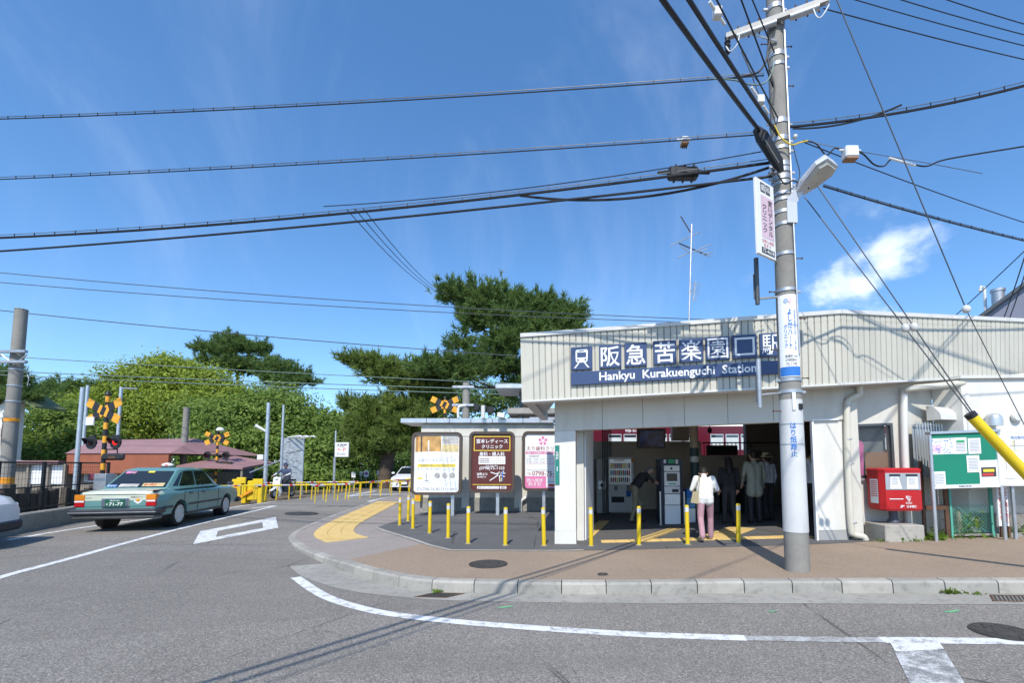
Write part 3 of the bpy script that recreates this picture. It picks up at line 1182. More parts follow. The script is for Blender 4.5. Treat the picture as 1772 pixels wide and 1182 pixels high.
# vent cap, round vent, pipe on the annex
vc = pt(1711, 727, 8.88)
MB().lathe([(0.0, 0), (0.13, 0), (0.13, 0.13), (0.125, 0.17), (0.10, 0.215), (0.06, 0.235), (0.0, 0.24)], 16, (vc.x, vc.y - 0.1, vc.z - 0.12)).build('vent_cap', 'stainless', annex, True, smooth=True)
vr = pt(1760, 722, 8.82)
MB().lathe([(0.0, -0.03), (0.07, -0.035), (0.09, -0.02), (0.095, 0.0), (0.095, 0.03)], 18, tuple(vr), 'y').build('round_vent', 'trim', annex, True, smooth=True)
p0 = [pt(1658, 680, 9.05), pt(1664, 676, 9.0), pt(1670, 682, 8.95), pt(1673, 700, 8.93), pt(1677, 745, 8.93), pt(1681, 850, 8.93)]
MB().tube(smooth_path(p0, 4), 0.055, 10).build('pipe', 'pipe_white', annex, True, smooth=True)
# vent hood on the receding wall
hd0 = pt(1604, 728, 9.16); hd1 = pt(1637, 728, 9.3)
hz1 = pt(1604, 703, 9.16).z
hu = (hd1 - hd0); hu.z = 0; hl = hu.length; hu.normalize(); hn = Vector((hu.y, -hu.x, 0))
fr_h = frame(Vector((hd0.x, hd0.y, hd0.z)), hu, hn, Vector((0, 0, 1)))
hh = hz1 - hd0.z
prof = [(0, 0), (0.26, 0), (0.25, 0.12), (0.21, hh * 0.6), (0.13, hh * 0.9), (0, hh)]
MB(fr_h).prism(prof, 'x', 0, hl).build('vent_hood', 'trim', st, True)
# barred window: each bar a piece
gr0, gr1 = pt(1576, 735, 9.02), pt(1624, 740, 9.3)
gz0 = pt(1578, 828, 9.02).z
nb = 10
gw = MB()
gd = (gr1 - gr0); gd.z = 0
gn = Vector((gd.y, -gd.x, 0)).normalized() * 0.05
bw = MB()
bw.add([gr0 + gn * 0.3, gr1 + gn * 0.3, Vector((gr1.x, gr1.y, gz0)) + gn * 0.3, Vector((gr0.x, gr0.y, gz0)) + gn * 0.3], [(0, 1, 2, 3)])
gwin = bw.build('window', pmat('frosted_pane', (0.30, 0.32, 0.33), 0.4), st, True)
for k in range(nb):
    p = gr0.lerp(gr1, (k + 0.5) / nb) + gn * 1.6
    MB().tube([Vector((p.x, p.y, gz0 - 0.05)), p + Vector((0, 0, 0.06))], 0.011, 6).build('bar', 'alu', gwin, True)
for zz in (gr0.z, gz0):
    MB().tube([Vector((gr0.x, gr0.y, zz)) + gn * 1.3, Vector((gr1.x, gr1.y, zz)) + gn * 1.3], 0.014, 6).build('rail', 'alu', gwin, True)

# down pipes
y_p = yw - 0.09
y_p1 = -0.04
d1 = [fw(x, y, y_p1) for x, y in ((1487, 668), (1487, 682), (1474, 689), (1466, 700), (1466, 760), (1469, 850), (1473, 915), (1477, 925), (1493, 929), (1497, 933), (1498, 940))]
MB(FR).tube(smooth_path([Vector((p[0], y_p1, p[1])) for p in d1], 4), 0.058, 10).build('down_pipe', 'pipe', st, True, smooth=True)
d2 = [fw(x, y, y_p) for x, y in ((1566, 672), (1564, 690), (1566, 780), (1571, 880), (1573, 925))]
MB(FR).tube(smooth_path([Vector((p[0], y_p, p[1])) for p in d2], 4), 0.062, 10).build('down_pipe', 'pipe_white', st, True, smooth=True)
for (x, y) in ((1466, 702), (1467.5, 760), (1471, 803), (1476, 905)):
    p = fw(x, y, y_p1)
    MB(FR).lathe([(0.064, -0.012), (0.066, 0), (0.064, 0.012)], 12, (p[0], y_p1, p[1])).build('pipe_collar', 'steel', st, True)
hp = [pt(1566, 676, 8.95), pt(1580, 672, 8.9), pt(1640, 666, 8.9), pt(1772, 651, 9.3), pt(1850, 645, 9.6)]
MB().tube(smooth_path(hp, 5), 0.062, 10).build('gutter_pipe', 'pipe', st, True, smooth=True)

# ------------------------------------------------------------------ inside the station
ceil_z = 3.35
lw0, lw1 = FR @ Vector((0.004, 0.425, 0)), Vector((1.55, 15.6, 0))
rw0, rw1 = FR @ Vector((u_open1 + 0.3, 0.43, 0)), Vector((9.6, 16.2, 0))
wall_seg('side_wall', lw0, lw1, -0.05, ceil_z, -0.15, 'render_white', st)
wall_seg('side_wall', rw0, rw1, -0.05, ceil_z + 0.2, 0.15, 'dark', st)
zb1 = pt(1100, 764, 15.8).z
bx1 = pt(1214, 800, 15.8).x
MB().box((1.55, 15.8, -0.05), (bx1, 16.0, zb1)).build('back_wall', 'back_wall', st, True)
zb2 = pt(1250, 788, 15.8).z
MB().box((bx1 + 0.002, 15.78, -0.05), (pt(1292, 800, 15.8).x, 16.0, zb2)).build('back_wall', 'back_wall', st, True)
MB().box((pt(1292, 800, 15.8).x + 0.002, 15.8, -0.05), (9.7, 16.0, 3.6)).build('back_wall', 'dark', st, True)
x0, x1 = pt(1162, 750, 15.7).x, pt(1191, 750, 15.7).x
MB().box((x0, 15.6, pt(1170, 763, 15.6).z), (x1, 15.795, 3.5)).build('beam_box', 'back_wall', st, True)
cl = MB()
cl.add([(*(FR @ Vector((u_l + 0.1, 0.21, 0)))[:2], ceil_z - 0.35), (*(FR @ Vector((u_hd + 0.4, 0.21, 0)))[:2], ceil_z - 0.15), (9.6, 15.78, ceil_z + 0.4), (1.3, 15.78, ceil_z + 0.35)], [(0, 1, 2, 3)])
cl.build('ceiling', 'soffit', st, True)
# steel bars by the left wall
for k in range(6):
    p = pt(1043 + k * 2.9, 800, 14.4 + k * 0.12)
    MB().tube([(p.x, p.y, 0.0), (p.x, p.y, 3.2)], 0.018, 6).build('screen_bar', 'steel_dark', st, True)
wall_seg('side_panel', pt(1014, 850, 9.9), pt(1027, 850, 10.9), 0.02, 2.55, 0.03, 'white_soft', st)
# fence and dark board on the low back wall
for k in range(13):
    x = bx1 + 0.06 + k * 0.135
    MB().box((x, 15.7, zb2), (x + 0.02, 15.72, zb2 + 0.42)).build('railing_bar', 'black', st, True)
MB().box((bx1, 15.69, zb2 + 0.40), (pt(1350, 780, 15.7).x, 15.73, zb2 + 0.44)).build('railing', 'black', st, True)
x0, x1 = pt(1223, 780, 15.6).x, pt(1277, 780, 15.6).x
MB().box((x0, 15.62, zb2), (x1, 15.66, zb2 + 0.33)).build('dark_board', 'black', st, True)
# column
cpt = gp(1203, 905)
ccx, ccy = pt(1203, 850, 13.0).x, 13.0
t = NT('column_paint')
sep = t.n.new('ShaderNodeSeparateXYZ'); t.l.new(t.world(), sep.inputs[0])
t.color((0.045, 0.085, 0.09)); t.set(rough=0.5)
M['column'] = t.m
col_o = MB().lathe([(0.115, -0.05), (0.115, 2.08)], 16, (ccx, ccy, 0)).build('column', 'column', st, True, smooth=True)
MB().lathe([(0.118, 2.08), (0.118, 3.5)], 16, (ccx, ccy, 0)).build('column_shaft', 'back_wall', col_o, True, smooth=True)
zb = pt(1203, 800, 13).z
MB().lathe([(0.119, zb), (0.119, zb + 0.16)], 16, (ccx, ccy, 0)).build('column_band', 'white_soft', col_o, True, smooth=True)

# ------------------------------------------------------------------ the station sign
sg = thing('station_sign', 'navy station name sign with white characters on the cream fascia', 'sign', tuple(pt(988, 667, 8.8)))
s_d = (fr_b - fl_b); s_len = math.hypot(s_d.x, s_d.y); s_d = s_d / s_len
s_n = Vector((s_d.y, -s_d.x, 0)).normalized()
SF = frame(fl_b, s_d, -s_n, Vector((0, 0, 1)))
SFI = SF.inverted()


def sw(px, py, y=-0.05):
    o, d = SFI @ Vector((0, 0, CAMZ)), SFI.to_3x3() @ ray(px, py)
    t = (y - o.y) / d.y
    p = o + d * t
    return p.x, p.z


tiles_px = [(988, 1025, 599, 641, 0), (1037, 1075, 595.5, 638, '阪'), (1081, 1119, 592, 635, '急'), (1131, 1170, 588, 631.5, '苦'), (1176, 1216, 585, 628, '楽'),
            (1222, 1262, 581.5, 624.5, '園'), (1268, 1309, 578, 621, '口'), (1316, 1354, 575, 618, '駅')]
for (x0, x1, y0, y1, ch) in tiles_px:
    a, c = sw(x0, y1), sw(x1, y0)
    bd = MB(SF).box((a[0], -0.055, a[1]), (c[0], -0.008, c[1]), 0.004).build('sign_tile', 'navy', sg, True)
    cx, cz, W, H = (a[0] + c[0]) / 2, (a[1] + c[1]) / 2, c[0] - a[0], c[1] - a[1]
    if ch == '口':
        lb = MB(SF)
        rg = [(cx + x * k * W, -0.058, cz + z * k * H * 0.93) for k in (0.41, 0.32) for x, z in ((-1, -1), (1, -1), (1, 1), (-1, 1))]
        lb.add(rg, [(i, (i + 1) % 4, 4 + (i + 1) % 4, 4 + i) for i in range(4)])
        lb.build('lettering', 'white', bd, True)
    elif ch:
        lb = MB(SF)
        letter(lb, ch, cx, cz, W * 0.86, H * 0.86, -0.058, {'園': 0.0, '楽': 0.008, '駅': 0.004}.get(ch, 0.014))
        lb.build('lettering', 'white', bd, True)
    else:                                       # train pictogram
        ic = MB(SF)

        def rr(x0_, x1_, z0_, z1_, yy=-0.058, b_=ic):
            b_.add([(cx + x0_ * W, yy, cz + z0_ * H), (cx + x1_ * W, yy, cz + z0_ * H), (cx + x1_ * W, yy, cz + z1_ * H), (cx + x0_ * W, yy, cz + z1_ * H)], [(0, 1, 2, 3)])
        body = [(-0.27, -0.12), (-0.2, -0.19), (0.2, -0.19), (0.27, -0.12), (0.29, 0.3), (0.24, 0.38), (-0.24, 0.38), (-0.29, 0.3)]
        ic.add([(cx + x * W, -0.058, cz + z * H) for x, z in body], [tuple(range(8))])
        for s in (-1, 1):
            ic.add([(cx + s * x * W, -0.058, cz + z * H) for x, z in ((0.10, -0.20), (0.17, -0.20), (0.36, -0.42), (0.28, -0.42))], [(0, 1, 2, 3)])
        ic.build('pictogram', 'white', bd, True)
        dk = MB(SF)
        rr(-0.21, 0.21, 0.03, 0.25, -0.060, dk); rr(-0.12, 0.12, 0.30, 0.335, -0.060, dk)
        for s in (-1, 1):
            dk.add([(cx + (s * 0.17 + 0.045 * math.cos(k * math.pi / 5)) * W, -0.060, cz + (-0.08 + 0.045 * math.sin(k * math.pi / 5)) * H) for k in range(10)], [tuple(range(10))])
        dk.build('pictogram', 'navy', bd, True)
a, c = sw(988, 667), sw(1352, 618.5)
bd = MB(SF).box((a[0], -0.055, a[1]), (c[0], -0.008, c[1] - 0.0), 0.004)
zb0, zb1_ = sw(988, 667)[1], sw(988, 644.5)[1]
bd = MB(SF).box((a[0], -0.055, zb0), (c[0], -0.008, zb1_), 0.004).build('name_band', 'navy', sg, True)
lb = MB(SF)
lx0, lx1 = sw(1037, 655)[0], sw(1309, 640)[0]
letter(lb, 'Hankyu  Kurakuenguchi  Station', (lx0 + lx1) / 2, (zb0 + zb1_) / 2 - 0.012, lx1 - lx0, None, -0.058, 0.02, 1.0)
lb.build('lettering', 'white', bd, True)

# ------------------------------------------------------------------ bollards
M['reflect'] = pmat('reflective_band', (0.66, 0.67, 0.68), 0.4, 0.0, 0.1, 9, rand=0.35)
bol = thing('bollard', '', 'bollard', (0, 0, 0), group='yellow bollards before the station')
MB().lathe([(0.0, -0.03), (0.04, -0.03), (0.04, 0.63), (0.0, 0.63)], 14).build('post', 'yellow', bol, smooth=True)
MB().lathe([(0.0, 0.631), (0.0405, 0.631), (0.0405, 0.715), (0.0, 0.715)], 14).build('band', 'reflect', bol, smooth=True)
MB().lathe([(0.0, 0.716), (0.041, 0.716), (0.041, 0.735), (0.034, 0.752), (0.02, 0.758), (0.0, 0.76)], 14).build('cap', 'yellow', bol, smooth=True)
MB().lathe([(0.0, -0.02), (0.066, -0.02), (0.066, 0.012), (0.045, 0.02), (0.0, 0.02)], 14).build('collar', 'conc_dirty', bol, smooth=True)
boll = [(691.5, 910, 'leftmost yellow bollard, at the end of the tactile strip'), (706, 903, 'yellow bollard farthest back, beside the corner of the poster wall'),
        (714.5, 916, 'yellow bollard just right of the rearmost pair of bollards'), (743.5, 924, 'yellow bollard in front of the white dental clinic poster'),
        (775.5, 932, 'yellow bollard at the right edge of the white clinic poster'), (810, 942, 'yellow bollard left of the brown clinic poster'),
        (874.5, 945, 'yellow bollard below the right side of the brown poster'), (941.5, 945.5, 'yellow bollard close to the left of the station pillar'),
        (1023, 946, 'yellow bollard just right of the white station pillar'), (1105.5, 944.5, 'yellow bollard in front of the stooping man in black'),
        (1190, 943.5, 'yellow bollard beside the woman in pink trousers'), (1278, 941, 'orange-yellow bollard partly in the shadow of the utility pole')]
first = True
for px, py, lab in boll:
    p = gp(px, py)
    if first:
        bol.location = p; bol['label'] = lab; first = False
    else:
        c_ = dup(bol, p, rnd.uniform(0, 6), lab)
        c_.rotation_euler = (rnd.uniform(-0.02, 0.02), rnd.uniform(-0.02, 0.02), c_.rotation_euler.z)


# ------------------------------------------------------------------ boards
def flat(b_, pts, y):
    b_.add([(p[0], y, p[1]) for p in pts], [tuple(range(len(pts)))])
    return b_


def rect(b_, x0, z0, x1, z1, y):
    return flat(b_, [(x0, z0), (x1, z0), (x1, z1), (x0, z1)], y)


def disc(b_, cx, cz, r, y, n=14):
    return flat(b_, [(cx + r * math.cos(2 * math.pi * k / n), cz + r * math.sin(2 * math.pi * k / n)) for k in range(n)], y)


def rrect(x0, z0, x1, z1, r, n=5):
    out = []
    for cx, cz, a0 in ((x1 - r, z1 - r, 0), (x0 + r, z1 - r, 90), (x0 + r, z0 + r, 180), (x1 - r, z0 + r, 270)):
        for k in range(n + 1):
            a = R(a0 + 90 * k / n)
            out.append((cx + r * math.cos(a), cz + r * math.sin(a)))
    return out


def prn(name, b_, m, par):
    return b_.build(name, m, par)


M['bronze'] = pmat('brown_frame_metal', (0.095, 0.070, 0.055), 0.4, 0.3, 0.1)
M['ink'] = pmat('dark_ink', (0.05, 0.05, 0.055), 0.7)
M['ink_grey'] = pmat('grey_ink', (0.25, 0.25, 0.26), 0.7)
M['ink_maroon'] = pmat('maroon_ink', (0.28, 0.02, 0.04), 0.7)
M['ink_red'] = pmat('red_ink', (0.55, 0.05, 0.04), 0.7)
M['ink_blue'] = pmat('blue_ink', (0.03, 0.17, 0.50), 0.7)
M['ink_pink'] = pmat('pink_ink', (0.68, 0.20, 0.38), 0.7)
M['ink_yellow'] = pmat('yellow_ink', (0.76, 0.58, 0.05), 0.7)
M['ink_brown'] = pmat('brown_print', (0.105, 0.025, 0.022), 0.4)
M['ink_green'] = pmat('green_ink', (0.05, 0.36, 0.16), 0.7)
M['wood_photo'] = pmat('printed_wood_tone', (0.50, 0.29, 0.10), 0.6, 0, 0.45, 3.0)
M['photo_cream'] = pmat('printed_cream_tone', (0.68, 0.55, 0.28), 0.6, 0, 0.35, 5.0)
M['photo_grey'] = pmat('printed_grey_tone', (0.45, 0.43, 0.40), 0.6, 0, 0.4, 6.0)


def lines(b_, x0, x1, z_, n, dz, h, y, gap=0.25, seed=1):
    """rows of small print as short dashes"""
    r_ = random.Random(seed)
    for k in range(n):
        x = x0
        while x < x1:
            w_ = r_.uniform(0.6, 2.4) * h
            rect(b_, x, z_ - k * dz, min(x1, x + w_), z_ - k * dz + h, y)
            x += w_ + h * gap * r_.uniform(0.6, 2)
    return b_


def poster(px_l, px_r, py_t, py_b, post_px, base_py, label, kind):
    base = gp(post_px, base_py)
    Y = base.y
    a, c = pt(px_l, py_b, Y), pt(px_r, py_t, Y)
    W, H = c.x - a.x, c.z - a.z
    t = thing('poster_board', label, 'signboard', (base.x, Y, base.z), group='framed clinic posters on posts')
    x0, z0 = a.x - base.x, a.z - base.z
    x1, z1 = x0 + W, z0 + H
    fo = rrect(x0, z0, x1, z1, 0.17); k = 0.085
    fi = rrect(x0 + k, z0 + k, x1 - k, z1 - k, 0.10)
    n = len(fo)
    fb = MB()
    vs = [(p[0], -0.16, p[1]) for p in fo] + [(p[0], -0.16, p[1]) for p in fi] + [(p[0], 0.02, p[1]) for p in fo] + [(p[0], -0.11, p[1]) for p in fi]
    fs = []
    for i in range(n):
        j = (i + 1) % n
        fs += [(i, j, n + j, n + i), (i, 2 * n + i, 2 * n + j, j), (n + i, n + j, 3 * n + j, 3 * n + i)]
    fs.append(tuple(range(2 * n, 3 * n)))
    fb.add(vs, fs).build('frame', 'bronze', t)
    zc = (z0 + z1) / 2
    pm = {'dental': 'white', 'ladies': 'ink_brown', 'eri': 'white'}[kind]
    p_ = MB().add([(p[0], -0.112, p[1]) for p in fi], [tuple(range(n))]).build('panel', pm, t)
    MB().box((-0.05, -0.03, -0.05), (0.05, 0.05, z0 + 0.02)).build('post', 'alu', t)
    MB().box((-0.03, -0.03, z1 - 0.01), (0.03, 0.03, z1 + 0.07)).build('post_top', 'white_soft', t)
    X = lambda f: x0 + k + f * (W - 2 * k)
    Z = lambda f: z0 + k + f * (H - 2 * k)
    y = -0.115
    L = lambda s, cx, cz, w=None, h=None, m='ink', bold=0.0, yy=y: letter(MB(), s, X(cx), Z(cz), w and w * (W - 2 * k), h and h * (H - 2 * k), yy, bold).build('lettering', m, t)
    Q = lambda x0_, z0_, x1_, z1_, m, yy=y, nm='print': rect(MB(), X(x0_), Z(z0_), X(x1_), Z(z1_), yy).build(nm, m, t)
    if kind == 'dental':
        Q(0.02, 0.70, 0.595, 0.985, 'wood_photo'); Q(0.615, 0.84, 0.98, 0.985, 'photo_grey'); Q(0.615, 0.70, 0.98, 0.83, 'photo_cream')
        Q(0.14, 0.70, 0.17, 0.985, 'ink', y - 0.003); Q(0.05, 0.70, 0.065, 0.985, 'ink_brown', y - 0.003); Q(0.30, 0.72, 0.33, 0.90, 'white', y - 0.003)
        ar = [(0.02 + 0.96 * i / 14, 0.67 + 0.045 * math.sin(math.pi * (0.15 + 0.7 * i / 14)) - 0.02 * i / 14) for i in range(15)]
        flat(MB(), [(X(a_), Z(b_)) for a_, b_ in ar] + [(X(0.98), Z(0.6)), (X(0.02), Z(0.6))], y - 0.004).build('print', 'white', t)
        L('小西デンタルクリニック', 0.5, 0.55, 0.84, None, 'ink_grey', 0.004)
        L('■ KONISHI DENTAL CLINIC', 0.36, 0.62, 0.56, None, 'ink_grey')
        Q(0.08, 0.435, 0.92, 0.49, 'ink_yellow'); L('阪急夙川駅より北へ徒歩３分', 0.5, 0.463, 0.7, None, 'ink_grey', 0, y - 0.004)
        L('診　科 ┃ 歯科一般・口腔外科・マタニティ歯科', 0.5, 0.405, 0.84, None, 'ink_grey'); L('インプラント・ホワイトニング', 0.64, 0.375, 0.5, None, 'ink_grey')
        for q in range(3):
            disc(MB(), X(0.52 + q * 0.165), Z(0.29), 0.065 * (W - 2 * k), y, 18).build('print', 'photo_grey', t)
        Q(0.08, 0.225, 0.2, 0.255, 'ink_yellow')
        mb = MB(); rect(mb, X(0.27), Z(0.20), X(0.285), Z(0.32), y); rect(mb, X(0.24), Z(0.19), X(0.33), Z(0.205), y); rect(mb, X(0.1), Z(0.165), X(0.38), Z(0.17), y)
        tag(mb.build('print', 'ink_grey', t), kind='stuff')
        dt = MB()
        for r_ in range(3):
            for q in range(7):
                if (r_, q) not in ((1, 3), (2, 5)): rect(dt, X(0.53 + q * 0.055), Z(0.13 + r_ * 0.03), X(0.53 + q * 0.055) + 0.014, Z(0.13 + r_ * 0.03) + 0.014, y)
        tag(dt.build('print', 'ink', t), kind='stuff')
        L('✆0798-56-8555', 0.37, 0.055, 0.62, None, 'ink_grey', 0.004); L('P３台有り', 0.83, 0.055, 0.26, None, 'ink_grey')
    if kind == 'ladies':
        gf = MB()
        for q in ((0.05, 0.95, 0.95, 0.965), (0.05, 0.70, 0.95, 0.715), (0.05, 0.715, 0.068, 0.95), (0.932, 0.715, 0.95, 0.95), (0.03, 0.095, 0.97, 0.105)):
            Q(*q, 'ink_yellow')
        L('宮本レディース', 0.5, 0.875, 0.78, None, 'white', 0.018); L('クリニック', 0.5, 0.775, 0.52, None, 'white', 0.018)
        L('産科・婦人科', 0.5, 0.645, 0.62, None, 'white', 0.018)
        Q(0.17, 0.46, 0.83, 0.605, 'paper')
        dt = MB()
        for r_ in range(3):
            for q in range(6):
                if (r_ + q) % 4 != 3: disc(dt, X(0.50 + q * 0.055), Z(0.485 + r_ * 0.035), 0.012, y - 0.003, 6)
        lines(dt, X(0.19), X(0.44), Z(0.55), 3, 0.055, 0.022, y - 0.003)
        tag(dt.build('print', 'ink_brown', t), kind='stuff')
        L('院長 宮本 博礼', 0.5, 0.435, 0.3, None, 'white'); L('(0798)75-1103', 0.5, 0.385, 0.62, None, 'white', 0.012)
        L('当駅より', 0.26, 0.285, 0.26, None, 'white', 0.02); L('徒歩約1分', 0.25, 0.235, 0.22, None, 'white', 0.01)
        mp = MB()
        for (a_, b_, c_, d_) in ((0.45, 0.17, 0.80, 0.34), (0.47, 0.32, 0.82, 0.24), (0.68, 0.33, 0.70, 0.15), (0.62, 0.3, 0.83, 0.3)):
            p0, p1 = Vector((X(a_), Z(b_))), Vector((X(c_), Z(d_))); d_ = (p1 - p0).normalized(); nn = Vector((-d_.y, d_.x)) * 0.014
            flat(mp, [tuple(p0 + nn), tuple(p1 + nn), tuple(p1 - nn), tuple(p0 - nn)], y)
        tag(mp.build('print', 'white', t), kind='stuff')
        Q(0.75, 0.16, 0.775, 0.34, 'ink_blue', y - 0.003); Q(0.725, 0.16, 0.745, 0.22, 'ink_yellow', y - 0.003)
        Q(0.14, 0.025, 0.68, 0.07, 'white'); Q(0.70, 0.025, 0.86, 0.07, 'white')
        L('宮本レディースクリニック', 0.41, 0.047, 0.5, None, 'ink_brown', 0, y - 0.003); L('建物', 0.78, 0.047, 0.1, None, 'ink_brown', 0, y - 0.003)
    if kind == 'eri':
        fl = MB()
        for q in range(5):
            a_ = R(90 + 72 * q)
            cx, cz = X(0.40), Z(0.87)
            flat(fl, [(cx + 0.16 * r_ * math.cos(a_ + da), cz + 0.16 * r_ * math.sin(a_ + da)) for r_, da in ((0.15, 0), (0.75, -0.45), (1.0, -0.2), (0.88, 0), (1.0, 0.2), (0.75, 0.45))], y)
        tag(fl.build('print', 'ink_pink', t), kind='stuff')
        L('えり歯科クリニック', 0.5, 0.73, 0.92, None, 'ink_maroon', 0.006)
        Q(0.02, 0.625, 0.98, 0.675, 'ink_pink'); L('歯科・小児歯科・歯科口腔外科・矯正歯科', 0.5, 0.65, 0.9, None, 'white', 0.006, y - 0.003)
        L('診療時間', 0.2, 0.585, 0.22, None, 'ink_grey'); L('午前　9:00~13:00', 0.24, 0.53, 0.4, None, 'ink_grey'); L('午後 15:00~19:00', 0.24, 0.48, 0.4, None, 'ink_grey')
        dt = MB()
        for r_ in range(2):
            for q in range(6): rect(dt, X(0.47 + q * 0.085), Z(0.475 + r_ * 0.05), X(0.47 + q * 0.085) + 0.028, Z(0.475 + r_ * 0.05) + 0.028, y)
        tag(dt.build('print', 'ink_pink', t), kind='stuff')
        Q(0.03, 0.44, 0.97, 0.446, 'ink_pink')
        L('http://www.eri-dental.com', 0.3, 0.33, 0.5, None, 'ink_grey'); L('TEL', 0.1, 0.265, 0.1, None, 'ink_maroon'); L('0798-75-1181', 0.53, 0.27, 0.74, None, 'ink_maroon', 0.008)
        Q(0.0, 0.0, 1.0, 0.22, 'ink_pink'); L('西へ徒歩', 0.22, 0.145, 0.36, None, 'white', 0.008, y - 0.003); L('約８分', 0.22, 0.075, 0.28, None, 'white', 0.008, y - 0.003)
        Q(0.47, 0.02, 1.0, 0.21, 'paper', y - 0.003); Q(0.52, 0.035, 0.76, 0.075, 'ink_red', y - 0.006); Q(0.5, 0.12, 0.95, 0.126, 'ink_blue', y - 0.006)
    return t


poster(712.5, 801, 748.5, 856.5, 783, 893, 'framed white dental clinic poster with wood interior photo', 'dental')
poster(812, 891.5, 747.5, 853, 861, 892, 'framed dark brown ladies clinic poster on a post', 'ladies')
poster(904, 990, 747, 849.5, 941, 890, 'framed white and pink poster partly behind the station pillar', 'eri')

# the wall behind the posters
pw = gp(727, 889.5)
PW = thing('poster_wall', 'low cream wall with concrete foot and flat roof edge behind posters', 'wall', tuple(pw))
pwY = pw.y + 0.35
x0, x1 = pt(727, 860, pwY).x, 0.55
zc_ = pt(740, 862, pwY).z; zt_ = pt(740, 733, pwY).z; zu = pt(740, 757, pwY).z
MB().box((x0, pwY, -0.3), (x1, pwY + 0.4, zc_)).build('concrete_foot', 'conc_dirty', PW, True)
MB().box((x0 + 0.03, pwY + 0.06, zc_ + 0.002), (x1, pwY + 0.355, zu - 0.102)).build('wall_panel', 'render', PW, True)
MB().box((pt(729, 745, pwY + 0.12).x, pwY + 0.12, zu - 0.1), (x1, pwY + 0.36, zt_)).build('upper_wall', 'render', PW, True)
for a, c in ((800, 813), (890, 903)):
    xa, xc = pt(a, 800, pwY).x, pt(c, 800, pwY).x
    MB().box((xa, pwY - 0.03, zc_ - 0.35), (xc, pwY + 0.058, zu), 0.01).build('pilaster', 'render', PW, True)
MB().box((x0 - 0.02, pwY - 0.01, zu + 0.002), (x1, pwY + 0.118, zu + 0.05)).build('coping', 'skirt', PW, True)
xs_ = [pt(p, 727, pwY - 0.06).x for p in (693, 738, 778, 815, 852, 905, 935, 958)]
zr0, zr1 = pt(740, 732, pwY - 0.06).z, pt(740, 724, pwY - 0.06).z
for a, c in zip(xs_, xs_[1:]):
    MB().box((a + 0.006, pwY - 0.06, zr0), (c - 0.006, pwY + 1.4, zr1), 0.008).build('roof_edge', 'alu', PW, True)
p0 = [pt(914, 858, pwY - 0.1), pt(909, 862, pwY - 0.12), pt(902, 868, pwY - 0.12), pt(901, 880, pwY - 0.12), pt(901, 891, pwY - 0.12)]
MB().tube(smooth_path(p0, 4), 0.05, 8).build('drain_pipe', 'pipe_white', PW, True, smooth=True)
# little yellow barrier box on the wall corner
yb = pt(724, 862, pwY - 0.1)
ob = thing('crossing_switch_box', 'small yellow metal box on the corner of the poster wall', 'box', tuple(yb))
MB().box((-0.1, -0.12, -0.12), (0.1, 0.1, 0.22), 0.01).build('case', 'yellow', ob)
MB().box((-0.06, -0.13, -0.05), (0.06, -0.121, 0.12)).build('door', 'orange', ob)

# green address plate on the pillar
u0, w0 = fw(960.5, 839, -0.02); u1, w1 = fw(968, 771, -0.02)
ap = thing('address_plate', 'narrow green street name plate fixed to the station pillar', 'sign', tuple(FR @ Vector((u0, -0.02, w0))))
M['plate_green'] = pmat('green_plate', (0.02, 0.20, 0.16), 0.4)
MB(FR).box((u0, -0.022, w0), (u1, -0.008, w1)).build('plate', 'plate_green', ap, True)
letter(MB(FR), '石\n刎\n町', (u0 + u1) / 2, w0 + (w1 - w0) * 0.74, (u1 - u0) * 0.62, None, -0.025, 0.01).build('lettering', 'white', ap, True)
letter(MB(FR), '1', (u0 + u1) / 2, w0 + (w1 - w0) * 0.40, None, 0.09, -0.025, 0.01).build('lettering', 'white', ap, True)

# ------------------------------------------------------------------ post box
mbp = gp(1553, 934)
SR = math.atan2(FU.y, FU.x)
mb = thing('post_box', 'red post box with two white mail slots on a concrete block', 'post box', tuple(mbp), SR + R(4))
sx = pt(1586, 880, mbp.y).x - pt(1509, 880, mbp.y).x
z_of = lambda py: pt(1553, py, mbp.y).z - mbp.z
bt, bb = z_of(811), z_of(882)
D = 0.36
t_ = MB()
t_.box((-0.40, -0.28, -0.02), (0.30, 0.30, z_of(906)), 0.015).build('block', 'conc_pale', mb)
MB().lathe([(0.10, 0), (0.10, 0.05), (0.07, 0.09), (0.07, bb - z_of(906))], 16, (-0.02, 0.05, z_of(906))).build('pedestal', pmat('dark_grey_metal', (0.09, 0.09, 0.11), 0.5, 0.3), mb, smooth=True)
hw = sx / 2 * 0.88
prof = [(0.12, bb + 0.0), (0.20, bb + 0.0), (0.24, bb + 0.05), (0.24, bt - 0.06), (0.20, bt), (-0.17, bt), (-0.22, bt - 0.03), (-0.20, bt - 0.09), (-0.22, bb + 0.03), (-0.18, bb)]
# rounded plan: narrower towards the back
bx = MB()
plan = [(-hw, -0.12), (-hw + 0.05, -0.23), (hw - 0.05, -0.23), (hw, -0.12), (hw, 0.20), (hw - 0.06, 0.26), (-hw + 0.06, 0.26), (-hw, 0.20)]
bx.prism(plan, 'z', bb + 0.02, bt - 0.05)
bx.build('body', 'red', mb)
lid = [(x * 1.02, y * 1.03) for x, y in plan]
l2 = [(x * 0.93, y * 0.9) for x, y in plan]
lb_ = MB()
n = len(plan)
lb_.add([(x, y, bt - 0.048) for x, y in lid] + [(x, y, bt - 0.012) for x, y in lid] + [(x, y, bt + 0.01) for x, y in l2],
        [tuple(range(n))[::-1], tuple(range(2 * n, 3 * n))] + [(i, (i + 1) % n, n + (i + 1) % n, n + i) for i in range(n)] + [(n + i, n + (i + 1) % n, 2 * n + (i + 1) % n, 2 * n + i) for i in range(n)])
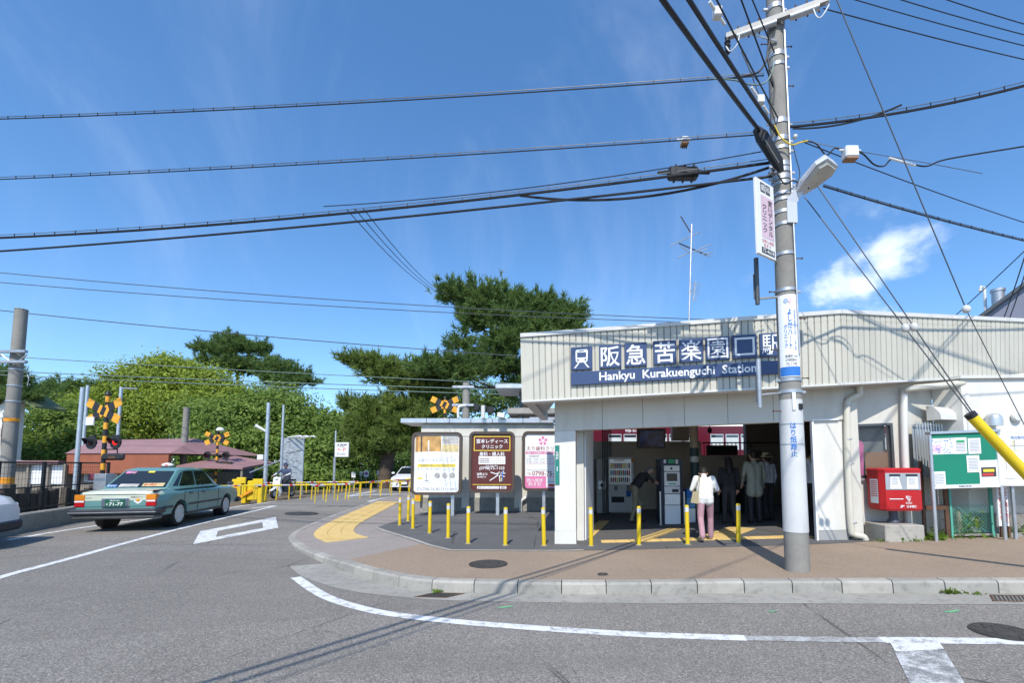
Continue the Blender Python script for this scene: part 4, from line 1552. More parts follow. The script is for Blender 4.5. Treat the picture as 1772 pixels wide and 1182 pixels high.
lb_.build('lid', 'red', mb)
bz = MB().prism([(x * 0.95, y * 0.93) for x, y in plan], 'z', bb - 0.005, bb + 0.019)
bz.build('underside', 'red', mb)
fy = -0.236
sl0, sl1 = bb + (bt - bb) * 0.49, bt - 0.085
MB().box((-hw + 0.05, fy - 0.004, sl0), (hw - 0.06, fy + 0.008, sl1), 0.004).build('slot_surround', pmat('grey_slot_metal', (0.40, 0.42, 0.44), 0.4, 0.2), mb)
for xc, w_ in ((-hw * 0.40, hw * 0.62), (hw * 0.42, hw * 0.66)):
    so = MB().box((xc - w_ * 0.45, fy - 0.008, sl1 - 0.055), (xc + w_ * 0.42, fy - 0.003, sl1 - 0.02))
    so = so.build('mail_slot', 'black', mb)
    tilt_l = 0.10 if xc < 0 else 0.0
    lp = MB().add([(xc - w_ * 0.45, fy - 0.012, sl0 + 0.02), (xc + w_ * (0.5 if xc < 0 else 0.42), fy - 0.012, sl0 + 0.02), (xc + w_ * (0.28 if xc < 0 else 0.42), fy - 0.007, sl1 - 0.07), (xc - w_ * 0.36, fy - 0.007, sl1 - 0.07)], [(0, 1, 2, 3)])
    lp = lp.build('label_plate', 'paper', mb)
    pr = lines(MB(), xc - w_ * 0.28, xc + w_ * 0.2, sl1 - 0.10, 4, 0.035, 0.012, fy - 0.0135)
    tag(pr.build('print', 'ink_grey', mb), kind='stuff')
letter(MB(), '郵便', hw * 0.22, bb + 0.245, 0.11, None, fy - 0.003, 0.01).build('lettering', 'white', mb)
letter(MB(), '〒', hw * 0.22, bb + 0.185, 0.06, None, fy - 0.003, 0.02).build('lettering', 'white', mb)
letter(MB(), 'POST', hw * 0.22, bb + 0.135, 0.115, None, fy - 0.003, 0.01).build('lettering', 'white', mb)
letter(MB(), 'JP', -hw * 0.12, bb + 0.075, 0.08, 0.05, fy - 0.003, 0.03).build('lettering', 'white', mb)
letter(MB(), '日本郵便', hw * 0.36, bb + 0.075, 0.19, None, fy - 0.003, 0.015).build('lettering', 'white', mb)
rect(MB(), -hw * 0.72, bb + 0.205, -hw * 0.05, bb + 0.22, fy - 0.003).build('print', 'white', mb)
sd = MB().add([(-hw - 0.003, -0.10, bb + 0.12), (-hw - 0.003, 0.12, bb + 0.12), (-hw - 0.003, 0.12, bt - 0.2), (-hw - 0.003, -0.10, bt - 0.2)], [(0, 1, 2, 3)]).build('side_label', 'paper', mb)
b2 = MB()
for k in range(9):
    b2.add([(-hw - 0.005, -0.08, bt - 0.23 - k * 0.035), (-hw - 0.005, 0.10, bt - 0.23 - k * 0.035), (-hw - 0.005, 0.10, bt - 0.245 - k * 0.035), (-hw - 0.005, -0.08, bt - 0.245 - k * 0.035)], [(0, 1, 2, 3)])
tag(b2.build('print', 'ink_red', mb), kind='stuff')


# ------------------------------------------------------------------ notice board
nl, nr = gp(1620.5, 937.5), gp(1740, 935)
nd = (nr - nl); nlen = math.hypot(nd.x, nd.y); nd = nd / nlen
NF = frame(nl, nd, Vector((-nd.y, nd.x, 0)).normalized(), Vector((0, 0, 1)))
NFI = NF.inverted()


def nwf(px, py, y=-0.03):
    o, d = NFI @ Vector((0, 0, CAMZ)), NFI.to_3x3() @ ray(px, py)
    t = (y - o.y) / d.y
    p = o + d * t
    return p.x, p.z


NB = thing('notice_board', 'green felt notice board with papers and aluminium frame on two posts', 'notice board', tuple(nl))
nt = nwf(1610, 752)[1]; nb0 = nwf(1615, 846)[1]
for x in (0.0, nlen):
    MB(NF).lathe([(0.03, -0.1), (0.03, nt)], 10, (x, 0, 0)).build('post', 'alu', NB, True, smooth=True)
MB(NF).box((-0.02, -0.05, nt), (nlen + 0.02, 0.09, nt + 0.05), 0.006).build('hood', 'alu', NB, True)
MB(NF).box((0.03, -0.015, nb0), (nlen - 0.03, 0.02, nt)).build('felt_panel', 'green_board', NB, True)
MB(NF).box((0.031, -0.035, nb0 - 0.005), (nlen - 0.031, 0.021, nb0 + 0.06)).build('bottom_rail', 'white_soft', NB, True)
letter(MB(NF), '苦楽園口掲示板', nlen * 0.45, nb0 + 0.028, 0.22, None, -0.038, 0.01).build('lettering', 'ink', NB, True)
papers = [(1612, 1651, 758, 787, 'map'), (1653, 1673, 757, 786, 'txt'), (1677, 1697, 758, 786, 'txt'), (1675, 1695, 788, 818, 'txt'), (1697, 1726, 796, 838, 'pos'), (1615, 1636, 816, 847, 'txt')]
for i, (a, c, y0, y1, k) in enumerate(papers):
    A_, B_ = nwf(a, y1), nwf(c, y0)
    pp = rect(MB(NF), A_[0], A_[1], B_[0], B_[1], -0.018 - 0.001 * i).build('paper_notice', 'paper', NB, True)
    pr = MB(NF)
    w_, h_ = B_[0] - A_[0], B_[1] - A_[1]
    yy = -0.022 - 0.001 * i
    if k == 'txt':
        lines(pr, A_[0] + w_ * 0.12, B_[0] - w_ * 0.12, B_[1] - h_ * 0.2, 8, h_ * 0.09, h_ * 0.03, yy, seed=i)
        tag(pr.build('print', 'ink_grey', pp, True), kind='stuff')
        if i == 1:
            tag(rect(rect(MB(NF), A_[0] + w_ * .2, B_[1] - h_ * .3, A_[0] + w_ * .5, B_[1] - h_ * .15, yy - 0.002), A_[0] + w_ * .5, B_[1] - h_ * .3, A_[0] + w_ * .8, B_[1] - h_ * .15, yy - 0.002).build('print', 'ink_green', pp, True), kind='stuff')
    elif k == 'map':
        r_ = random.Random(3)
        for q in range(60):
            x, z = A_[0] + w_ * r_.uniform(0.04, 0.94), A_[1] + h_ * r_.uniform(0.06, 0.92)
            rect(pr, x, z, x + r_.uniform(0.005, 0.03), z + r_.uniform(0.004, 0.014), yy)
        tag(pr.build('print', 'ink_blue', pp, True), kind='stuff')
        tag(rect(MB(NF), A_[0] + w_ * .05, A_[1] + h_ * .15, A_[0] + w_ * .45, A_[1] + h_ * .6, yy + 0.002).build('print', pmat('pale_pink_print', (0.72, 0.5, 0.6), 0.8), pp, True), kind='stuff')
    else:
        rect(pr, A_[0] + w_ * .1, A_[1] + h_ * .3, B_[0] - w_ * .1, A_[1] + h_ * .7, yy).build('print', 'ink', pp, True)
        rect(MB(NF), A_[0] + w_ * .2, A_[1] + h_ * .5, B_[0] - w_ * .2, A_[1] + h_ * .62, yy - 0.002).build('print', 'ink_yellow', pp, True)
        rect(MB(NF), A_[0] + w_ * .15, A_[1] + h_ * .34, B_[0] - w_ * .25, A_[1] + h_ * .44, yy - 0.002).build('print', 'ink_red', pp, True)

# area map board at the right edge
ml = gp(1752, 935); mY = ml.y - 0.02
ma, mc = pt(1731, 842, mY), pt(1830, 754, mY)
MBD = thing('area_map_board', 'white framed area map board at the right edge', 'map board', (ma.x, mY, z_walk(ma.x, mY)))
MB().box(tuple(ma), (mc.x, mY + 0.05, mc.z), 0.01).build('board', 'white_soft', MBD, True)
rect(MB(), ma.x + 0.05, ma.z + 0.06, mc.x - 0.05, mc.z - 0.06, mY - 0.003).build('map_sheet', pmat('map_paper', (0.74, 0.74, 0.66), 0.7), MBD, True)
r_ = random.Random(5)
for m_, cnt in (('ink_yellow', 9), ('ink_grey', 16), ('ink_red', 3)):
    pr = MB()
    for q in range(cnt):
        x, z = r_.uniform(ma.x + 0.08, mc.x - 0.3), r_.uniform(ma.z + 0.1, mc.z - 0.15)
        if m_ == 'ink_red':
            rect(pr, x, z, x + 0.05, z + 0.04, mY - 0.009)
        elif q % 2:
            rect(pr, x, z, x + r_.uniform(0.15, 0.4), z + 0.008, mY - 0.006)
        else:
            rect(pr, x, z, x + 0.008, min(mc.z - 0.08, z + r_.uniform(0.1, 0.4)), mY - 0.007)
    tag(pr.build('print', m_, MBD, True), kind='stuff')
letter(MB(), '周辺案内図', ma.x + 0.4, mc.z - 0.035, 0.3, None, mY - 0.006).build('lettering', 'ink_blue', MBD, True)
for x in (ma.x + 0.25, ma.x + 0.95):
    MB().box((x, mY + 0.051, z_walk(x, mY) - 0.05), (x + 0.05, mY + 0.09, mc.z - 0.05)).build('post', 'steel', MBD, True)

# white vertical banner sign behind the right post of the notice board
bp = gp(1736, 933); bY = bp.y + 0.08
bl0, bl1 = pt(1729, 911, bY), pt(1747, 911, bY)
bu0 = pt(1719, 760, bY)
BN = thing('vertical_banner', 'white upright board with red characters behind the notice board post', 'sign', (bl0.x, bY, bp.z))
MB().add([bl0, bl1, Vector((bu0.x + 0.2, bY, bu0.z)), bu0] + [p + Vector((0, 0.03, 0)) for p in (bl0, bl1, Vector((bu0.x + 0.2, bY, bu0.z)), bu0)],
         [(0, 1, 2, 3), (4, 5, 6, 7), (0, 1, 5, 4), (1, 2, 6, 5), (2, 3, 7, 6), (3, 0, 4, 7)]).build('board', 'white', BN, True)
fr_b = frame(bl0 + Vector((0, -0.004, 0)), Vector((1, 0, 0)), Vector((0, 1, 0)), Vector(((bu0.x - bl0.x) / (bu0.z - bl0.z), 0, 1)))
hB = bu0.z - bl0.z
letter(MB(fr_b), 'ポ\nイ\n捨\nて\n・\nレ\n定\nり\n違\n反\n地\n区', 0.145, hB * 0.40, 0.075, hB * 0.72, 0, 0.01).build('lettering', 'ink_red', BN, True)
letter(MB(fr_b), '町\n・\n石\n刎\n町\n自\n治\n会', 0.055, hB * 0.33, 0.06, hB * 0.52, 0, 0.01).build('lettering', 'ink_red', BN, True)
MB().box((bl0.x + 0.06, bY + 0.031, bp.z - 0.05), (bl0.x + 0.11, bY + 0.06, bl0.z + 0.2)).build('post', 'rust', BN, True)
MB().box((bl0.x + 0.2, bY + 0.031, bp.z - 0.05), (bl0.x + 0.24, bY + 0.06, bl0.z + 0.2)).build('post', 'rust', BN, True)

# ------------------------------------------------------------------ chain-link fence behind the boards
M['fence_green'] = pmat('green_wire', (0.10, 0.36, 0.27), 0.5, 0.1)
M['fence_grey'] = pmat('grey_wire', (0.33, 0.32, 0.28), 0.5, 0.4)
f0, f1 = pt(1600, 915, 8.78), pt(1860, 915, 8.66)
FN = thing('wire_fence', 'rusty chain-link fence with green mesh behind the notice board', 'fence', (f0.x, f0.y, z_walk(f0.x, f0.y)))
fd = f1 - f0; fd.z = 0; fl = fd.length; fd.normalize()
FF = frame(Vector((f0.x, f0.y, z_walk(f0.x, f0.y))), fd + Vector((0, 0, 0.03)), Vector((-fd.y, fd.x, 0)), Vector((0, 0, 1)))
fh = pt(1640, 812, 8.75).z - z_walk(f0.x, f0.y)


def mesh_net(x0, x1, z0, z1, m, r=0.0022, s=0.06):
    """diamond wire mesh"""
    b_ = MB(FF)
    n_ = int((x1 - x0 + z1 - z0) / s)
    for k in range(n_):
        for sg_ in (1, -1):
            a_ = x0 - (z1 - z0) + k * s if sg_ > 0 else x0 + k * s
            # line x = a + sg*(z-z0)
            za, zb_ = z0, z1
            xa, xb = a_, a_ + sg_ * (z1 - z0)
            if sg_ > 0:
                if xa < x0: za = z0 + (x0 - xa); xa = x0
                if xb > x1: zb_ = z1 - (xb - x1); xb = x1
            else:
                if xa > x1: za = z0 + (xa - x1); xa = x1
                if xb < x0: zb_ = z1 - (x0 - xb); xb = x0
            if zb_ - za > 0.02:
                b_.tube([(xa, 0.004 * sg_, za), (xb, 0.004 * sg_, zb_)], r, 3, False)
    return tag(b_.build('mesh', m, FN, True), kind='stuff')


xg0, xg1 = (pt(1646, 880, 8.76).x - f0.x), (pt(1712, 880, 8.74).x - f0.x)
mesh_net(0.02, xg0 - 0.1, 0.1, fh, 'fence_grey')
mesh_net(xg0, xg1, 0.10, 0.62, 'fence_green', 0.004)
mesh_net(xg0, xg1, 0.625, fh + 0.1, 'fence_grey')
mesh_net(xg1 + 0.05, fl, 0.1, fh + 0.15, 'fence_grey')
for x, w_, m_, h_ in ((0.0, 0.025, 'rust', fh + 0.15), (xg0 - 0.09, 0.035, 'rust', fh), (xg0 - 0.02, 0.02, 'fence_green', fh), (xg1 + 0.02, 0.025, 'fence_green', fh + 0.1), (xg1 + 0.9, 0.02, 'fence_grey', fh + 0.15), (fl, 0.02, 'fence_grey', fh)):
    MB(FF).box((x - w_, -0.02, -0.1), (x + w_, 0.02, h_)).build('post', m_, FN, True)
MB(FF).box((0.03, -0.03, 0.53), (xg0 - 0.13, 0.03, 0.62)).build('rail', 'rust', FN, True)
MB(FF).box((xg0, -0.03, 0.04), (xg1, 0.03, 0.075)).build('rail', 'fence_grey', FN, True)
MB(FF).box((xg1 + 0.05, -0.05, -0.1), (fl, 0.08, 0.07)).build('footing', 'conc_dirty', FN, True)
# dark posts (cut trunks) behind the mesh
for (px, py, h_, r_, lab) in ((1661, 925, 0.26, 0.05, 'short pale tree stump behind the green mesh'), (1659, 905, 0.5, 0.045, 'charred cut trunk behind the green mesh')):
    p = pt(px, py, 8.86)
    z = z_walk(p.x, p.y)
    s_ = thing('tree_stump', lab, 'stump', (p.x, p.y, z))
    MB().tube([(0, 0, -0.02), (0.01, 0, h_ * 0.5), (-0.01, 0, h_)], [r_ * 1.2, r_, r_ * 0.9], 9).build('trunk', pmat('stump_wood', (0.36, 0.25, 0.17), 0.9, 0, 0.3, 8), s_, smooth=True)
    MB().lathe([(0.0, h_), (r_ * 0.92, h_), (r_ * 0.8, h_ + 0.01), (0.0, h_ + 0.012)], 9).build('cut_end', 'black' if h_ > 0.4 else 'brown_board', s_)

# ------------------------------------------------------------------ utility pole
PB = gp(1380, 988)
PX, PY = PB.x, PB.y
UP = thing('utility_pole', 'tall concrete utility pole on the pavement carrying cables and signs', 'utility pole', tuple(PB))
prad = lambda z: 0.163 - 0.0058 * z
zp = lambda py: pt(1370, py, PY).z - PB.z      # height above the pole's foot
MB().lathe([(prad(0), -0.2), (prad(0), 0.0), (prad(5), 5.0), (prad(11), 11.0), (0.01, 11.02)], 24).build('shaft', 'conc_pole', UP, smooth=True)
M['sheath'] = pmat('grey_white_sheath', (0.58, 0.575, 0.555), 0.5, 0, 0.06, 2, 0.02, dirt=(0.30, 0.29, 0.26), dirtamt=0.55)


def sleeve(z0, z1, off=0.006, seg=24):
    return [(prad(z0), z0), (prad(z0) + off, z0), (prad(z1) + off, z1), (prad(z1), z1)]


MB().lathe(sleeve(zp(920), zp(770)), 24).build('sheath', 'sheath', UP, smooth=True)
MB().lathe(sleeve(zp(769), zp(693)), 24).build('sheath', 'sheath', UP, smooth=True)
for y in (769.5, 735):
    MB().lathe(sleeve(zp(y) - 0.008, zp(y) + 0.008, 0.009), 24).build('sheath_strap', 'steel', UP, smooth=True)
wrapxy = lambda Rr, a0=0.0: (lambda x, y, z: (Rr * math.sin(x / Rr + a0), -Rr * math.cos(x / Rr + a0), y))
Rt = prad(zp(760)) + 0.010
cdir = math.atan2(-PX, PY) * -1 + 0.0      # angle of the side facing the camera
a_cam = -math.atan2(PX, PY)
letter(MB(), 'は\nり\n紙\n禁\n止', 0.02, (zp(742) + zp(782)) / 2, 0.085, zp(724) - zp(782), 0, 0.02, 1, 1, wrapxy(Rt, a_cam)).build('lettering', 'ink_blue', UP)

# steel bands, bolts, clamps
bands = [(290, 3), (300, 3), (312, 3), (322, 2), (340, 2), (350, 2), (371, 2), (392, 2), (246, 3), (262, 2), (100, 3), (118, 2), (505, 2), (659, 2), (679, 2), (443, 2), (216, 3), (18, 3)]
for y, k in bands:
    z = zp(y)
    MB().lathe([(prad(z), z - 0.012 * k), (prad(z) + 0.012, z - 0.012 * k), (prad(z) + 0.012, z + 0.012 * k), (prad(z), z + 0.012 * k)], 24).build('band', 'steel', UP, smooth=True)
    for s in (-1, 1):
        if (y + s) % 3:
            MB().box((s * (prad(z) + 0.005), -0.03, z - 0.02), (s * (prad(z) + 0.07), 0.0, z + 0.02), 0.004).build('clamp', 'steel', UP)
for (px, py, s) in ((1388, 448, 1), (1402, 552, 1), (1404, 655, 1), (1325, 606, -1), (1334, 712, -1), (1322, 506, -1), (1365, 150, 1), (1366, 82, 1), (1325, 78, -1)):
    z = zp(py)
    MB().tube([(s * prad(z) * 0.9, -0.02, z), (s * (prad(z) + 0.11), -0.02, z)], 0.008, 6).build('step_bolt', 'rust', UP)
    MB().tube([(s * (prad(z) + 0.11), -0.02, z), (s * (prad(z) + 0.12), -0.02, z)], 0.016, 6).build('step_bolt_head', 'rust', UP)
MB().tube([(0.08, -prad(4) - 0.012, 3.1), (0.075, -prad(6) - 0.008, 6.0), (0.07, -prad(9) - 0.008, 10.5)], 0.012, 6).build('conduit', 'steel', UP)
# small plates under the sign
MB().box((-0.06, -prad(2.6) - 0.02, zp(712)), (-0.01, -prad(2.6) - 0.008, zp(682)), 0.003).build('number_plate', 'white', UP)
MB().box((0.03, -prad(2.6) - 0.014, zp(711)), (0.09, -prad(2.6) + 0.01, zp(701)), 0.003).build('dark_plate', 'black', UP)

# cross-arms
M['steel_mid'] = pmat('weathered_steel', (0.30, 0.30, 0.29), 0.6, 0.4, 0.2, 6, dirt=(0.2, 0.11, 0.06))
ca0, ca1 = pt(1262, 78, 6.92), pt(1428, 17, 6.36)
cad = (ca1 - ca0); cad.z = 0; cal = cad.length; cad.normalize()
CA = thing('cross_arm', 'galvanised cross-arm with insulators near the top of the utility pole', 'cross-arm', (PX, PY, pt(1345, 48, PY).z))
zc = pt(1345, 48, PY).z
CF = frame(Vector((PX, PY - prad(6.5) - 0.05, zc)), cad, Vector((-cad.y, cad.x, 0)), Vector((0, 0, 1)))
MB(CF).box((-0.78, -0.04, -0.045), (0.62, 0.035, 0.045), 0.006).build('beam', 'steel_mid', CA, True)
MB(CF).tube([(-0.62, -0.03, -0.085), (-0.06, -0.03, -0.085)], 0.045, 10).build('pipe_beam', 'steel', CA, True, smooth=True)
MB(CF).tube([(0.12, -0.03, -0.085), (0.5, -0.03, -0.085)], 0.05, 10).build('pipe_beam', 'steel', CA, True, smooth=True)
for x in (-0.6, -0.45, -0.3, 0.2, 0.35, 0.5):
    MB(CF).tube([(x, 0, -0.14), (x, 0, 0.11)], 0.012, 6).build('bolt', 'rust', CA, True)
M['porcelain'] = pmat('porcelain', (0.62, 0.61, 0.57), 0.2, 0, 0.1, 5)
for x in (0.6, -0.76):
    z0 = 0.05 if x > 0 else -0.2
    MB(CF).lathe([(0.02, z0 - 0.1), (0.05, z0 - 0.06), (0.03, z0), (0.05, z0 + 0.03), (0.03, z0 + 0.07), (0.05, z0 + 0.1), (0.03, z0 + 0.14), (0.04, z0 + 0.2), (0.0, z0 + 0.21)], 12, (x, 0, 0)).build('insulator', 'porcelain' if x > 0 else 'black', CA, True, smooth=True)
for x0_, pts_ in ((0.45, [(0.42, -0.06, -0.1), (0.45, -0.08, -0.25), (0.5, -0.08, -0.3), (0.56, -0.08, -0.24), (0.62, -0.05, -0.12)]), (-0.6, [(-0.58, -0.06, -0.1), (-0.62, -0.1, -0.28), (-0.72, -0.08, -0.33), (-0.78, -0.05, -0.2)])):
    MB(CF).tube(smooth_path(pts_, 4), 0.009, 6).build('jumper_wire', 'white_soft', CA, True, smooth=True)
MB(CF).tube([(-0.5, 0.0, -0.03), (-0.06, 0.02, -0.35)], 0.015, 6).build('brace', 'steel', CA, True)

# street lamp
LP = thing('street_lamp', 'pale grey street lamp with angular glass head on the utility pole', 'street lamp', tuple(pt(1368, 388, PY - 0.12)))
M['lamp_grey'] = pmat('lamp_grey_paint', (0.55, 0.57, 0.60), 0.4, 0.1, 0.05)
lY = PY - 0.1
arm = [pt(1368, 388, lY), pt(1367, 352, lY), pt(1384, 325, lY - 0.05), pt(1398, 312, lY - 0.1)]


def beam(path, wd, ht, name, m, par):
    b_ = MB()
    vs, fs = [], []
    P = [Vector(p) for p in path]
    for i, p in enumerate(P):
        d = (P[min(i + 1, len(P) - 1)] - P[max(i - 1, 0)]).normalized()
        s = d.cross(Vector((0, 1, 0))).normalized()
        f = s.cross(d).normalized()
        w_, h_ = (wd[i] if isinstance(wd, list) else wd), (ht[i] if isinstance(ht, list) else ht)
        vs += [p + s * w_ + f * h_, p - s * w_ + f * h_, p - s * w_ - f * h_, p + s * w_ - f * h_]
    for i in range(len(P) - 1):
        for k in range(4):
            fs.append((i * 4 + k, i * 4 + (k + 1) % 4, (i + 1) * 4 + (k + 1) % 4, (i + 1) * 4 + k))
    fs += [(0, 1, 2, 3), tuple(range(len(vs) - 4, len(vs)))]
    b_.add(vs, fs)
    return b_.build(name, m, par, True)


beam(arm, [0.075, 0.075, 0.07, 0.07], [0.06, 0.06, 0.06, 0.06], 'arm', 'lamp_grey', LP)
h0, h1 = pt(1384, 332, lY - 0.05), pt(1434, 284, lY - 0.40)
hd_ = (h1 - h0); hl_ = hd_.length; hd_.normalize()
hup = Vector((-0.30, 0.62, 0.72)); hup = (hup - hd_ * hup.dot(hd_)).normalized()
hs = hd_.cross(hup).normalized()
HF = frame(h0, hd_, hs, hup)
top = [(0.0, 0.085), (0.14, 0.14), (0.38, 0.20), (hl_ + 0.05, 0.14)]
hb = MB(HF)
vs = []
for (x, w_) in top:
    vs += [(x, -w_, 0.02), (x, -w_ * 0.75, 0.09), (x, w_ * 0.75, 0.09), (x, w_, 0.02), (x, w_, -0.03), (x, -w_, -0.03)]
fs = []
for i in range(3):
    for k in range(6):
        fs.append((i * 6 + k, i * 6 + (k + 1) % 6, i * 6 + 6 + (k + 1) % 6, i * 6 + 6 + k))
fs += [tuple(range(6)), tuple(range(18, 24))]
hb.add(vs, fs).build('housing', 'lamp_grey', LP, True)
t = NT('lamp_glass')
t.color(t.mix(t.noise(t.obj(), 9, 3), (0.30, 0.29, 0.25), (0.55, 0.54, 0.48))); t.set(rough=0.15, spec=0.7)
M['lamp_glass'] = t.m
gb = MB(HF)
gp_ = [(0.14, -0.12), (0.38, -0.178), (hl_ + 0.02, -0.12), (hl_ + 0.02, 0.12), (0.38, 0.178), (0.14, 0.12)]
n = 6
gb.add([(x, y, -0.031) for x, y in gp_] + [(x * 0.95 + 0.012, y * 0.8, -0.075) for x, y in gp_], [tuple(range(6, 12))] + [(i, (i + 1) % 6, 6 + (i + 1) % 6, 6 + i) for i in range(6)])
gb.build('glass', 'lamp_glass', LP, True)

# projecting sign, board edge-on to the street
ps0, ps1 = pt(1310, 438, 6.30), pt(1341, 453, 6.56)
pz1 = pt(1308, 306, 6.30).z
PS = thing('projecting_sign', 'white and pink vertical dental clinic sign projecting from the pole', 'sign', tuple(ps0))
psd = ps1 - ps0; psd.z = 0; psl = psd.length; psd.normalize()
PF = frame(Vector((ps0.x, ps0.y, ps0.z)), psd, Vector((-psd.y, psd.x, 0)), Vector((0, 0, 1)))
ph = pz1 - ps0.z
MB(PF).box((0, -0.02, 0), (psl, 0.02, ph), 0.004).build('board', 'white', PS, True)
rect(MB(PF), psl * 0.24, ph * 0.24, psl * 0.93, ph * 0.80, -0.0225).build('panel', pmat('pale_pink_enamel', (0.66, 0.48, 0.54), 0.5), PS, True)
for k in range(2):
    rect(MB(PF), psl * (0.24 + 0.29 * k), ph * 0.84, psl * (0.49 + 0.29 * k), ph * 0.965, -0.0225).build('print', 'ink', PS, True)
letter(MB(PF), '歯', psl * 0.365, ph * 0.9025, psl * 0.2, ph * 0.09, -0.0245, 0.01).build('lettering', 'white', PS, True)
letter(MB(PF), '科', psl * 0.655, ph * 0.9025, psl * 0.2, ph * 0.09, -0.0245, 0.01).build('lettering', 'white', PS, True)
letter(MB(PF), '宮\n川\nデ\nン\nタ\nル', psl * 0.74, ph * 0.53, psl * 0.26, ph * 0.48, -0.0245, 0.015).build('lettering', 'ink', PS, True)
letter(MB(PF), 'ク\nリ\nニ\nッ\nク', psl * 0.42, ph * 0.50, psl * 0.24, ph * 0.38, -0.0245, 0.012).build('lettering', 'ink', PS, True)
letter(MB(PF), '北夙川小学校', psl * 0.56, ph * 0.195, psl * 0.66, ph * 0.05, -0.0225, 0.005).build('lettering', 'ink_red', PS, True)
letter(MB(PF), '北すぐ', psl * 0.52, ph * 0.14, psl * 0.4, ph * 0.05, -0.0225, 0.005).build('lettering', 'ink_red', PS, True)
rect(MB(PF), psl * 0.2, ph * 0.03, psl * 0.92, ph * 0.105, -0.0225).build('print', 'ink', PS, True)
letter(MB(PF), '75-4618', psl * 0.56, ph * 0.068, psl * 0.62, ph * 0.05, -0.0245, 0.01).build('lettering', 'white', PS, True)
for z in (ph * 0.93, ph * 0.05):
    MB(PF).tube([(psl - 0.02, 0.03, z), (psl + 0.2, 0.06, z - 0.03)], 0.012, 6).build('bracket', 'steel', PS, True)

# wrapped clinic sign on the pole
WS = thing('wrapped_sign', 'white and blue clinic sign wrapped round the utility pole', 'sign', (PX, PY, PB.z + zp(655)))
z0, z1 = zp(653), zp(513)
zr = 0.0
b_ = MB()
N = 14
A0, A1 = a_cam - 0.82, a_cam + 1.10
r0, r1 = prad(z0) + 0.012, prad(z1) + 0.012
b_.add([((r0 if j == 0 else r1) * math.sin(A0 + (A1 - A0) * k / N), -(r0 if j == 0 else r1) * math.cos(A0 + (A1 - A0) * k / N), (z1 - z0) * j) for j in (0, 1) for k in range(N + 1)],
       [(k, k + 1, N + 2 + k, N + 1 + k) for k in range(N)])
b_.build('sheet', 'white', WS, smooth=True)
Rw = (r0 + r1) / 2 + 0.0035
ac = (A0 + A1) / 2
H = z1 - z0
W_ = Rw * (A1 - A0)
b_ = MB()
rb = r0 + 0.0025
b_.add([(rb * math.sin(A0 + 0.05 + (A1 - A0 - 0.1) * k / N), -rb * math.cos(A0 + 0.05 + (A1 - A0 - 0.1) * k / N), H * (0.01 + 0.11 * j)) for j in (0, 1) for k in range(N + 1)], [(k, k + 1, N + 2 + k, N + 1 + k) for k in range(N)])
b_.build('print', 'ink_blue', WS, smooth=True)
wl_ = lambda s, fx, fz, w, h, m, bold=0.01: letter(MB(), s, W_ * fx, H * fz, W_ * w if w else None, H * h if h else None, 0, bold, 1, 1, wrapxy(Rw + 0.002, ac)).build('lettering', m, WS)
wl_('よ\nし\nだ\nハ\n｜\nト', 0.04, 0.58, 0.20, 0.48, 'ink_blue', 0.02)
wl_('ク\nリ\nニ\nッ\nク', -0.15, 0.49, 0.15, 0.28, 'ink_blue', 0.012)
wl_('循環器内科\n', 0.3, 0.62, None, 0.02, 'ink_blue', 0.0)
wl_('循\n環\n器\n内\n科\n・\n外\n科', 0.27, 0.56, 0.07, 0.5, 'ink_blue', 0.005)
wl_('南郷町14-8', 0.06, 0.245, 0.55, 0.035, 'ink', 0.005)
wl_('大沢西宮線沿い', 0.06, 0.20, 0.55, 0.035, 'ink', 0.005)
wl_('72-1192', 0.06, 0.15, 0.5, 0.035, 'ink', 0.01)
wl_('ここは　　南', 0.02, 0.095, 0.5, 0.025, 'white', 0.008)
wl_('石刎町', 0.1, 0.048, 0.34, 0.03, 'white', 0.012)
hb = MB()
for q, (fx, m_) in enumerate(((-0.1, 'ink_blue'), (0.08, 'ink_pink'))):
    pts_ = [(fx + 0.1 * math.cos(k * math.pi / 8) * (1 if q else 1), 0.925 + 0.025 * math.sin(k * math.pi / 8) - (0.02 if k == 12 else 0)) for k in range(16)]
    MB().add([wrapxy(Rw + 0.002, ac)(W_ * x, H * z, 0) for x, z in pts_], [tuple(range(16))]).build('print', pmat('pale_' + m_, (0.35, 0.45, 0.65) if q == 0 else (0.75, 0.55, 0.58), 0.6), WS)

# two slim antennas on brackets left of the pole
for (x, y0, y1, by, m_, lab) in ((1311, 447, 527, 518, 'steel_dark', 'dark tube antenna on a bracket high on the pole'), (1315, 622, 706, 684, 'steel', 'grey tube antenna on a bracket before the name sign')):
    a_, c_ = pt(x, y1, PY - 0.02), pt(x, y0, PY - 0.02)
    an = thing('tube_antenna', lab, 'antenna', (a_.x, a_.y, a_.z))
    h_ = c_.z - a_.z
    MB().lathe([(0.0, 0.0), (0.03, 0.0), (0.033, 0.06), (0.033, h_), (0.0, h_ + 0.01)], 12).build('tube', m_, an, smooth=True)
    MB().tube([(-0.045, 0, 0.08), (-0.045, 0, h_ * 0.65)], 0.008, 6).build('rod', 'steel_dark', an)
    zb_ = pt(x, by, PY).z - a_.z
    MB().tube([(0.0, 0, zb_), (PX - a_.x - 0.12, 0.0, zb_ + 0.03)], 0.018, 6).build('bracket', 'steel', an)


# ------------------------------------------------------------------ cables
M['cable'] = pmat('black_cable', (0.012, 0.013, 0.016), 0.55)
M['wire'] = pmat('grey_wire_strand', (0.09, 0.095, 0.10), 0.5, 0.4)
M['wire_green'] = pmat('verdigris_wire', (0.16, 0.22, 0.20), 0.6, 0.2)


def sagged(p0, p1, sag, n=24):
    return [p0.lerp(p1, k / n) - Vector((0, 0, 4 * sag * (k / n) * (1 - k / n))) for k in range(n + 1)]


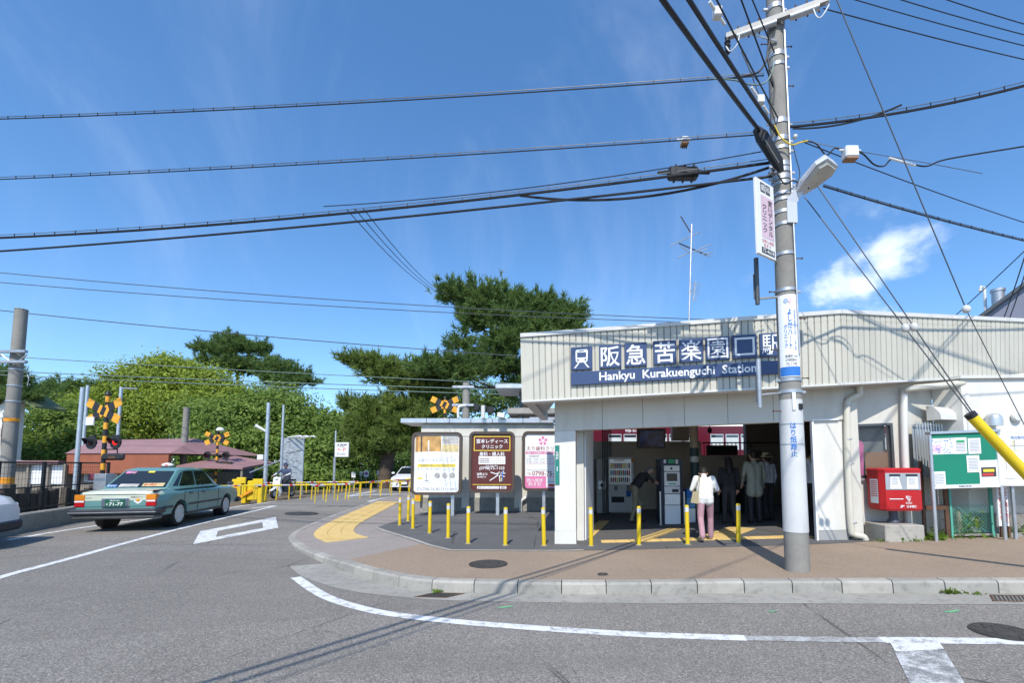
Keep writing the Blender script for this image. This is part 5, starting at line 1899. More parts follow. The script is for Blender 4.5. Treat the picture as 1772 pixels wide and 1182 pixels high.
def cable(p0, p1, sag, r, label, m='cable', name='overhead_cable', group=None, hangers=0, messenger=None, n=24, seg=6):
    p0, p1 = Vector(p0), Vector(p1)
    o = thing(name, label, 'cable', tuple(p0), group=group)
    P = sagged(p0, p1, sag, n)
    if p1.x > 6 or p1.x < -8:           # the span goes on past the view
        d_ = (P[-1] - P[-2]).normalized()
        P += [P[-1] + d_ * k * 5 for k in (1, 2, 3)]
    MB().tube(P, r, seg).build('strand', m, o, True, smooth=True)
    if messenger:
        Q = [p + Vector((0, 0, messenger)) for p in P]
        MB().tube(Q, 0.006, 4).build('messenger_wire', 'wire', o, True)
    if hangers:
        hb_ = MB()
        for k in range(1, hangers):
            f = k / hangers * n
            i = min(n - 1, int(f)); q = P[i].lerp(P[i + 1], f - i)
            hb_.box((q.x - 0.005, q.y - 0.006, q.z - r * 1.15), (q.x + 0.005, q.y + 0.006, q.z + (messenger or 0.05) + 0.012))
        tag(hb_.build('hanger', 'cable', o, True), kind='stuff')
    return o


PT = lambda px, py, dy=-0.1: pt(px, py, PY + dy)
cable(PT(1322, 130), pt(-320, 213, 9.2), 0.14, 0.011, 'uppermost cable with hangers running left across the sky from the pole', hangers=46, messenger=0.045)
cable(PT(1308, 233), pt(-320, 321, 9.2), 0.10, 0.010, 'second cable from the top running left, with a white box near the pole', hangers=44, messenger=0.045)
cable(PT(1335, 281), pt(-320, 419, 9.6), 0.30, 0.022, 'thick black cable bundle running left below the white junction box', hangers=40, messenger=0.06)
cable(PT(1335, 305), pt(-320, 453, 9.6), 0.16, 0.019, 'lowest thick cable running left from the pole above the station')
cable(PT(1318, 262), pt(560, 357, 7.9), 0.12, 0.008, 'thin wire joining the thick bundle left of the pole', n=16)
cable(PT(1330, 290), pt(900, 338, 7.4), 0.25, 0.02, 'slack cable loop hanging below the thick bundle near the pole', n=16)
# overhead lines towards the viewer
for (x0_, y0_, zt, xe, lab, r_, hang) in ((1322, 236, 0, 1168, 'thickest black cable coming from overhead down to the pole', 0.027, 0), (1345, 232, 0, 1190, 'second thick cable from overhead with lashed wire beside it', 0.022, 22), (1347, 205, 0, 1225, 'slender twin cable from overhead with white joint boxes', 0.010, 0)):
    p0 = PT(x0_, y0_)
    dirv = Vector(({1168: -0.86, 1190: -0.85, 1225: -0.80}[xe], -1.0, 0.0)).normalized()
    cable(p0, p0 + dirv * 26, 1.2, r_, lab, hangers=hang, messenger=0.05 if hang else None, n=40)
p0 = PT(1338, 150); d = ray(1284, 0); k = (p0.z + 0.6 - CAMZ) / d.z; p1 = Vector((0, 0, CAMZ)) + d * k
cable(p0, p0 + (p1 - p0).normalized() * 20, 0.1, 0.011, 'thin black wire from overhead passing close left of the pole top')
p0 = PT(1340, 90); d = ray(1303, 0); k = (p0.z + 0.5 - CAMZ) / d.z; p1 = Vector((0, 0, CAMZ)) + d * k
cable(p0, p0 + (p1 - p0).normalized() * 20, 0.1, 0.010, 'thin black wire from overhead ending just under the cross-arm')
# to the right
cable(PT(1368, 219), pt(1960, 92, 6.0), 0.16, 0.020, 'black cable pair rising to the right from the pole with hangers', hangers=14, messenger=0.06)
cable(PT(1372, 222), pt(1560, 181, 6.4), 0.10, 0.014, 'slack black cable bowed under the rising right-hand pair', n=16)
for i, (a_, c_) in enumerate((((1425, 14), (1960, 142)), ((1470, -4), (1960, 122)), ((1550, -4), (1960, 104)), ((1630, -4), (1960, 89)))):
    cable(pt(a_[0], a_[1], 6.35 if i == 0 else 7.5), pt(c_[0], c_[1], 8.6), 0.06, 0.009, ['lowest of four parallel wires crossing the upper right corner', 'third wire down of four parallel wires at upper right', 'second wire down of four parallel wires at upper right', 'topmost of four parallel wires at the upper right corner'][i], n=14)
cable(PT(1392, 246), pt(1960, 441, 9.5), 0.10, 0.009, 'thin wire descending to the right edge behind the street lamp', n=16)
cable(PT(1425, 322), pt(1960, 454, 9.2), 0.10, 0.014, 'black cable with lashing descending right below the lamp', hangers=30, messenger=0.03, n=16)
# drooping service cable with boxes on the right
o = thing('service_cable', 'drooping black service cable with white boxes right of the pole', 'cable', tuple(PT(1395, 244)))
pts_ = [PT(1390, 243), pt(1412, 248, 6.5), pt(1430, 268, 6.5), pt(1445, 256, 6.5), pt(1462, 262, 6.5), pt(1490, 264, 6.5), pt(1512, 284, 6.5), pt(1530, 287, 6.5), pt(1545, 275, 6.5), pt(1580, 284, 6.5), pt(1605, 287, 6.4), pt(1640, 275, 6.4), pt(1772, 253, 6.2), pt(1960, 222, 6.0), pt(2600, 120, 5.6)]
MB().tube(smooth_path(pts_, 6), 0.011, 6).build('strand', 'cable', o, True, smooth=True)
MB().tube([PT(1390, 243), pt(1460, 257, 6.5), pt(1600, 281, 6.4), pt(1700, 300, 6.4)], 0.005, 4).build('messenger_wire', 'wire', o, True)


def jbox(px0, px1, py0, py1, Y, label, legs=True):
    a_, c_ = pt(px0, py1, Y), pt(px1, py0, Y)
    t_ = thing('junction_box', label, 'junction box', tuple(a_))
    w_, h_ = c_.x - a_.x, c_.z - a_.z
    MB().box((0, -0.07, 0), (w_, 0.07, h_), 0.02).build('case', 'white_soft', t_)
    MB().box((w_ * 0.06, -0.06, -0.02), (w_ * 0.94, 0.06, 0.003)).build('base', 'brown_board', t_)
    for s in (-0.06, w_ + 0.06):
        MB().tube([(min(s, w_ - 0.01 if s > 0 else s), 0, h_ * 0.8), (0.02 if s < 0 else w_ + 0.06, 0, h_ * 0.75)], 0.014, 6).build('gland', 'white', t_)
    if legs:
        for q in range(3):
            MB().tube([(w_ * (0.25 + 0.25 * q), 0, 0.0), (w_ * (0.25 + 0.25 * q), 0.01, -0.07)], 0.008, 5).build('lead', 'cable', t_)


jbox(1460, 1482, 255, 275, 6.48, 'white junction box hanging on the wire right of the street lamp', False)
jbox(1178, 1191, 239, 249, 6.85, 'small white cable box on the second wire left of the pole')
# sleeve on the service cable
o = thing('cable_sleeve', 'white insulating sleeve on the drooping cable at right', 'cable fitting', tuple(pt(1538, 274, 6.48)))
MB().tube([pt(1538, 273, 6.48), pt(1584, 286, 6.45)], 0.016, 8).build('sleeve', 'white_soft', o, True)
# white joint boxes on the overhead pair
for (x0_, y0_, x1_, y1_, lab) in ((1228, 2, 1254, 42, 'white joint box high on the overhead twin cable'), (1300, 150, 1330, 196, 'white ceramic joints beside the pole on the twin cable')):
    a_, c_ = pt(x0_, y0_, 5.2 if y0_ < 50 else 6.2), pt(x1_, y1_, 5.4 if y0_ < 50 else 6.4)
    o = thing('cable_joint', lab, 'cable fitting', tuple(a_))
    MB().tube([a_, a_.lerp(c_, 0.35)], 0.02, 6).build('clip', 'white_soft', o, True)
    m_ = a_.lerp(c_, 0.5)
    MB().box(tuple(m_ + Vector((-0.05, -0.05, -0.06))), tuple(m_ + Vector((0.05, 0.05, 0.06))), 0.01).build('case', 'white_soft', o, True)
    MB().tube([a_.lerp(c_, 0.7), c_], 0.018, 6).build('clip', 'white_soft', o, True)
# black splice closure at the pole and one on the left bundle
for (pts_, r_, lab) in (([(1308, 222), (1318, 236), (1346, 282), (1352, 296)], [0.05, 0.095, 0.08, 0.04], 'long black splice closure slanting against the pole'),):
    o = thing('splice_closure', lab, 'splice closure', tuple(PT(*pts_[0])))
    MB().tube([PT(x, y, -0.24) for x, y in pts_], r_, 8).build('case', 'black', o, True, smooth=True)
    MB().tube([PT(x + 2, y, -0.34) for x, y in pts_[1:3]], 0.012, 6).build('rib', 'steel_dark', o, True)
o = thing('splice_closure', 'boxy black splice closure on the thick bundle left of the pole', 'splice closure', tuple(pt(1182, 299, 6.9)))
a_ = pt(1156, 310, 6.9); c_ = pt(1209, 287, 6.85)
MB().box((a_.x, a_.y - 0.08, a_.z), (c_.x, a_.y + 0.08, c_.z), 0.03).build('case', 'black', o, True)
for q in range(3):
    x = a_.x + (c_.x - a_.x) * (0.2 + 0.3 * q)
    MB().box((x, a_.y - 0.085, a_.z - 0.012), (x + 0.03, a_.y + 0.085, c_.z + 0.012), 0.005).build('clasp', 'black', o, True)
for s, x in ((1, 1206), (-1, 1160)):
    MB().tube([pt(x, 297, 6.88), pt(x + s * 22, 299, 6.88)], [0.035, 0.025], 8).build('nozzle', 'black', o, True)
# loops of slack cable at the pole
for pts_, lab, m_, r_ in (([(1330, 90), (1324, 108), (1312, 124), (1290, 131), (1270, 134)], 'black cable curling down from the cross-arm to the left line', 'cable', 0.016),
                          ([(1338, 100), (1337, 120), (1325, 142), (1300, 146), (1270, 138), (1235, 136)], 'green cable looping below the upper left line', 'wire_green', 0.011),
                          ([(1340, 216), (1352, 238), (1370, 250), (1385, 246), (1398, 243)], 'yellow sleeve of cable looping across the pole', 'yellow', 0.011),
                          ([(1290, 92), (1296, 118), (1318, 150), (1335, 190), (1342, 214)], 'thin black wire dropping from the left arm end to the pole', 'cable', 0.008),
                          ([(1283, 88), (1300, 128), (1312, 160), (1330, 205)], 'second thin wire dropping beside the left arm end', 'cable', 0.007),
                          ([(1335, 60), (1328, 90), (1332, 118), (1340, 150), (1338, 180)], 'dark lead running down the left face of the pole', 'cable', 0.012),
                          ([(1372, 250), (1378, 275), (1384, 300), (1378, 322)], 'thin wire hanging down right of the pole behind the lamp', 'cable', 0.007),
                          ([(1345, 300), (1358, 318), (1372, 312), (1385, 318), (1400, 326)], 'black lead crossing the pole under the closure to the right', 'cable', 0.011),
                          ([(1345, 262), (1340, 290), (1328, 305), (1300, 309)], 'black cable bending from the pole to the lowest line', 'cable', 0.02)):
    o = thing('cable_loop', lab, 'cable', tuple(PT(*pts_[0], -0.2)))
    MB().tube(smooth_path([PT(x, y, -0.22) for x, y in pts_], 5), r_, 6).build('strand', m_, o, True, smooth=True)
o = thing('line_insulator', 'round white insulator on the right side of the pole', 'insulator', tuple(PT(1376, 236)))
MB().ball(tuple(PT(1376, 236, -0.05)), (0.035, 0.035, 0.04)).build('body', 'porcelain', o, True, smooth=True)

# guy wires to the yellow guard
gt = pt(1683, 722, 6.05)
ga = Vector((7.05, 5.72, z_walk(7.05, 5.72)))
gdir = (ga - gt).normalized()
GW = thing('guy_guard', 'sloping yellow plastic guard over the guy wire at right', 'guy guard', tuple(ga))
MB().tube([ga, gt], 0.063, 14).build('tube', 'yellow', GW, True, smooth=True)
MB().tube([gt - gdir * -0.002, gt - gdir * 0.06], 0.066, 14).build('collar', 'black', GW, True, smooth=True)
for i, (px, py, ix, iy, lab) in enumerate(((1392, 340, 1581, 593, 'left guy wire from the pole to the yellow guard with white insulator'), (1400, 300, 1594, 586, 'right guy wire from the pole to the yellow guard with white insulator'))):
    a_ = PT(px, py, 0.0)
    e_ = gt + Vector((0.03 * i, 0, 0.02))
    o = thing('guy_wire', lab, 'guy wire', tuple(e_))
    best = min(range(1, 60), key=lambda k: abs((lambda q: 940 + 800 * q.x / q.y)(a_.lerp(e_, k / 60)) - ix))
    m0 = a_.lerp(e_, best / 60)
    dd = (e_ - a_).normalized()
    MB().tube([a_, m0 - dd * 0.06], 0.008, 5).build('upper_strand', 'wire', o, True)
    MB().tube([m0 + dd * 0.06, e_], 0.008, 5).build('lower_strand', 'wire', o, True)
    MB().ball(tuple(m0), (0.05, 0.05, 0.065)).build('insulator', 'porcelain', o, True, smooth=True)
# long thin guy crossing in front of the station's right side
a_, m_, e_ = pt(1440, -20, 6.0), pt(1672, 535, 6.3), pt(1800, 790, 6.4)
o = thing('guy_wire', 'long thin stay wire with brown-white insulator crossing the right fascia', 'guy wire', tuple(e_))
dd = (m_ - a_).normalized()
MB().tube([a_, m_ - dd * 0.06], 0.008, 5).build('upper_strand', 'wire', o, True)
MB().tube([m_ + dd * 0.05, e_], 0.006, 5).build('lower_strand', 'wire', o, True)
MB().ball(tuple(m_), (0.055, 0.05, 0.06)).build('insulator', 'porcelain', o, True, smooth=True)
for (p, q, lab) in (((1650, 549), (1960, 250), 'wire dropping behind the station roof toward upper right'), ((1735, 556), (1790, 390), 'left of two steep wires at the far right roof'), ((1745, 556), (1800, 390), 'right of two steep wires at the far right roof')):
    cable(pt(*p, 12.5), pt(*q, 9), 0.05, 0.012, lab, n=10)
# service wires from the left bundle down to the trees
for i in range(3):
    cable(pt(600 + i * 14, 362 - i, 7.75), pt(770 + i * 7, 508 + i * 2, 22), 0.35, 0.008, ['left of three thin service wires slanting down to the pines', 'middle of three thin service wires slanting down to the pines', 'right of three thin service wires slanting down to the pines'][i], group='three service wires to the pines', n=14)
# overhead line of the railway and feeders, high above the track
for (y0_, y1_, x1_, r_, lab) in ((472, 556, 1300, 0.016, 'highest feeder wire along the railway at left'), (489, 561, 1300, 0.016, 'second feeder wire along the railway at left'), (537, 640, 1300, 0.018, 'third feeder wire along the railway, just above the left mast')):
    cable(pt(-20, y0_ - 2, 19.5), pt(x1_, y1_, 19.5), 0.25, r_, lab, 'wire', n=16)
for (y0_, y1_, r_, lab) in ((616, 680, 0.016, 'upper catenary wire over the crossing'), (642, 684, 0.018, 'middle catenary wire over the crossing'), (649, 693, 0.018, 'lower contact wire of the railway over the crossing')):
    cable(pt(-20, y0_ - 1, 18.6), pt(1300, y1_, 20.5), 0.12, r_, lab, 'wire_green', n=16)

# ------------------------------------------------------------------ things inside the station
t = NT('lit_display')
t.color(t.mix(t.noise(t.obj(), 6, 3), (0.10, 0.15, 0.20), (0.3, 0.38, 0.42)))
t.b.inputs['Emission Color'].default_value = (0.7, 0.85, 1.0, 1)
t.b.inputs['Emission Strength'].default_value = 0.12
M['display'] = t.m


def mk_vending():
    b0, b1 = gp(1052, 889), gp(1097, 889)
    Y = (b0.y + b1.y) / 2
    z = b0.z
    x0_, x1_ = pt(1052, 840, Y).x, pt(1097, 840, Y).x
    h = pt(1075, 791, Y).z - z
    t_ = thing('vending_machine', 'white drinks vending machine with rows of cans inside the station', 'vending machine', (x0_, Y, z))
    W = x1_ - x0_
    MB().box((0, 0.03, 0.03), (W, 0.72, h), 0.015).build('case', 'white', t_)
    MB().box((0.04, 0.05, -0.01), (W - 0.04, 0.7, 0.028)).build('foot', 'black', t_)
    MB().box((0.004, 0.0, 0.06), (W - 0.004, 0.028, h - 0.01), 0.01).build('door', 'white', t_)
    wz0, wz1 = h * 0.53, h * 0.955
    MB().box((W * 0.07, -0.004, wz0), (W * 0.90, 0.004, wz1)).build('display_back', M['display'], t_)
    cols = ['red', 'ink_blue', 'ink_green', 'ink_yellow', 'white', 'ink_brown', 'orange', 'ink_maroon']
    r_ = random.Random(11)
    for row in range(3):
        zr_ = wz0 + 0.02 + row * (wz1 - wz0 - 0.10) / 3
        by = {}
        for k in range(10):
            by.setdefault(r_.choice(cols), []).append(W * (0.10 + 0.078 * k))
        for m_, xs in by.items():
            b_ = MB()
            for x in xs:
                b_.lathe([(0.0, 0), (0.026, 0), (0.026, 0.13), (0.012, 0.165), (0.0, 0.165)], 7, (x + 0.02, -0.012, zr_ + 0.03))
            tag(b_.build('can_row', m_, t_), kind='stuff')
        MB().box((W * 0.07, -0.03, zr_), (W * 0.90, -0.002, zr_ + 0.025)).build('button_strip', 'white_soft', t_)
    letter(MB(), 'DRINK', W * 0.46, wz1 - 0.03, W * 0.42, 0.055, -0.008, 0.02).build('lettering', 'ink_red', t_)
    MB().box((W * 0.13, -0.012, h * 0.20), (W * 0.62, -0.001, h * 0.30), 0.005).build('dispensing_slot', 'black', t_)
    MB().box((W * 0.72, -0.01, h * 0.40), (W * 0.9, -0.001, h * 0.50)).build('coin_panel', 'ink_grey', t_)
    MB().box((W * 0.70, -0.008, h * 0.30), (W * 0.88, -0.001, h * 0.41)).build('sticker', 'ink_blue', t_)
    MB().box((W * 0.24, -0.008, h * 0.41), (W * 0.37, -0.001, h * 0.49)).build('sticker', 'ink_grey', t_)
    MB().box((W * 0.92, -0.008, h * 0.9), (W * 0.985, -0.001, h * 0.985)).build('sticker', 'orange', t_)
    bx0 = pt(1033, 840, Y).x - x0_
    r2 = thing('recycling_box', 'plain white bin with round black opening left of vending machine', 'bin', (x0_ + bx0, Y + 0.05, z))
    MB().box((0, 0, 0.02), (-bx0 - 0.015, 0.6, h * 0.97), 0.012).build('case', 'white_soft', r2)
    wv = -bx0 - 0.015
    MB().box((wv * 0.15, -0.012, h * 0.43), (wv * 0.88, -0.001, h * 0.58), 0.004).build('opening_plate', 'alu', r2)
    MB().lathe([(0.0, -0.016), (0.055, -0.016), (0.055, -0.012)], 14, (wv * 0.5, 0, h * 0.5), 'y').build('opening', 'black', r2)


mk_vending()


def mk_ticket():
    g = gp(1163, 908)
    Y, z = g.y, g.z
    X = lambda px: pt(px, 850, Y).x - g.x
    Z = lambda py: pt(1163, py, Y).z - z
    t_ = thing('ticket_machine', 'navy and white ticket machine standing beside the entrance floor', 'ticket machine', tuple(g))
    M['machine_navy'] = pmat('machine_navy', (0.012, 0.017, 0.04), 0.4)
    MB().box((X(1144.5), 0.04, -0.01), (X(1182), 0.55, Z(794)), 0.01).build('cabinet', 'machine_navy', t_)
    for y0, y1, m_ in ((908, 875, 'white'), (874.5, 855.5, 'alu'), (855, 842, 'white_soft'), (841.5, 817, 'white'), (816, 806, 'white')):
        MB().box((X(1150), 0.0, Z(y0) + 0.004), (X(1177), 0.038, Z(y1)), 0.006).build('front_panel', m_, t_)
    MB().box((X(1154), -0.008, Z(833)), (X(1172.5), -0.001, Z(819.5)), 0.003).build('screen', 'glass_dark', t_)
    MB().box((X(1163), -0.01, Z(852)), (X(1174), -0.001, Z(847)), 0.003).build('coin_slot', 'black', t_)
    MB().box((X(1157), -0.008, Z(838.5)), (X(1170), -0.001, Z(836.5))).build('keypad', 'ink_green', t_)
    MB().lathe([(0.0, -0.012), (0.03, -0.012), (0.03, 0)], 12, (X(1162.5), 0, Z(811)), 'y').build('speaker', 'black', t_)
    MB().box((X(1158), 0.032, Z(802)), (X(1169), 0.039, Z(795.5))).build('fare_label', 'ink_green', t_)
    MB().box((X(1171), 0.032, Z(803)), (X(1175), 0.039, Z(795.5))).build('fare_label', 'paper', t_)
    MB().box((X(1150), 0.032, Z(802)), (X(1154), 0.039, Z(796))).build('fare_label', 'paper', t_)
    for x, lab in ((1142.5, 'slim steel rail on the left of the ticket machine'), (1184, 'slim steel rail on the right of the ticket machine')):
        a = pt(x, 860, Y - 0.1)
        rr_ = thing('hand_rail', lab, 'rail', (a.x, Y - 0.1, z))
        MB().lathe([(0.0, 0), (0.025, 0), (0.025, pt(x, 851, Y - .1).z - z), (0.0, pt(x, 851, Y - .1).z - z + 0.01)], 10).build('post', 'stainless', rr_, smooth=True)
        MB().lathe([(0.0, 0.0), (0.05, 0.0), (0.05, 0.012), (0.0, 0.012)], 12).build('base_plate', 'stainless', rr_)
    g2 = gp(1197, 905)
    t2 = thing('card_charger', 'small blue and grey card terminal between column and ticket machine', 'terminal', tuple(g2))
    H = lambda py: pt(1197, py, g2.y).z - g2.z
    w_ = 0.11
    MB().box((-w_, 0, -0.01), (w_, 0.3, H(880)), 0.01).build('base', 'alu', t2)
    MB().box((-w_, 0.01, H(880) + 0.003), (w_, 0.3, H(862)), 0.01).build('middle', pmat('pale_blue_panel', (0.12, 0.35, 0.55), 0.5), t2)
    MB().box((-w_, 0.0, H(862) + 0.003), (w_, 0.3, H(847)), 0.01).build('head', 'ink_blue', t2)


mk_ticket()

# hanging monitor
mY = 11.4
a, c = pt(1103, 776, mY), pt(1152, 742, mY)
tv = thing('hanging_monitor', 'dark flat monitor hanging at the top of the station entrance', 'monitor', ((a.x + c.x) / 2, mY, a.z))
W, H = c.x - a.x, c.z - a.z
fr_t = frame((-W / 2, 0, 0), Vector((1, 0.10, 0)).normalized(), Vector((-0.1, 0.97, 0.2)).normalized(), Vector((0, -0.22, 0.975)).normalized())
MB(fr_t).box((0, 0, 0), (W, 0.07, H), 0.008).build('housing', 'black', tv)
t = NT('monitor_screen')
t.color(t.mix(t.ramp(t.noise(t.obj(), 5, 4), 0.4, 0.65), (0.012, 0.013, 0.03), (0.03, 0.06, 0.20))); t.set(rough=0.15)
M['screen'] = t.m
rect(MB(fr_t), 0.05, 0.05, W - 0.05, H - 0.05, -0.002).build('screen', 'screen', tv)
MB().tube([(0, 0.05, H * 0.9), (0, 0.05, H + 0.8)], 0.025, 8).build('hanger', 'black', tv)
# a small black speaker lamp under the beam
sp = pt(1228, 745, 14)
o = thing('hanging_lamp', 'small black round lamp hanging before the train windows', 'lamp', tuple(sp))
MB().ball((0, 0, 0), (0.07, 0.07, 0.09)).build('globe', 'black', o, smooth=True)
MB().tube([(0, 0, 0.07), (0, 0, 0.9)], 0.012, 6).build('stem', 'black', o)


# ticket gates in the dark
for i, px in enumerate((1268, 1300, 1333)):
    g = gp(px, 897)
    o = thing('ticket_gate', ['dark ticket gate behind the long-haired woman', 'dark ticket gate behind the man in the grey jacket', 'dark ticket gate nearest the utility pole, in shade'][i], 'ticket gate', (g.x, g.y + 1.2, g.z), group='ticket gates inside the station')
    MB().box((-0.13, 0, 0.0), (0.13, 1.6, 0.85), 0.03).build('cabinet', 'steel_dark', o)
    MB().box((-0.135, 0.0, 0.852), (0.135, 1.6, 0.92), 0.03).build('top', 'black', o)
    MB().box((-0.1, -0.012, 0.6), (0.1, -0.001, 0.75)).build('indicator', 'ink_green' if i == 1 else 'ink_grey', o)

# ------------------------------------------------------------------ train at the platform
TY = 21.0
zt0 = lambda py: pt(1100, py, TY).z
TR = thing('train_car', 'maroon train car with cream roof standing behind the station', 'train', (8, TY + 1.4, 0.2))
x0, x1 = 0.9, 24.0
MB().box((x0, TY, 0.9), (x1, TY + 2.8, zt0(738)), 0.05).build('body', 'maroon', TR, True)
cr = MB()
prof = [(TY + 0.02, zt0(738) + 0.002), (TY + 0.15, zt0(733)), (TY + 0.6, zt0(728)), (TY + 1.4, zt0(726)), (TY + 2.2, zt0(728)), (TY + 2.65, zt0(733)), (TY + 2.78, zt0(738) + 0.002)]
cr.prism(prof, 'x', x0 + 0.02, x1).build('roof', pmat('cream_roof_paint', (0.66, 0.63, 0.54), 0.4), TR, True)
M['blind'] = pmat('pale_window_blind', (0.55, 0.58, 0.56), 0.5, 0, 0.08)
M['silver'] = pmat('silver_trim', (0.72, 0.72, 0.70), 0.3, 0.6, 0.04)
wz0, wz1 = zt0(779), zt0(751.5)
x = pt(1053, 770, TY).x
k = 0
while x < 16:
    if k % 7 != 6:
        wf = MB()
        w_ = 0.60
        wo = wf.box((x, TY - 0.012, wz0), (x + w_, TY + 0.01, wz1), 0.02).build('window', 'silver', TR, True)
        MB().box((x + 0.035, TY - 0.018, wz0 + 0.04), (x + w_ - 0.035, TY - 0.0125, wz1 - 0.16)).build('pane', 'blind', wo, True)
        MB().box((x + 0.035, TY - 0.018, wz1 - 0.155), (x + w_ - 0.035, TY - 0.0125, wz1 - 0.04)).build('pane', 'glass_dark', wo, True)
        x += 0.69
    else:
        x += 0.5
    k += 1
letter(MB(), '甲陽園ー夙川', pt(1091.5, 746, TY).x, zt0(746), pt(1101, 746, TY).x - pt(1082, 746, TY).x, 0.13, TY - 0.006, 0.01, 1, 1, lambda x, y, z: (x, z, y)).build('lettering', 'white', TR, True)
PL = MB()
PL.box((0.9, 17.2, -0.1), (24, 20.6, 1.05)).build('platform', 'conc_dirty', tag(thing('platform', None, None, (0, 0, 0)), kind='structure'), True)

# ------------------------------------------------------------------ level crossing
M['cross_y'] = pmat('crossing_yellow', (0.80, 0.36, 0.025), 0.5, 0, 0.08, 4)
M['cross_k'] = pmat('crossing_black', (0.022, 0.021, 0.022), 0.5, 0, 0.1, 4)
t = NT('lit_red_lens'); t.color((0.5, 0.01, 0.01)); t.b.inputs['Emission Color'].default_value = (1, 0.03, 0.02, 1); t.b.inputs['Emission Strength'].default_value = 0.7; t.set(rough=0.2)
M['red_lit'] = t.m
M['red_off'] = pmat('unlit_red_lens', (0.10, 0.008, 0.008), 0.2)


def crossing(name, loc, label, zc, post_h, rz=0.0, lit=1, facing=True, buck=1.36, bell=True):
    t_ = thing(name, label, 'crossing signal', loc, rz, group='level crossing signals')
    n_ = int(post_h / 0.2)
    for k in range(n_):
        MB().lathe([(0.055, k * 0.2 + 0.001), (0.055, (k + 1) * 0.2)], 12).build('post_band', 'cross_y' if k % 2 else 'cross_k', t_, smooth=True)
    MB().lathe([(0.0, n_ * 0.2), (0.075, n_ * 0.2), (0.085, n_ * 0.2 + 0.03), (0.06, n_ * 0.2 + 0.08), (0.03, n_ * 0.2 + 0.14), (0.0, n_ * 0.2 + 0.15)], 12).build('cap' if bell else 'cap', 'cross_k', t_, smooth=True)
    for s, yy in ((1, -0.075), (-1, -0.095)):
        a_ = R(25) * s
        ua = Vector((math.cos(a_), 0, math.sin(a_)))
        wa = Vector((-math.sin(a_) , 0, math.cos(a_)))
        fr_ = frame((0, yy, zc), ua, Vector((0, 1, 0)), wa)
        nb_ = 6 if s > 0 else 6
        cells = [(-0.5, -0.31, 0), (-0.31, -0.14, 1), (-0.14, 0.0 - 0.06, 0), (-0.06, 0.06, 1), (0.06, 0.14, 0), (0.14, 0.31, 1), (0.31, 0.5, 0)]
        for x0_, x1_, k in cells:
            MB(fr_).box((x0_ * buck + 0.001, -0.008, -0.122), (x1_ * buck - 0.001, 0.008, 0.122)).build('cross_board', 'cross_k' if k else 'cross_y', t_)
    zl = zc - 0.92
    MB().tube([(-0.6, 0, zl + 0.2), (0.6, 0, zl + 0.2)], 0.014, 6).build('bracket', 'cross_k', t_)
    for s in (-1, 1):
        lo = MB().lathe([(0.0, 0.0), (0.20, 0.0), (0.205, 0.02), (0.2, 0.035), (0.09, 0.06), (0.06, 0.14), (0.0, 0.15)], 20, (s * 0.46, -0.05, zl), 'y').build('signal_lamp', 'cross_k', t_, smooth=True)
        MB().lathe([(0.0, -0.03), (0.05, -0.027), (0.085, -0.012), (0.095, 0.0)], 18, (s * 0.46, -0.052, zl), 'y').build('lens', 'red_lit' if (s == lit and facing) else 'red_off', lo, smooth=True)
        hb_ = MB()
        vs, fs = [], []
        for j, (rr_, yy) in enumerate(((0.115, 0.0), (0.12, -0.20))):
            for k in range(11):
                a_ = R(-20 + 220 * k / 10)
                vs.append((s * 0.46 + rr_ * math.cos(a_), -0.06 + yy * (0.45 + 0.55 * max(0, math.sin(a_))), zl + rr_ * math.sin(a_)))
        fs = [(k, k + 1, 12 + k, 11 + k) for k in range(10)]
        hb_.add(vs, fs).build('hood', 'cross_k', lo, smooth=True)
    zi = zc - 1.35
    MB().box((0.04, -0.12, zi - 0.10), (0.82, 0.02, zi + 0.10), 0.05).build('direction_box', 'cross_k', t_)
    rect(MB(), 0.35, zi - 0.05, 0.6, zi + 0.02, -0.123).build('arrow', 'rust', t_)
    MB().tube([(0.1, 0, zi + 0.1), (0.1, 0, zi + 0.22), (0.5, 0, zi + 0.22), (0.5, 0, zi + 0.1)], 0.018, 6).build('direction_bracket', 'cross_k', t_)
    return t_


s1 = gp(176, 893, z_road); Y1 = 13.6
q = pt(185, 712, Y1)
c1 = crossing('crossing_signal', (q.x, Y1, 0.05), 'nearest black and yellow crossing signal with lit red lamp behind taxi', q.z - 0.05, pt(188, 683, Y1).z - 0.05, R(-12))
MB().box((-0.55, -0.16, q.z - 0.05 - 0.42), (-0.25, -0.12, q.z - 0.05 - 0.18), 0.005).build('white_panel', 'white_soft', c1)
MB().box((-0.12, -0.14, 0.75), (0.32, 0.12, 1.3), 0.02).build('control_box', 'steel', c1)
MB().box((-0.4, -0.1, 1.1), (-0.14, 0.1, 1.3), 0.02).build('bell_box', pmat('maroon_box', (0.16, 0.03, 0.05), 0.5), c1)
q = pt(377, 759, 25)
c2 = crossing('crossing_signal', (q.x, 25, 0.05), 'far crossing signal with white bell standing left of the lamp post', q.z - 0.05, pt(377, 748, 25).z - 0.05, R(8), facing=False, buck=1.28)
MB().lathe([(0.0, 0.0), (0.2, -0.02), (0.19, 0.06), (0.12, 0.14), (0.0, 0.17)], 14, (0.12, -0.05, pt(377, 745, 25).z - 0.05)).build('bell', 'white_soft', c2, smooth=True)
q = pt(770, 701, 19.6)
c3 = crossing('crossing_signal', (q.x, 19.6, 0.0), 'crossing signal whose yellow cross shows above the poster wall roof', q.z, pt(770, 686, 19.6).z, R(0), facing=False, buck=1.24)


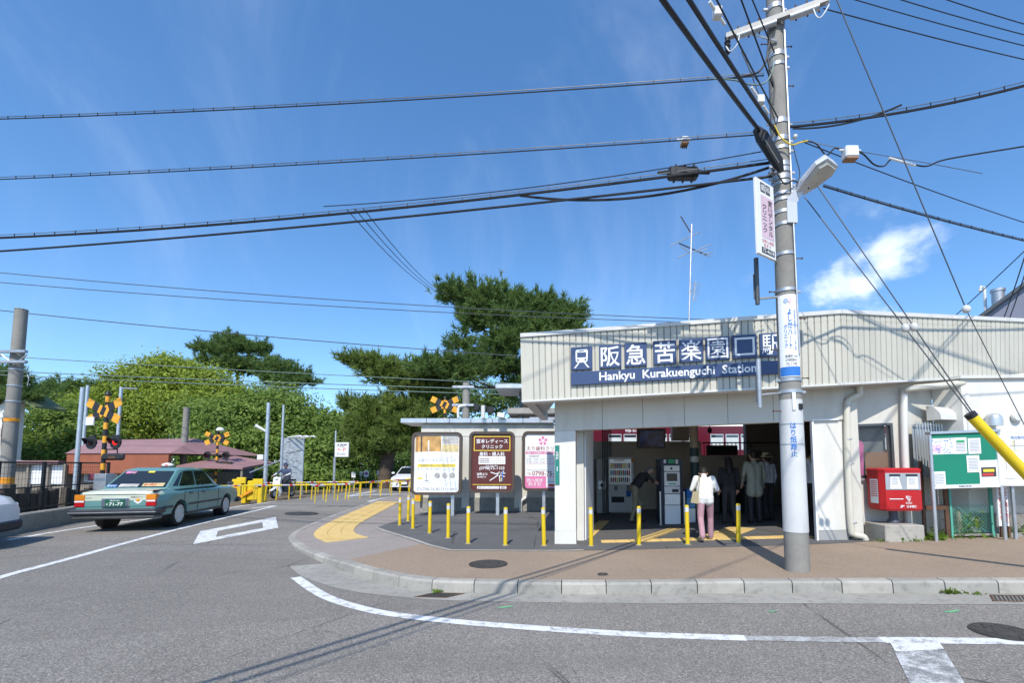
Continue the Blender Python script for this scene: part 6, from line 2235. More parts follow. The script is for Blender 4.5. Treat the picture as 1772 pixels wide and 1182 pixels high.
def barrier(p0, p1, label, rods, rl=0.55, first='yellow', rr=0.03, pattern=(('yellow', .55), ('steel', .28), ('red', .12), ('steel', .1))):
    p0, p1 = Vector(p0), Vector(p1)
    L = (p1 - p0).length
    d = (p1 - p0).normalized()
    t_ = thing('crossing_barrier', label, 'barrier', tuple(p0), group='lowered crossing barrier arms')
    s, k = 0.0, 0
    while s < L:
        m_, w_ = pattern[k % len(pattern)]
        e = min(L, s + w_)
        if m_ != 'red' or (k // 4) % 2 == 0:
            pass
        MB().tube([p0 + d * (s + 0.001), p0 + d * e], rr, 8).build('arm_band', m_, t_, True)
        s = e; k += 1
    for k in range(rods):
        q = p0 + d * (L * (k + 0.7) / rods)
        lean = rnd.uniform(-0.06, 0.06)
        MB().tube([q, q + Vector((lean * rl - 0.05 * rl, 0, -rl))], 0.02, 6).build('hanging_rod', 'yellow', t_, True)
    return t_


barrier(pt(369, 841.5, 17.6), pt(606, 838.5, 17.5), 'lowered barrier arm in front of the taxi, from the left', 12)
barrier(pt(722, 828.5, 20.0), pt(540, 842, 17.2), 'lowered barrier arm from the right, before the white car', 10, 0.62)
barrier(pt(433, 836.5, 22.3), pt(620, 834, 22.3), 'far lowered barrier arm in front of the scooter rider', 9, 0.5)
barrier(pt(735, 833, 24.5), pt(600, 836.5, 22.6), 'far right lowered barrier arm across the white car bumper', 8, 0.5)
# barrier machines
for (px, py, Y, lab) in ((440, 858, 19.3, 'bright yellow barrier machine by the lamp post'), (412, 850, 21.5, 'black and yellow barrier machine behind the taxi bonnet')):
    p = pt(px, py, Y)
    o = thing('barrier_machine', lab, 'barrier machine', (p.x, Y, 0.03))
    m_ = 'yellow' if px == 440 else 'cross_k'
    MB().box((-0.42, -0.2, 0), (-0.24, 0.2, 0.75), 0.02).build('side_guard', m_, o)
    MB().box((0.24, -0.2, 0), (0.42, 0.2, 0.75), 0.02).build('side_guard', m_, o)
    MB().box((-0.22, -0.16, 0.12), (0.22, 0.18, 0.92), 0.03).build('cabinet', 'yellow', o)
    MB().box((0.02, -0.2, 0.62), (0.44, -0.1, 1.0), 0.02).build('striker', 'yellow', o)
    MB(frame((0, 0, 0), Vector((0.85, 0, 0.5)), Vector((0, 1, 0)), Vector((-0.5, 0, 0.85)))).box((-0.4, -0.26, 0.4), (0.3, -0.21, 0.5)).build('stripe_board', 'orange', o)


# masts and poles ------------------------------------------------------------
def mast(name, px, py_t, py_b, Y, r0, r1, m, label, cat='pole', zb=None, z0=0.03):
    top_ = pt(px, py_t, Y)
    o = thing(name, label, cat, (top_.x, Y, z0))
    MB().tube([(0, 0, -0.1), (0, 0, (top_.z - z0))], [r0, r1], 12).build('shaft', m, o, smooth=True)
    MB().lathe([(0.0, 0), (r1 * 1.05, 0), (r1 * 1.05, 0.03), (0, 0.04)], 12, (0, 0, top_.z - z0)).build('cap', m, o)
    return o


LM = mast('catenary_mast', 37, 537, 880, 13.5, 0.165, 0.145, 'conc_pole', 'concrete railway mast with lattice bracket at the left edge', 'mast')
lx, lz = LM.location.x, LM.location.z
for y in (612, 630):
    a, c = pt(-60, y - 12, 13.2), pt(47, y + 4, 13.3)
    MB().box((a.x - lx, -0.28, (a.z + c.z) / 2 - lz - 0.04), (c.x - lx, -0.18, (a.z + c.z) / 2 - lz + 0.04), 0.005).build('bracket_beam', 'steel', LM)
for k in range(4):
    a, c = pt(42 - k * 22, 613, 13.2), pt(20 - k * 22, 630, 13.2)
    if k % 2: a, c = pt(20 - k * 22, 613, 13.2), pt(42 - k * 22, 630, 13.2)
    MB().tube([(a.x - lx, -0.23, a.z - lz), (c.x - lx, -0.23, c.z - lz)], 0.02, 6).build('bracket_brace', 'alu', LM)
for y, m_, h_ in ((727, 'orange', 0.05), (668, 'steel', 0.02), (695, 'steel', 0.02), (640, 'steel', 0.02), (832, 'orange', 0.09)):
    z = pt(25, y, 13.5).z - lz
    MB().lathe([(0.14, z - h_), (0.166, z - h_), (0.166, z + h_), (0.14, z + h_)], 14).build('band', m_, LM, smooth=True)
MB().tube([(pt(45, 643, 13.5).x - lx, 0, pt(45, 643, 13.5).z - lz), (pt(50, 655, 13.5).x - lx, 0, pt(50, 655, 13.5).z - lz), (pt(47, 668, 13.5).x - lx, 0, pt(47, 668, 13.5).z - lz)], 0.012, 6).build('loop', 'steel', LM)

mast('steel_pole', 143, 672, 800, 18, 0.08, 0.07, 'alu', 'left of two slim steel poles behind the near crossing signal')
mast('steel_pole', 152, 668, 800, 26, 0.09, 0.08, 'alu', 'right of two slim steel poles behind the near crossing signal')
P3 = mast('steel_pole', 210, 671, 800, 26, 0.09, 0.08, 'alu', 'slim steel pole with short arm right of the near crossing signal')
MB().tube([(0, 0, pt(210, 672, 26).z - 0.03), (0.9, 0, pt(210, 673, 26).z - 0.03)], 0.04, 6).build('arm', 'alu', P3)
mast('timber_pole', 323, 706, 820, 25, 0.17, 0.14, 'conc_pole', 'stout weathered pole standing behind the red-brown building')
LPB = mast('lamp_post', 465, 698, 845, 24, 0.11, 0.09, 'alu', 'grey steel post with side lamp near the barriers', 'lamp post')
a, c = pt(462, 748, 24), pt(446, 737, 24)
MB().tube([(0, 0, a.z - 0.03), (c.x - LPB.location.x, -0.2, c.z - 0.03)], [0.05, 0.09], 8).build('lamp_head', 'white_soft', LPB, smooth=True)
MB().box((-0.42, -0.1, pt(465, 796, 24).z - 0.03), (-0.12, 0.1, pt(465, 787, 24).z - 0.03), 0.01).build('switch_box', 'white_soft', LPB)
mast('steel_pole', 491, 702, 845, 24.6, 0.07, 0.06, 'alu', 'slim steel pole rising behind the town map board')

# town map board on a tall frame
a, c = pt(488, 838, 24.3), pt(514, 758, 24.3)
TM = thing('town_map', 'tall pale town map board with lamps beside the crossing', 'map board', (a.x, 24.3, 0.03))
fr_m = frame((0, 0, 0), Vector((1, 0.9, 0)), Vector((-0.9, 1, 0)).normalized(), Vector((0, 0, 1)))
W = (c.x - a.x)
MB(fr_m).box((0, 0, a.z - 0.03), (W, 0.08, c.z - 0.03)).build('panel', pmat('map_print', (0.42, 0.46, 0.48), 0.5, 0, 0.25, 6), TM)
r_ = random.Random(8)
pr = MB(fr_m)
for q in range(40):
    x, z = r_.uniform(0.05, W - 0.2), r_.uniform(a.z + 0.1, c.z - 0.2)
    rect(pr, x, z, x + r_.uniform(0.03, 0.16), z + r_.uniform(0.02, 0.08), -0.004)
tag(pr.build('print', 'ink_grey', TM), kind='stuff')
for x in (-0.05, W + 0.02):
    MB(fr_m).tube([(x, 0.04, -0.05), (x, 0.04, c.z + 0.02)], 0.05, 8).build('post', 'alu', TM)
for k in range(3):
    MB(fr_m).tube([(W * (0.2 + 0.35 * k), 0, c.z), (W * (0.2 + 0.35 * k) + 0.3, -0.7, c.z + 0.08), (W * (0.2 + 0.35 * k) + 0.35, -0.85, c.z + 0.02)], 0.035, 6).build('lamp', 'white_soft', TM)
MB(fr_m).tube([(-0.05, 0.1, c.z - 1.2), (-1.2, -0.8, 1.2)], 0.03, 6).build('brace', 'alu', TM)

# parking sign
a, c = pt(580, 791, 27), pt(604, 766, 27)
PK = thing('parking_sign', 'white parking sign with red arrow on a slim post', 'sign', (a.x, 27, 0.03))
W, H = c.x - a.x, c.z - a.z
z = a.z - 0.03
MB().tube([(-0.05, 0.05, -0.05), (-0.05, 0.05, z - 0.05)], 0.07, 8).build('post', 'steel', PK)
MB().tube([(-0.03, 0.05, z - 0.049), (-0.03, 0.05, pt(580, 746, 27).z)], 0.045, 8).build('upper_post', 'alu', PK)
MB().box((0, -0.05, z), (W, 0.06, z + H), 0.01).build('board', 'white', PK)
letter(MB(), '大西庵', W * 0.5, z + H * 0.80, W * 0.8, H * 0.24, -0.054, 0.02).build('lettering', 'ink', PK)
letter(MB(), '←P', W * 0.5, z + H * 0.51, W * 0.66, H * 0.24, -0.054, 0.01).build('lettering', 'ink_red', PK)
letter(MB(), '満車の場合は\n第２駐車場へ', W * 0.5, z + H * 0.2, W * 0.75, H * 0.18, -0.054, 0.0).build('lettering', 'ink_grey', PK)
# little signs by the far road
for (px, py, w_, h_, Y, m_, lab) in ((612, 822, 0.28, 0.36, 32, 'paper', 'small pale sign on a stake before the pine trunk'), (625, 820, 0.2, 0.3, 33, 'paper', 'small grey plate just left of the round blue sign'), (634, 820, 0.32, 0.42, 33, 'white', 'small white sign with dark blue ring beside the far road'), (660, 819, 0.66, 0.38, 34, 'white', 'wide white plate left of the white car')):
    p = pt(px, py, Y)
    o = thing('road_sign', lab, 'sign', (p.x, Y, 0.0))
    MB().box((-w_ / 2, -0.02, p.z - h_ / 2), (w_ / 2, 0.0, p.z + h_ / 2)).build('plate', m_, o)
    MB().tube([(0, 0.02, -0.05), (0, 0.02, p.z)], 0.03, 6).build('post', 'steel', o)
    if px == 634:
        disc(MB(), 0, p.z, 0.13, -0.024, 16).build('ring', 'ink_blue', o); disc(MB(), 0, p.z, 0.08, -0.028, 12).build('ring_centre', 'ink_red', o)
    else:
        tag(lines(MB(), -w_ * 0.35, w_ * 0.35, p.z + h_ * 0.1, 2, 0.1, 0.04, -0.024).build('print', 'ink_grey', o), kind='stuff')
# street notice with grey scribble board near the far signal
a, c = pt(384, 829, 29), pt(438, 800, 29)
o = thing('billboard', 'low grey billboard with peeling white print behind the far signal', 'signboard', ((a.x + c.x) / 2, 29, 0.03))
MB().box((a.x - o.location.x, 0, a.z - 0.03), (c.x - o.location.x, 0.1, c.z - 0.03)).build('panel', pmat('grey_peeling', (0.22, 0.23, 0.26), 0.6, 0, 0.35, 4, dirt=(0.7, 0.7, 0.7), dirtamt=0.9), o)
for x in (a.x, c.x):
    MB().tube([(x - o.location.x, 0.05, -0.05), (x - o.location.x, 0.05, c.z + 0.1)], 0.05, 6).build('post', 'steel_dark', o)
MB().box((a.x - o.location.x - 0.3, -0.5, c.z + 0.25), (c.x - o.location.x + 0.4, 0.5, c.z + 0.32)).build('canopy', 'steel_dark', o)

# concrete signal mast and fittings above the poster wall roof
o = mast('signal_mast', 807, 664, 725, 19.0, 0.17, 0.15, 'conc_pole', 'short concrete mast with signal lamps above the poster wall roof', 'mast')
zz = pt(807, 668, 19).z - 0.03
for dy in (0.0, -0.75):
    MB().box((-0.55, -0.2, zz - 0.12 + dy), (0.35, -0.12, zz - 0.02 + dy), 0.01).build('cross_bar', 'steel', o)
for k in range(3):
    MB().lathe([(0.0, 0.0), (0.14, 0.0), (0.16, 0.1), (0.15, 0.25), (0.0, 0.26)], 12, (0.42 + 0.3 * k, -0.1, pt(807, 706 + k * 2.5, 19).z), 'y').build('lamp_hood', 'black', o, smooth=True)
o = thing('roof_pipe', 'white bent conduit on the poster wall roof', 'pipe', tuple(pt(796, 722, 16.2)))
MB().tube(smooth_path([pt(793, 724, 16.2), pt(793, 708, 16.2), pt(797, 703, 16.2), pt(806, 702, 16.2)], 4), 0.045, 8).build('conduit', 'pipe_white', o, True, smooth=True)
MB().tube([pt(836, 724, 16.0), pt(836, 702, 16.0)], 0.07, 8).build('stub', 'pipe_white', o, True)
a, c = pt(860, 724, 16), pt(873, 714, 16)
o = thing('floodlight', 'boxy white floodlight on the poster wall roof', 'lamp', tuple(a))
MB(frame((0, 0, 0), Vector((0.97, 0, -0.15)), Vector((0, 1, 0)), Vector((0.15, 0, 0.97)))).box((0, -0.12, 0.03), (c.x - a.x, 0.12, c.z - a.z), 0.02).build('housing', 'white_soft', o)
MB().tube([(0.12, 0, -0.02), (0.12, 0, 0.1)], 0.03, 6).build('stand', 'steel', o)
# platform canopies behind
cn = thing('platform_canopy', 'dark grey platform canopy edge between wall and station fascia', 'canopy', tuple(pt(900, 710, 17.5)))
a, c = pt(878, 716, 17.5), pt(940, 706, 17.5)
MB().box((a.x, 17.5, a.z), (c.x + 1, 19.5, c.z), 0.02).build('roof_sheet', 'conc_dirty', cn, True)
a, c = pt(857, 672, 17.0), pt(905, 664, 17.0)
MB().box((a.x, 17.0, a.z), (c.x + 0.4, 19, c.z), 0.02).build('upper_roof_sheet', 'alu', cn, True)
MB().tube([(c.x - 0.1, 17.8, 0), (c.x - 0.1, 17.8, c.z)], 0.08, 8).build('post', 'steel_dark', cn, True)
a, c = pt(916, 728, 16.2), pt(962, 722, 16.2)
MB().box((a.x, 16.2, a.z), (c.x, 17.2, c.z), 0.02).build('lower_roof_sheet', 'steel', cn, True)

# ------------------------------------------------------------------ left verge: wall, fence, sleepers
w0, w1 = gp(28, 924, z_road), gp(105, 909, z_road)
wd = (w1 - w0).normalized()
ws, we = w0 - wd * 3.2, w0 + wd * 4.6
VW = thing('verge_wall', 'low grey concrete wall at the left road edge', 'wall', (w0.x, w0.y, 0.04))
hW = pt(28, 896, w0.y).z
wall_seg('wall', ws, we, -0.1, hW, 0.22, 'conc', VW)
wall_seg('coping', ws + Vector((0.03, -0.02, 0)), we, hW + 0.002, hW + 0.05, 0.28, 'conc_pale', VW)
nrm = Vector((-wd.y, wd.x, 0))
FN2 = thing('metal_fence', 'black wire fence with thin posts along the railway at left', 'fence', (w0.x, w0.y, hW))
fs_, fe_ = ws + nrm * 0.35, we + nrm * 0.35
fz1 = pt(85, 799, w0.y + 1.2).z
L = (fe_ - fs_).length
for k in range(6):
    p = fs_.lerp(fe_, k / 5)
    MB().box((p.x - 0.03, p.y - 0.03, 0.0), (p.x + 0.03, p.y + 0.03, fz1)).build('post', 'black', FN2, True)
for z in (fz1 - 0.03, (fz1 + hW) / 2, hW + 0.12):
    a, c = fs_.copy(), fe_.copy(); a.z = c.z = z
    MB().tube([a, c], 0.018, 6).build('rail', 'black', FN2, True)
b_ = MB()
for k in range(int(L / 0.12)):
    p = fs_.lerp(fe_, (k + 0.5) * 0.12 / L)
    b_.tube([Vector((p.x, p.y, hW + 0.1)), Vector((p.x, p.y, fz1))], 0.0035, 3, False)
for k in range(9):
    a, c = fs_.copy(), fe_.copy(); a.z = c.z = hW + 0.15 + k * 0.14
    b_.tube([a, c], 0.0035, 3, False)
tag(b_.build('wire_mesh', 'black', FN2, True), kind='stuff')
M['timber'] = pmat('old_timber', (0.085, 0.07, 0.055), 0.9, 0, 0.35, 5, 0.08, dirt=(0.2, 0.18, 0.15), bump=0.4)
SL = thing('sleeper_fence', 'row of dark weathered upright sleepers behind the wire fence', 'fence', (w0.x, w0.y, 0.1))
s0_, s1_ = ws + nrm * 0.75, we + nrm * 0.75 + wd * 1.5
L = (s1_ - s0_).length
for k in range(int(L / 0.24)):
    p = s0_ + (s1_ - s0_).normalized() * (0.24 * k + rnd.uniform(-0.02, 0.02))
    hh_ = pt(85, 845, p.y).z + rnd.uniform(-0.16, 0.1)
    if rnd.random() < 0.88:
        fr_ = frame((p.x, p.y, 0), wd, nrm, Vector((rnd.uniform(-.04, .04), 0, 1)))
        MB(fr_).box((-0.1, -0.07, 0.0), (0.1, 0.07, hh_), 0.01).build('sleeper', 'timber', SL, True)

# red-brown building with a hipped roof
M['roof_mauve'] = pmat('mauve_roof_sheet', (0.30, 0.165, 0.16), 0.6, 0, 0.1, 1.0)
M['brick_paint'] = pmat('red_brown_boarding', (0.30, 0.095, 0.050), 0.75, 0, 0.12, 1.5, 0.06)
bY = 23.0
A, B = pt(113, 822, bY), pt(290, 818, bY)
At, Bt = pt(113, 787, bY), pt(290, 783, bY)
C_ = pt(345, 812, bY + 5)
HB = thing('brown_building', 'low building with red-brown boarding and mauve hipped roof at left', 'building', (A.x, bY, 0.0))
MB().box((A.x, bY, (A.z + B.z) / 2), (B.x, bY + 0.2, (At.z + Bt.z) / 2 - 0.002)).build('boarding', 'brick_paint', HB, True)
MB().box((A.x + 0.2, bY + 0.5, 0), (B.x - 0.2, bY + 6, (A.z + B.z) / 2)).build('wall', 'dark', HB, True)
for k in range(5):
    x = A.x + 0.5 + k * 0.95
    wo = MB().box((x, bY + 0.45, 0.75), (x + 0.7, bY + 0.499, 1.2)).build('window', 'white_soft', HB, True)
    MB().box((x + 0.06, bY + 0.44, 0.81), (x + 0.64, bY + 0.449, 1.14)).build('pane', 'photo_grey', wo, True)
ez = (At.z + Bt.z) / 2
rA, rB = Vector((A.x - 0.06, bY - 0.06, ez)), Vector((B.x + 0.1, bY - 0.06, ez))
rC, rD = Vector((B.x + 0.9, bY + 6.3, ez)), Vector((A.x + 0.2, bY + 6.3, ez))
k1, k2 = pt(162, 762, bY + 2.9), pt(338, 759, bY + 2.9)
MB().add([rA, rB, rC, rD, k1, k2], [(0, 1, 5, 4), (1, 2, 5), (2, 3, 4, 5), (3, 0, 4), (0, 3, 2, 1)]).build('roof', 'roof_mauve', HB, True)
pA, pB = pt(292, 806, bY + 1), pt(352, 806, bY + 1)
rr_ = [Vector((B.x + 0.25, bY + 0.2, pA.z)), Vector((pt(398, 800, bY).x, bY + 1.0, pA.z - 0.1)), Vector((pt(392, 800, bY).x, bY + 4, pA.z + 0.2)), Vector((B.x + 0.4, bY + 4, ez))]
MB().add(rr_ + [p - Vector((0, 0, 0.1)) for p in rr_], [(0, 1, 2, 3), (7, 6, 5, 4), (0, 1, 5, 4), (1, 2, 6, 5), (2, 3, 7, 6), (3, 0, 4, 7)]).build('porch_roof', 'roof_mauve', HB, True)
MB().tube([(rr_[1].x - 0.1, rr_[1].y + 0.1, 0), (rr_[1].x - 0.1, rr_[1].y + 0.1, rr_[1].z)], 0.06, 6).build('porch_post', 'dark', HB, True)
# lower lean-to left of it
a, c = pt(30, 808, bY), pt(112, 797, bY)
LT = thing('lean_to_shed', 'long low shed with white panels and brown roof edge at left', 'shed', (a.x, bY, 0.0))
MB().box((a.x - 3, bY - 0.3, pt(60, 803, bY).z), (c.x, bY + 2.5, pt(60, 797.5, bY).z)).build('roof_edge', 'roof_mauve', LT, True)
for (x0_, x1_) in ((49, 80), (86, 109)):
    a1, c1_ = pt(x0_, 838, bY), pt(x1_, 805, bY)
    MB().box((a1.x, bY, a1.z), (c1_.x, bY + 0.05, c1_.z)).build('white_panel', 'white', LT, True)
MB().box((a.x - 3, bY + 0.06, 0), (c.x, bY + 2, pt(60, 803.2, bY).z)).build('wall', 'dark', LT, True)
for x_ in (47, 82, 111):
    p = pt(x_, 838, bY - 0.1)
    MB().box((p.x - 0.05, bY - 0.15, 0), (p.x + 0.05, bY - 0.05, pt(60, 803.2, bY).z)).build('post', 'dark', LT, True)

# pale house behind the left mast
hY = 30
WB = thing('pale_house', 'pale grey house wall with olive roof edge at the left border', 'building', (pt(0, 800, hY).x, hY, 0))
a, c = pt(-160, 800, hY), pt(33, 690, hY)
MB().box((a.x, hY, 0), (c.x, hY + 0.4, c.z)).build('wall', 'render_white', WB, True)
MB().add([pt(-10, 655, hY - 0.4), pt(60, 703, hY - 0.4), pt(60, 706, hY - 0.4), pt(-10, 672, hY - 0.4), pt(-10, 655, hY) + Vector((0, 2, 0)), pt(60, 703, hY) + Vector((0, 2, 0)), pt(60, 706, hY) + Vector((0, 2, 0)), pt(-10, 672, hY) + Vector((0, 2, 0))],
         [(0, 1, 2, 3), (4, 5, 6, 7), (0, 1, 5, 4), (1, 2, 6, 5), (2, 3, 7, 6), (3, 0, 4, 7)]).build('roof', pmat('olive_roof', (0.14, 0.16, 0.07), 0.7), WB, True)
gab = [pt(-160, 690, hY), pt(33, 690, hY), pt(-10, 668, hY), pt(-100, 640, hY)]
MB().add(gab + [p + Vector((0, 0.4, 0)) for p in gab], [(0, 1, 2, 3), (7, 6, 5, 4), (0, 1, 5, 4), (1, 2, 6, 5), (2, 3, 7, 6), (3, 0, 4, 7)]).build('gable', 'render_white', WB, True)
letter(MB(), 'TI', pt(6, 727, hY).x, pt(6, 727, hY).z, 0.4, 0.26, hY - 0.01, 0.01).build('lettering', 'ink', WB, True)
rect(MB(), pt(-5, 755, hY).x, pt(0, 755, hY).z, pt(10, 755, hY).x, pt(0, 742, hY).z, hY - 0.01).build('window', 'photo_grey', WB, True)
MB().box((pt(-5, 790, hY - 4).x, hY - 4, pt(0, 803, hY - 4).z), (pt(40, 790, hY - 4).x, hY - 0.1, pt(0, 797, hY - 4).z)).build('awning', 'trim', WB, True)

# grey-blue gable at the far right
gY = 17
g0, g1, g2 = pt(1676, 560, gY), pt(1772, 487, gY), pt(1960, 350, gY)
RB = thing('grey_gable_house', 'grey-blue sided house with sloping roof behind the station at right', 'building', (g1.x, gY, 0))
M['siding'] = pmat('grey_blue_siding', (0.17, 0.18, 0.23), 0.6, 0, 0.06, 1)
MB().add([Vector((g0.x, gY, 0)), Vector((g2.x, gY, 0)), g2, g0, Vector((g0.x + 6, gY + 6, 0)), Vector((g2.x + 6, gY + 6, 0)), g2 + Vector((6, 6, 0)), g0 + Vector((6, 6, 0))],
         [(0, 1, 2, 3), (4, 7, 6, 5), (0, 3, 7, 4), (1, 5, 6, 2), (2, 6, 7, 3)]).build('wall', 'siding', RB, True)
u_ = Vector((0, 0, 0.14))
e_ = (g0 - g2).normalized() * 0.5
MB().add([g0 + e_ + Vector((0, -0.3, 0)), g2 + Vector((0, -0.3, 0)), g2 + Vector((0, -0.3, 0)) + u_, g0 + e_ + Vector((0, -0.3, 0)) + u_, g0 + e_ + Vector((6.3, 6.3, 0)), g2 + Vector((6.3, 6.3, 0)), g2 + Vector((6.3, 6.3, 0)) + u_, g0 + e_ + Vector((6.3, 6.3, 0)) + u_],
         [(0, 1, 2, 3), (4, 7, 6, 5), (0, 3, 7, 4), (1, 5, 6, 2), (2, 6, 7, 3), (0, 4, 5, 1)]).build('roof', 'steel_dark', RB, True)
p = pt(1727, 512, gY + 0.6)
MB().lathe([(0.2, -0.6), (0.2, 0.15), (0.23, 0.16), (0.23, 0.26), (0.2, 0.27)], 14, tuple(p)).build('roof_vent', 'steel', RB, True, smooth=True)
p0, p1 = pt(1705, 530, gY + 1), pt(1703, 497, gY + 1)
o = thing('roof_lamp', 'small curved white lamp post above the station roof at right', 'lamp post', tuple(p0))
MB().tube([p0 - Vector((0, 0, 1)), p1, p1 + Vector((-0.12, 0, 0.02)), p1 + Vector((-0.16, 0, -0.05))], 0.05, 8).build('pole', 'white_soft', o, True)
MB().ball(tuple(p1 + Vector((-0.17, 0, -0.12))), 0.06).build('lamp', 'white', o, True, smooth=True)

# television antenna on the roof
aY = 12.5
a0, a1 = pt(1190.5, 560, aY), pt(1197, 388, aY)
AN = thing('tv_antenna', 'thin television antenna mast rising behind the station roof', 'antenna', tuple(a0))
MB().tube([a0 - Vector((0, 0, 0.5)), a1], 0.022, 6).build('mast', 'steel', AN, True)


def an_el(p, q, r_=0.015, m_='alu', nm='element'):
    MB().tube([pt(p[0], p[1], aY), pt(q[0], q[1], aY + (q[0] - p[0]) * 0.01)], r_, 5).build(nm, m_, AN, True)


an_el((1178, 374), (1195, 402), 0.016, 'rust', 'boom'); an_el((1175, 421), (1224, 442), 0.02, 'steel_dark', 'boom')
for p, q in (((1160, 425), (1212, 401)), ((1198, 437), (1230, 422)), ((1178, 427), (1192, 435)), ((1173, 446), (1196, 435)), ((1207, 436), (1224, 431)), ((1213, 440), (1233, 437)), ((1222, 442), (1230, 443))):
    an_el(p, q)
an_el((1200, 521), (1204, 487), 0.02, 'alu', 'boom')
for k in range(8):
    y = 489 + k * 4.2
    an_el((1194 + k * 0.3, y), (1213 - k * 0.9, y + 1.5), 0.008)
an_el((1191, 507), (1203, 500), 0.012)

# ------------------------------------------------------------------ cars
M['tyre'] = pmat('tyre_rubber', (0.018, 0.018, 0.018), 0.85, 0, 0.15, 8)
M['hubcap'] = pmat('hubcap', (0.52, 0.52, 0.50), 0.35, 0.15, 0.08, 8)
M['chrome'] = pmat('chrome', (0.72, 0.72, 0.72), 0.12, 1.0, 0.03)
M['bumper'] = pmat('dark_bumper', (0.035, 0.037, 0.042), 0.45, 0, 0.1)
M['amber'] = pmat('amber_lens', (0.62, 0.20, 0.015), 0.18, 0, 0.05)
M['tail_red'] = pmat('red_tail_lens', (0.42, 0.008, 0.012), 0.15, 0, 0.05)


def car_paint(name, col, rough=0.28):
    t = NT(name)
    a = t.noise(t.obj(), 2.0, 3)
    t.color(t.mix(t.ramp(a, 0.35, 0.65), mul(col, 0.95), mul(col, 1.05)))
    t.set(rough=rough, spec=0.5, coat=0.25)
    t.b.inputs['Coat Roughness'].default_value = 0.06
    return t.m


M['taxi_teal'] = car_paint('teal_car_paint', (0.12, 0.255, 0.24))
M['taxi_cream'] = car_paint('cream_car_paint', (0.52, 0.55, 0.43))
M['car_white'] = car_paint('white_car_paint', (0.72, 0.72, 0.72))
t = NT('car_glass'); t.color((0.012, 0.018, 0.020)); t.set(rough=0.04, spec=0.8)
M['car_glass'] = t.m


def arch_cut(me, arches, r, w):
    """cut round wheel openings through a body mesh"""
    o = bpy.data.objects.new('cut', me)
    COL.objects.link(o)
    cs = []
    for y in arches:
        for s in (-1, 1):
            b_ = MB().lathe([(r, -0.16), (r, 0.16)], 28, (s * w, y, 0.30), 'x')
            cm = b_.mesh('cutter'); fixn(cm)
            c = bpy.data.objects.new('cutter', cm)
            COL.objects.link(c)
            m = o.modifiers.new('b', 'BOOLEAN'); m.operation = 'DIFFERENCE'; m.object = c; m.solver = 'EXACT'
            cs.append(c)
    dg = bpy.context.evaluated_depsgraph_get()
    out = bpy.data.meshes.new_from_object(o.evaluated_get(dg))
    for c in cs:
        bpy.data.objects.remove(c)
    bpy.data.objects.remove(o)
    return out


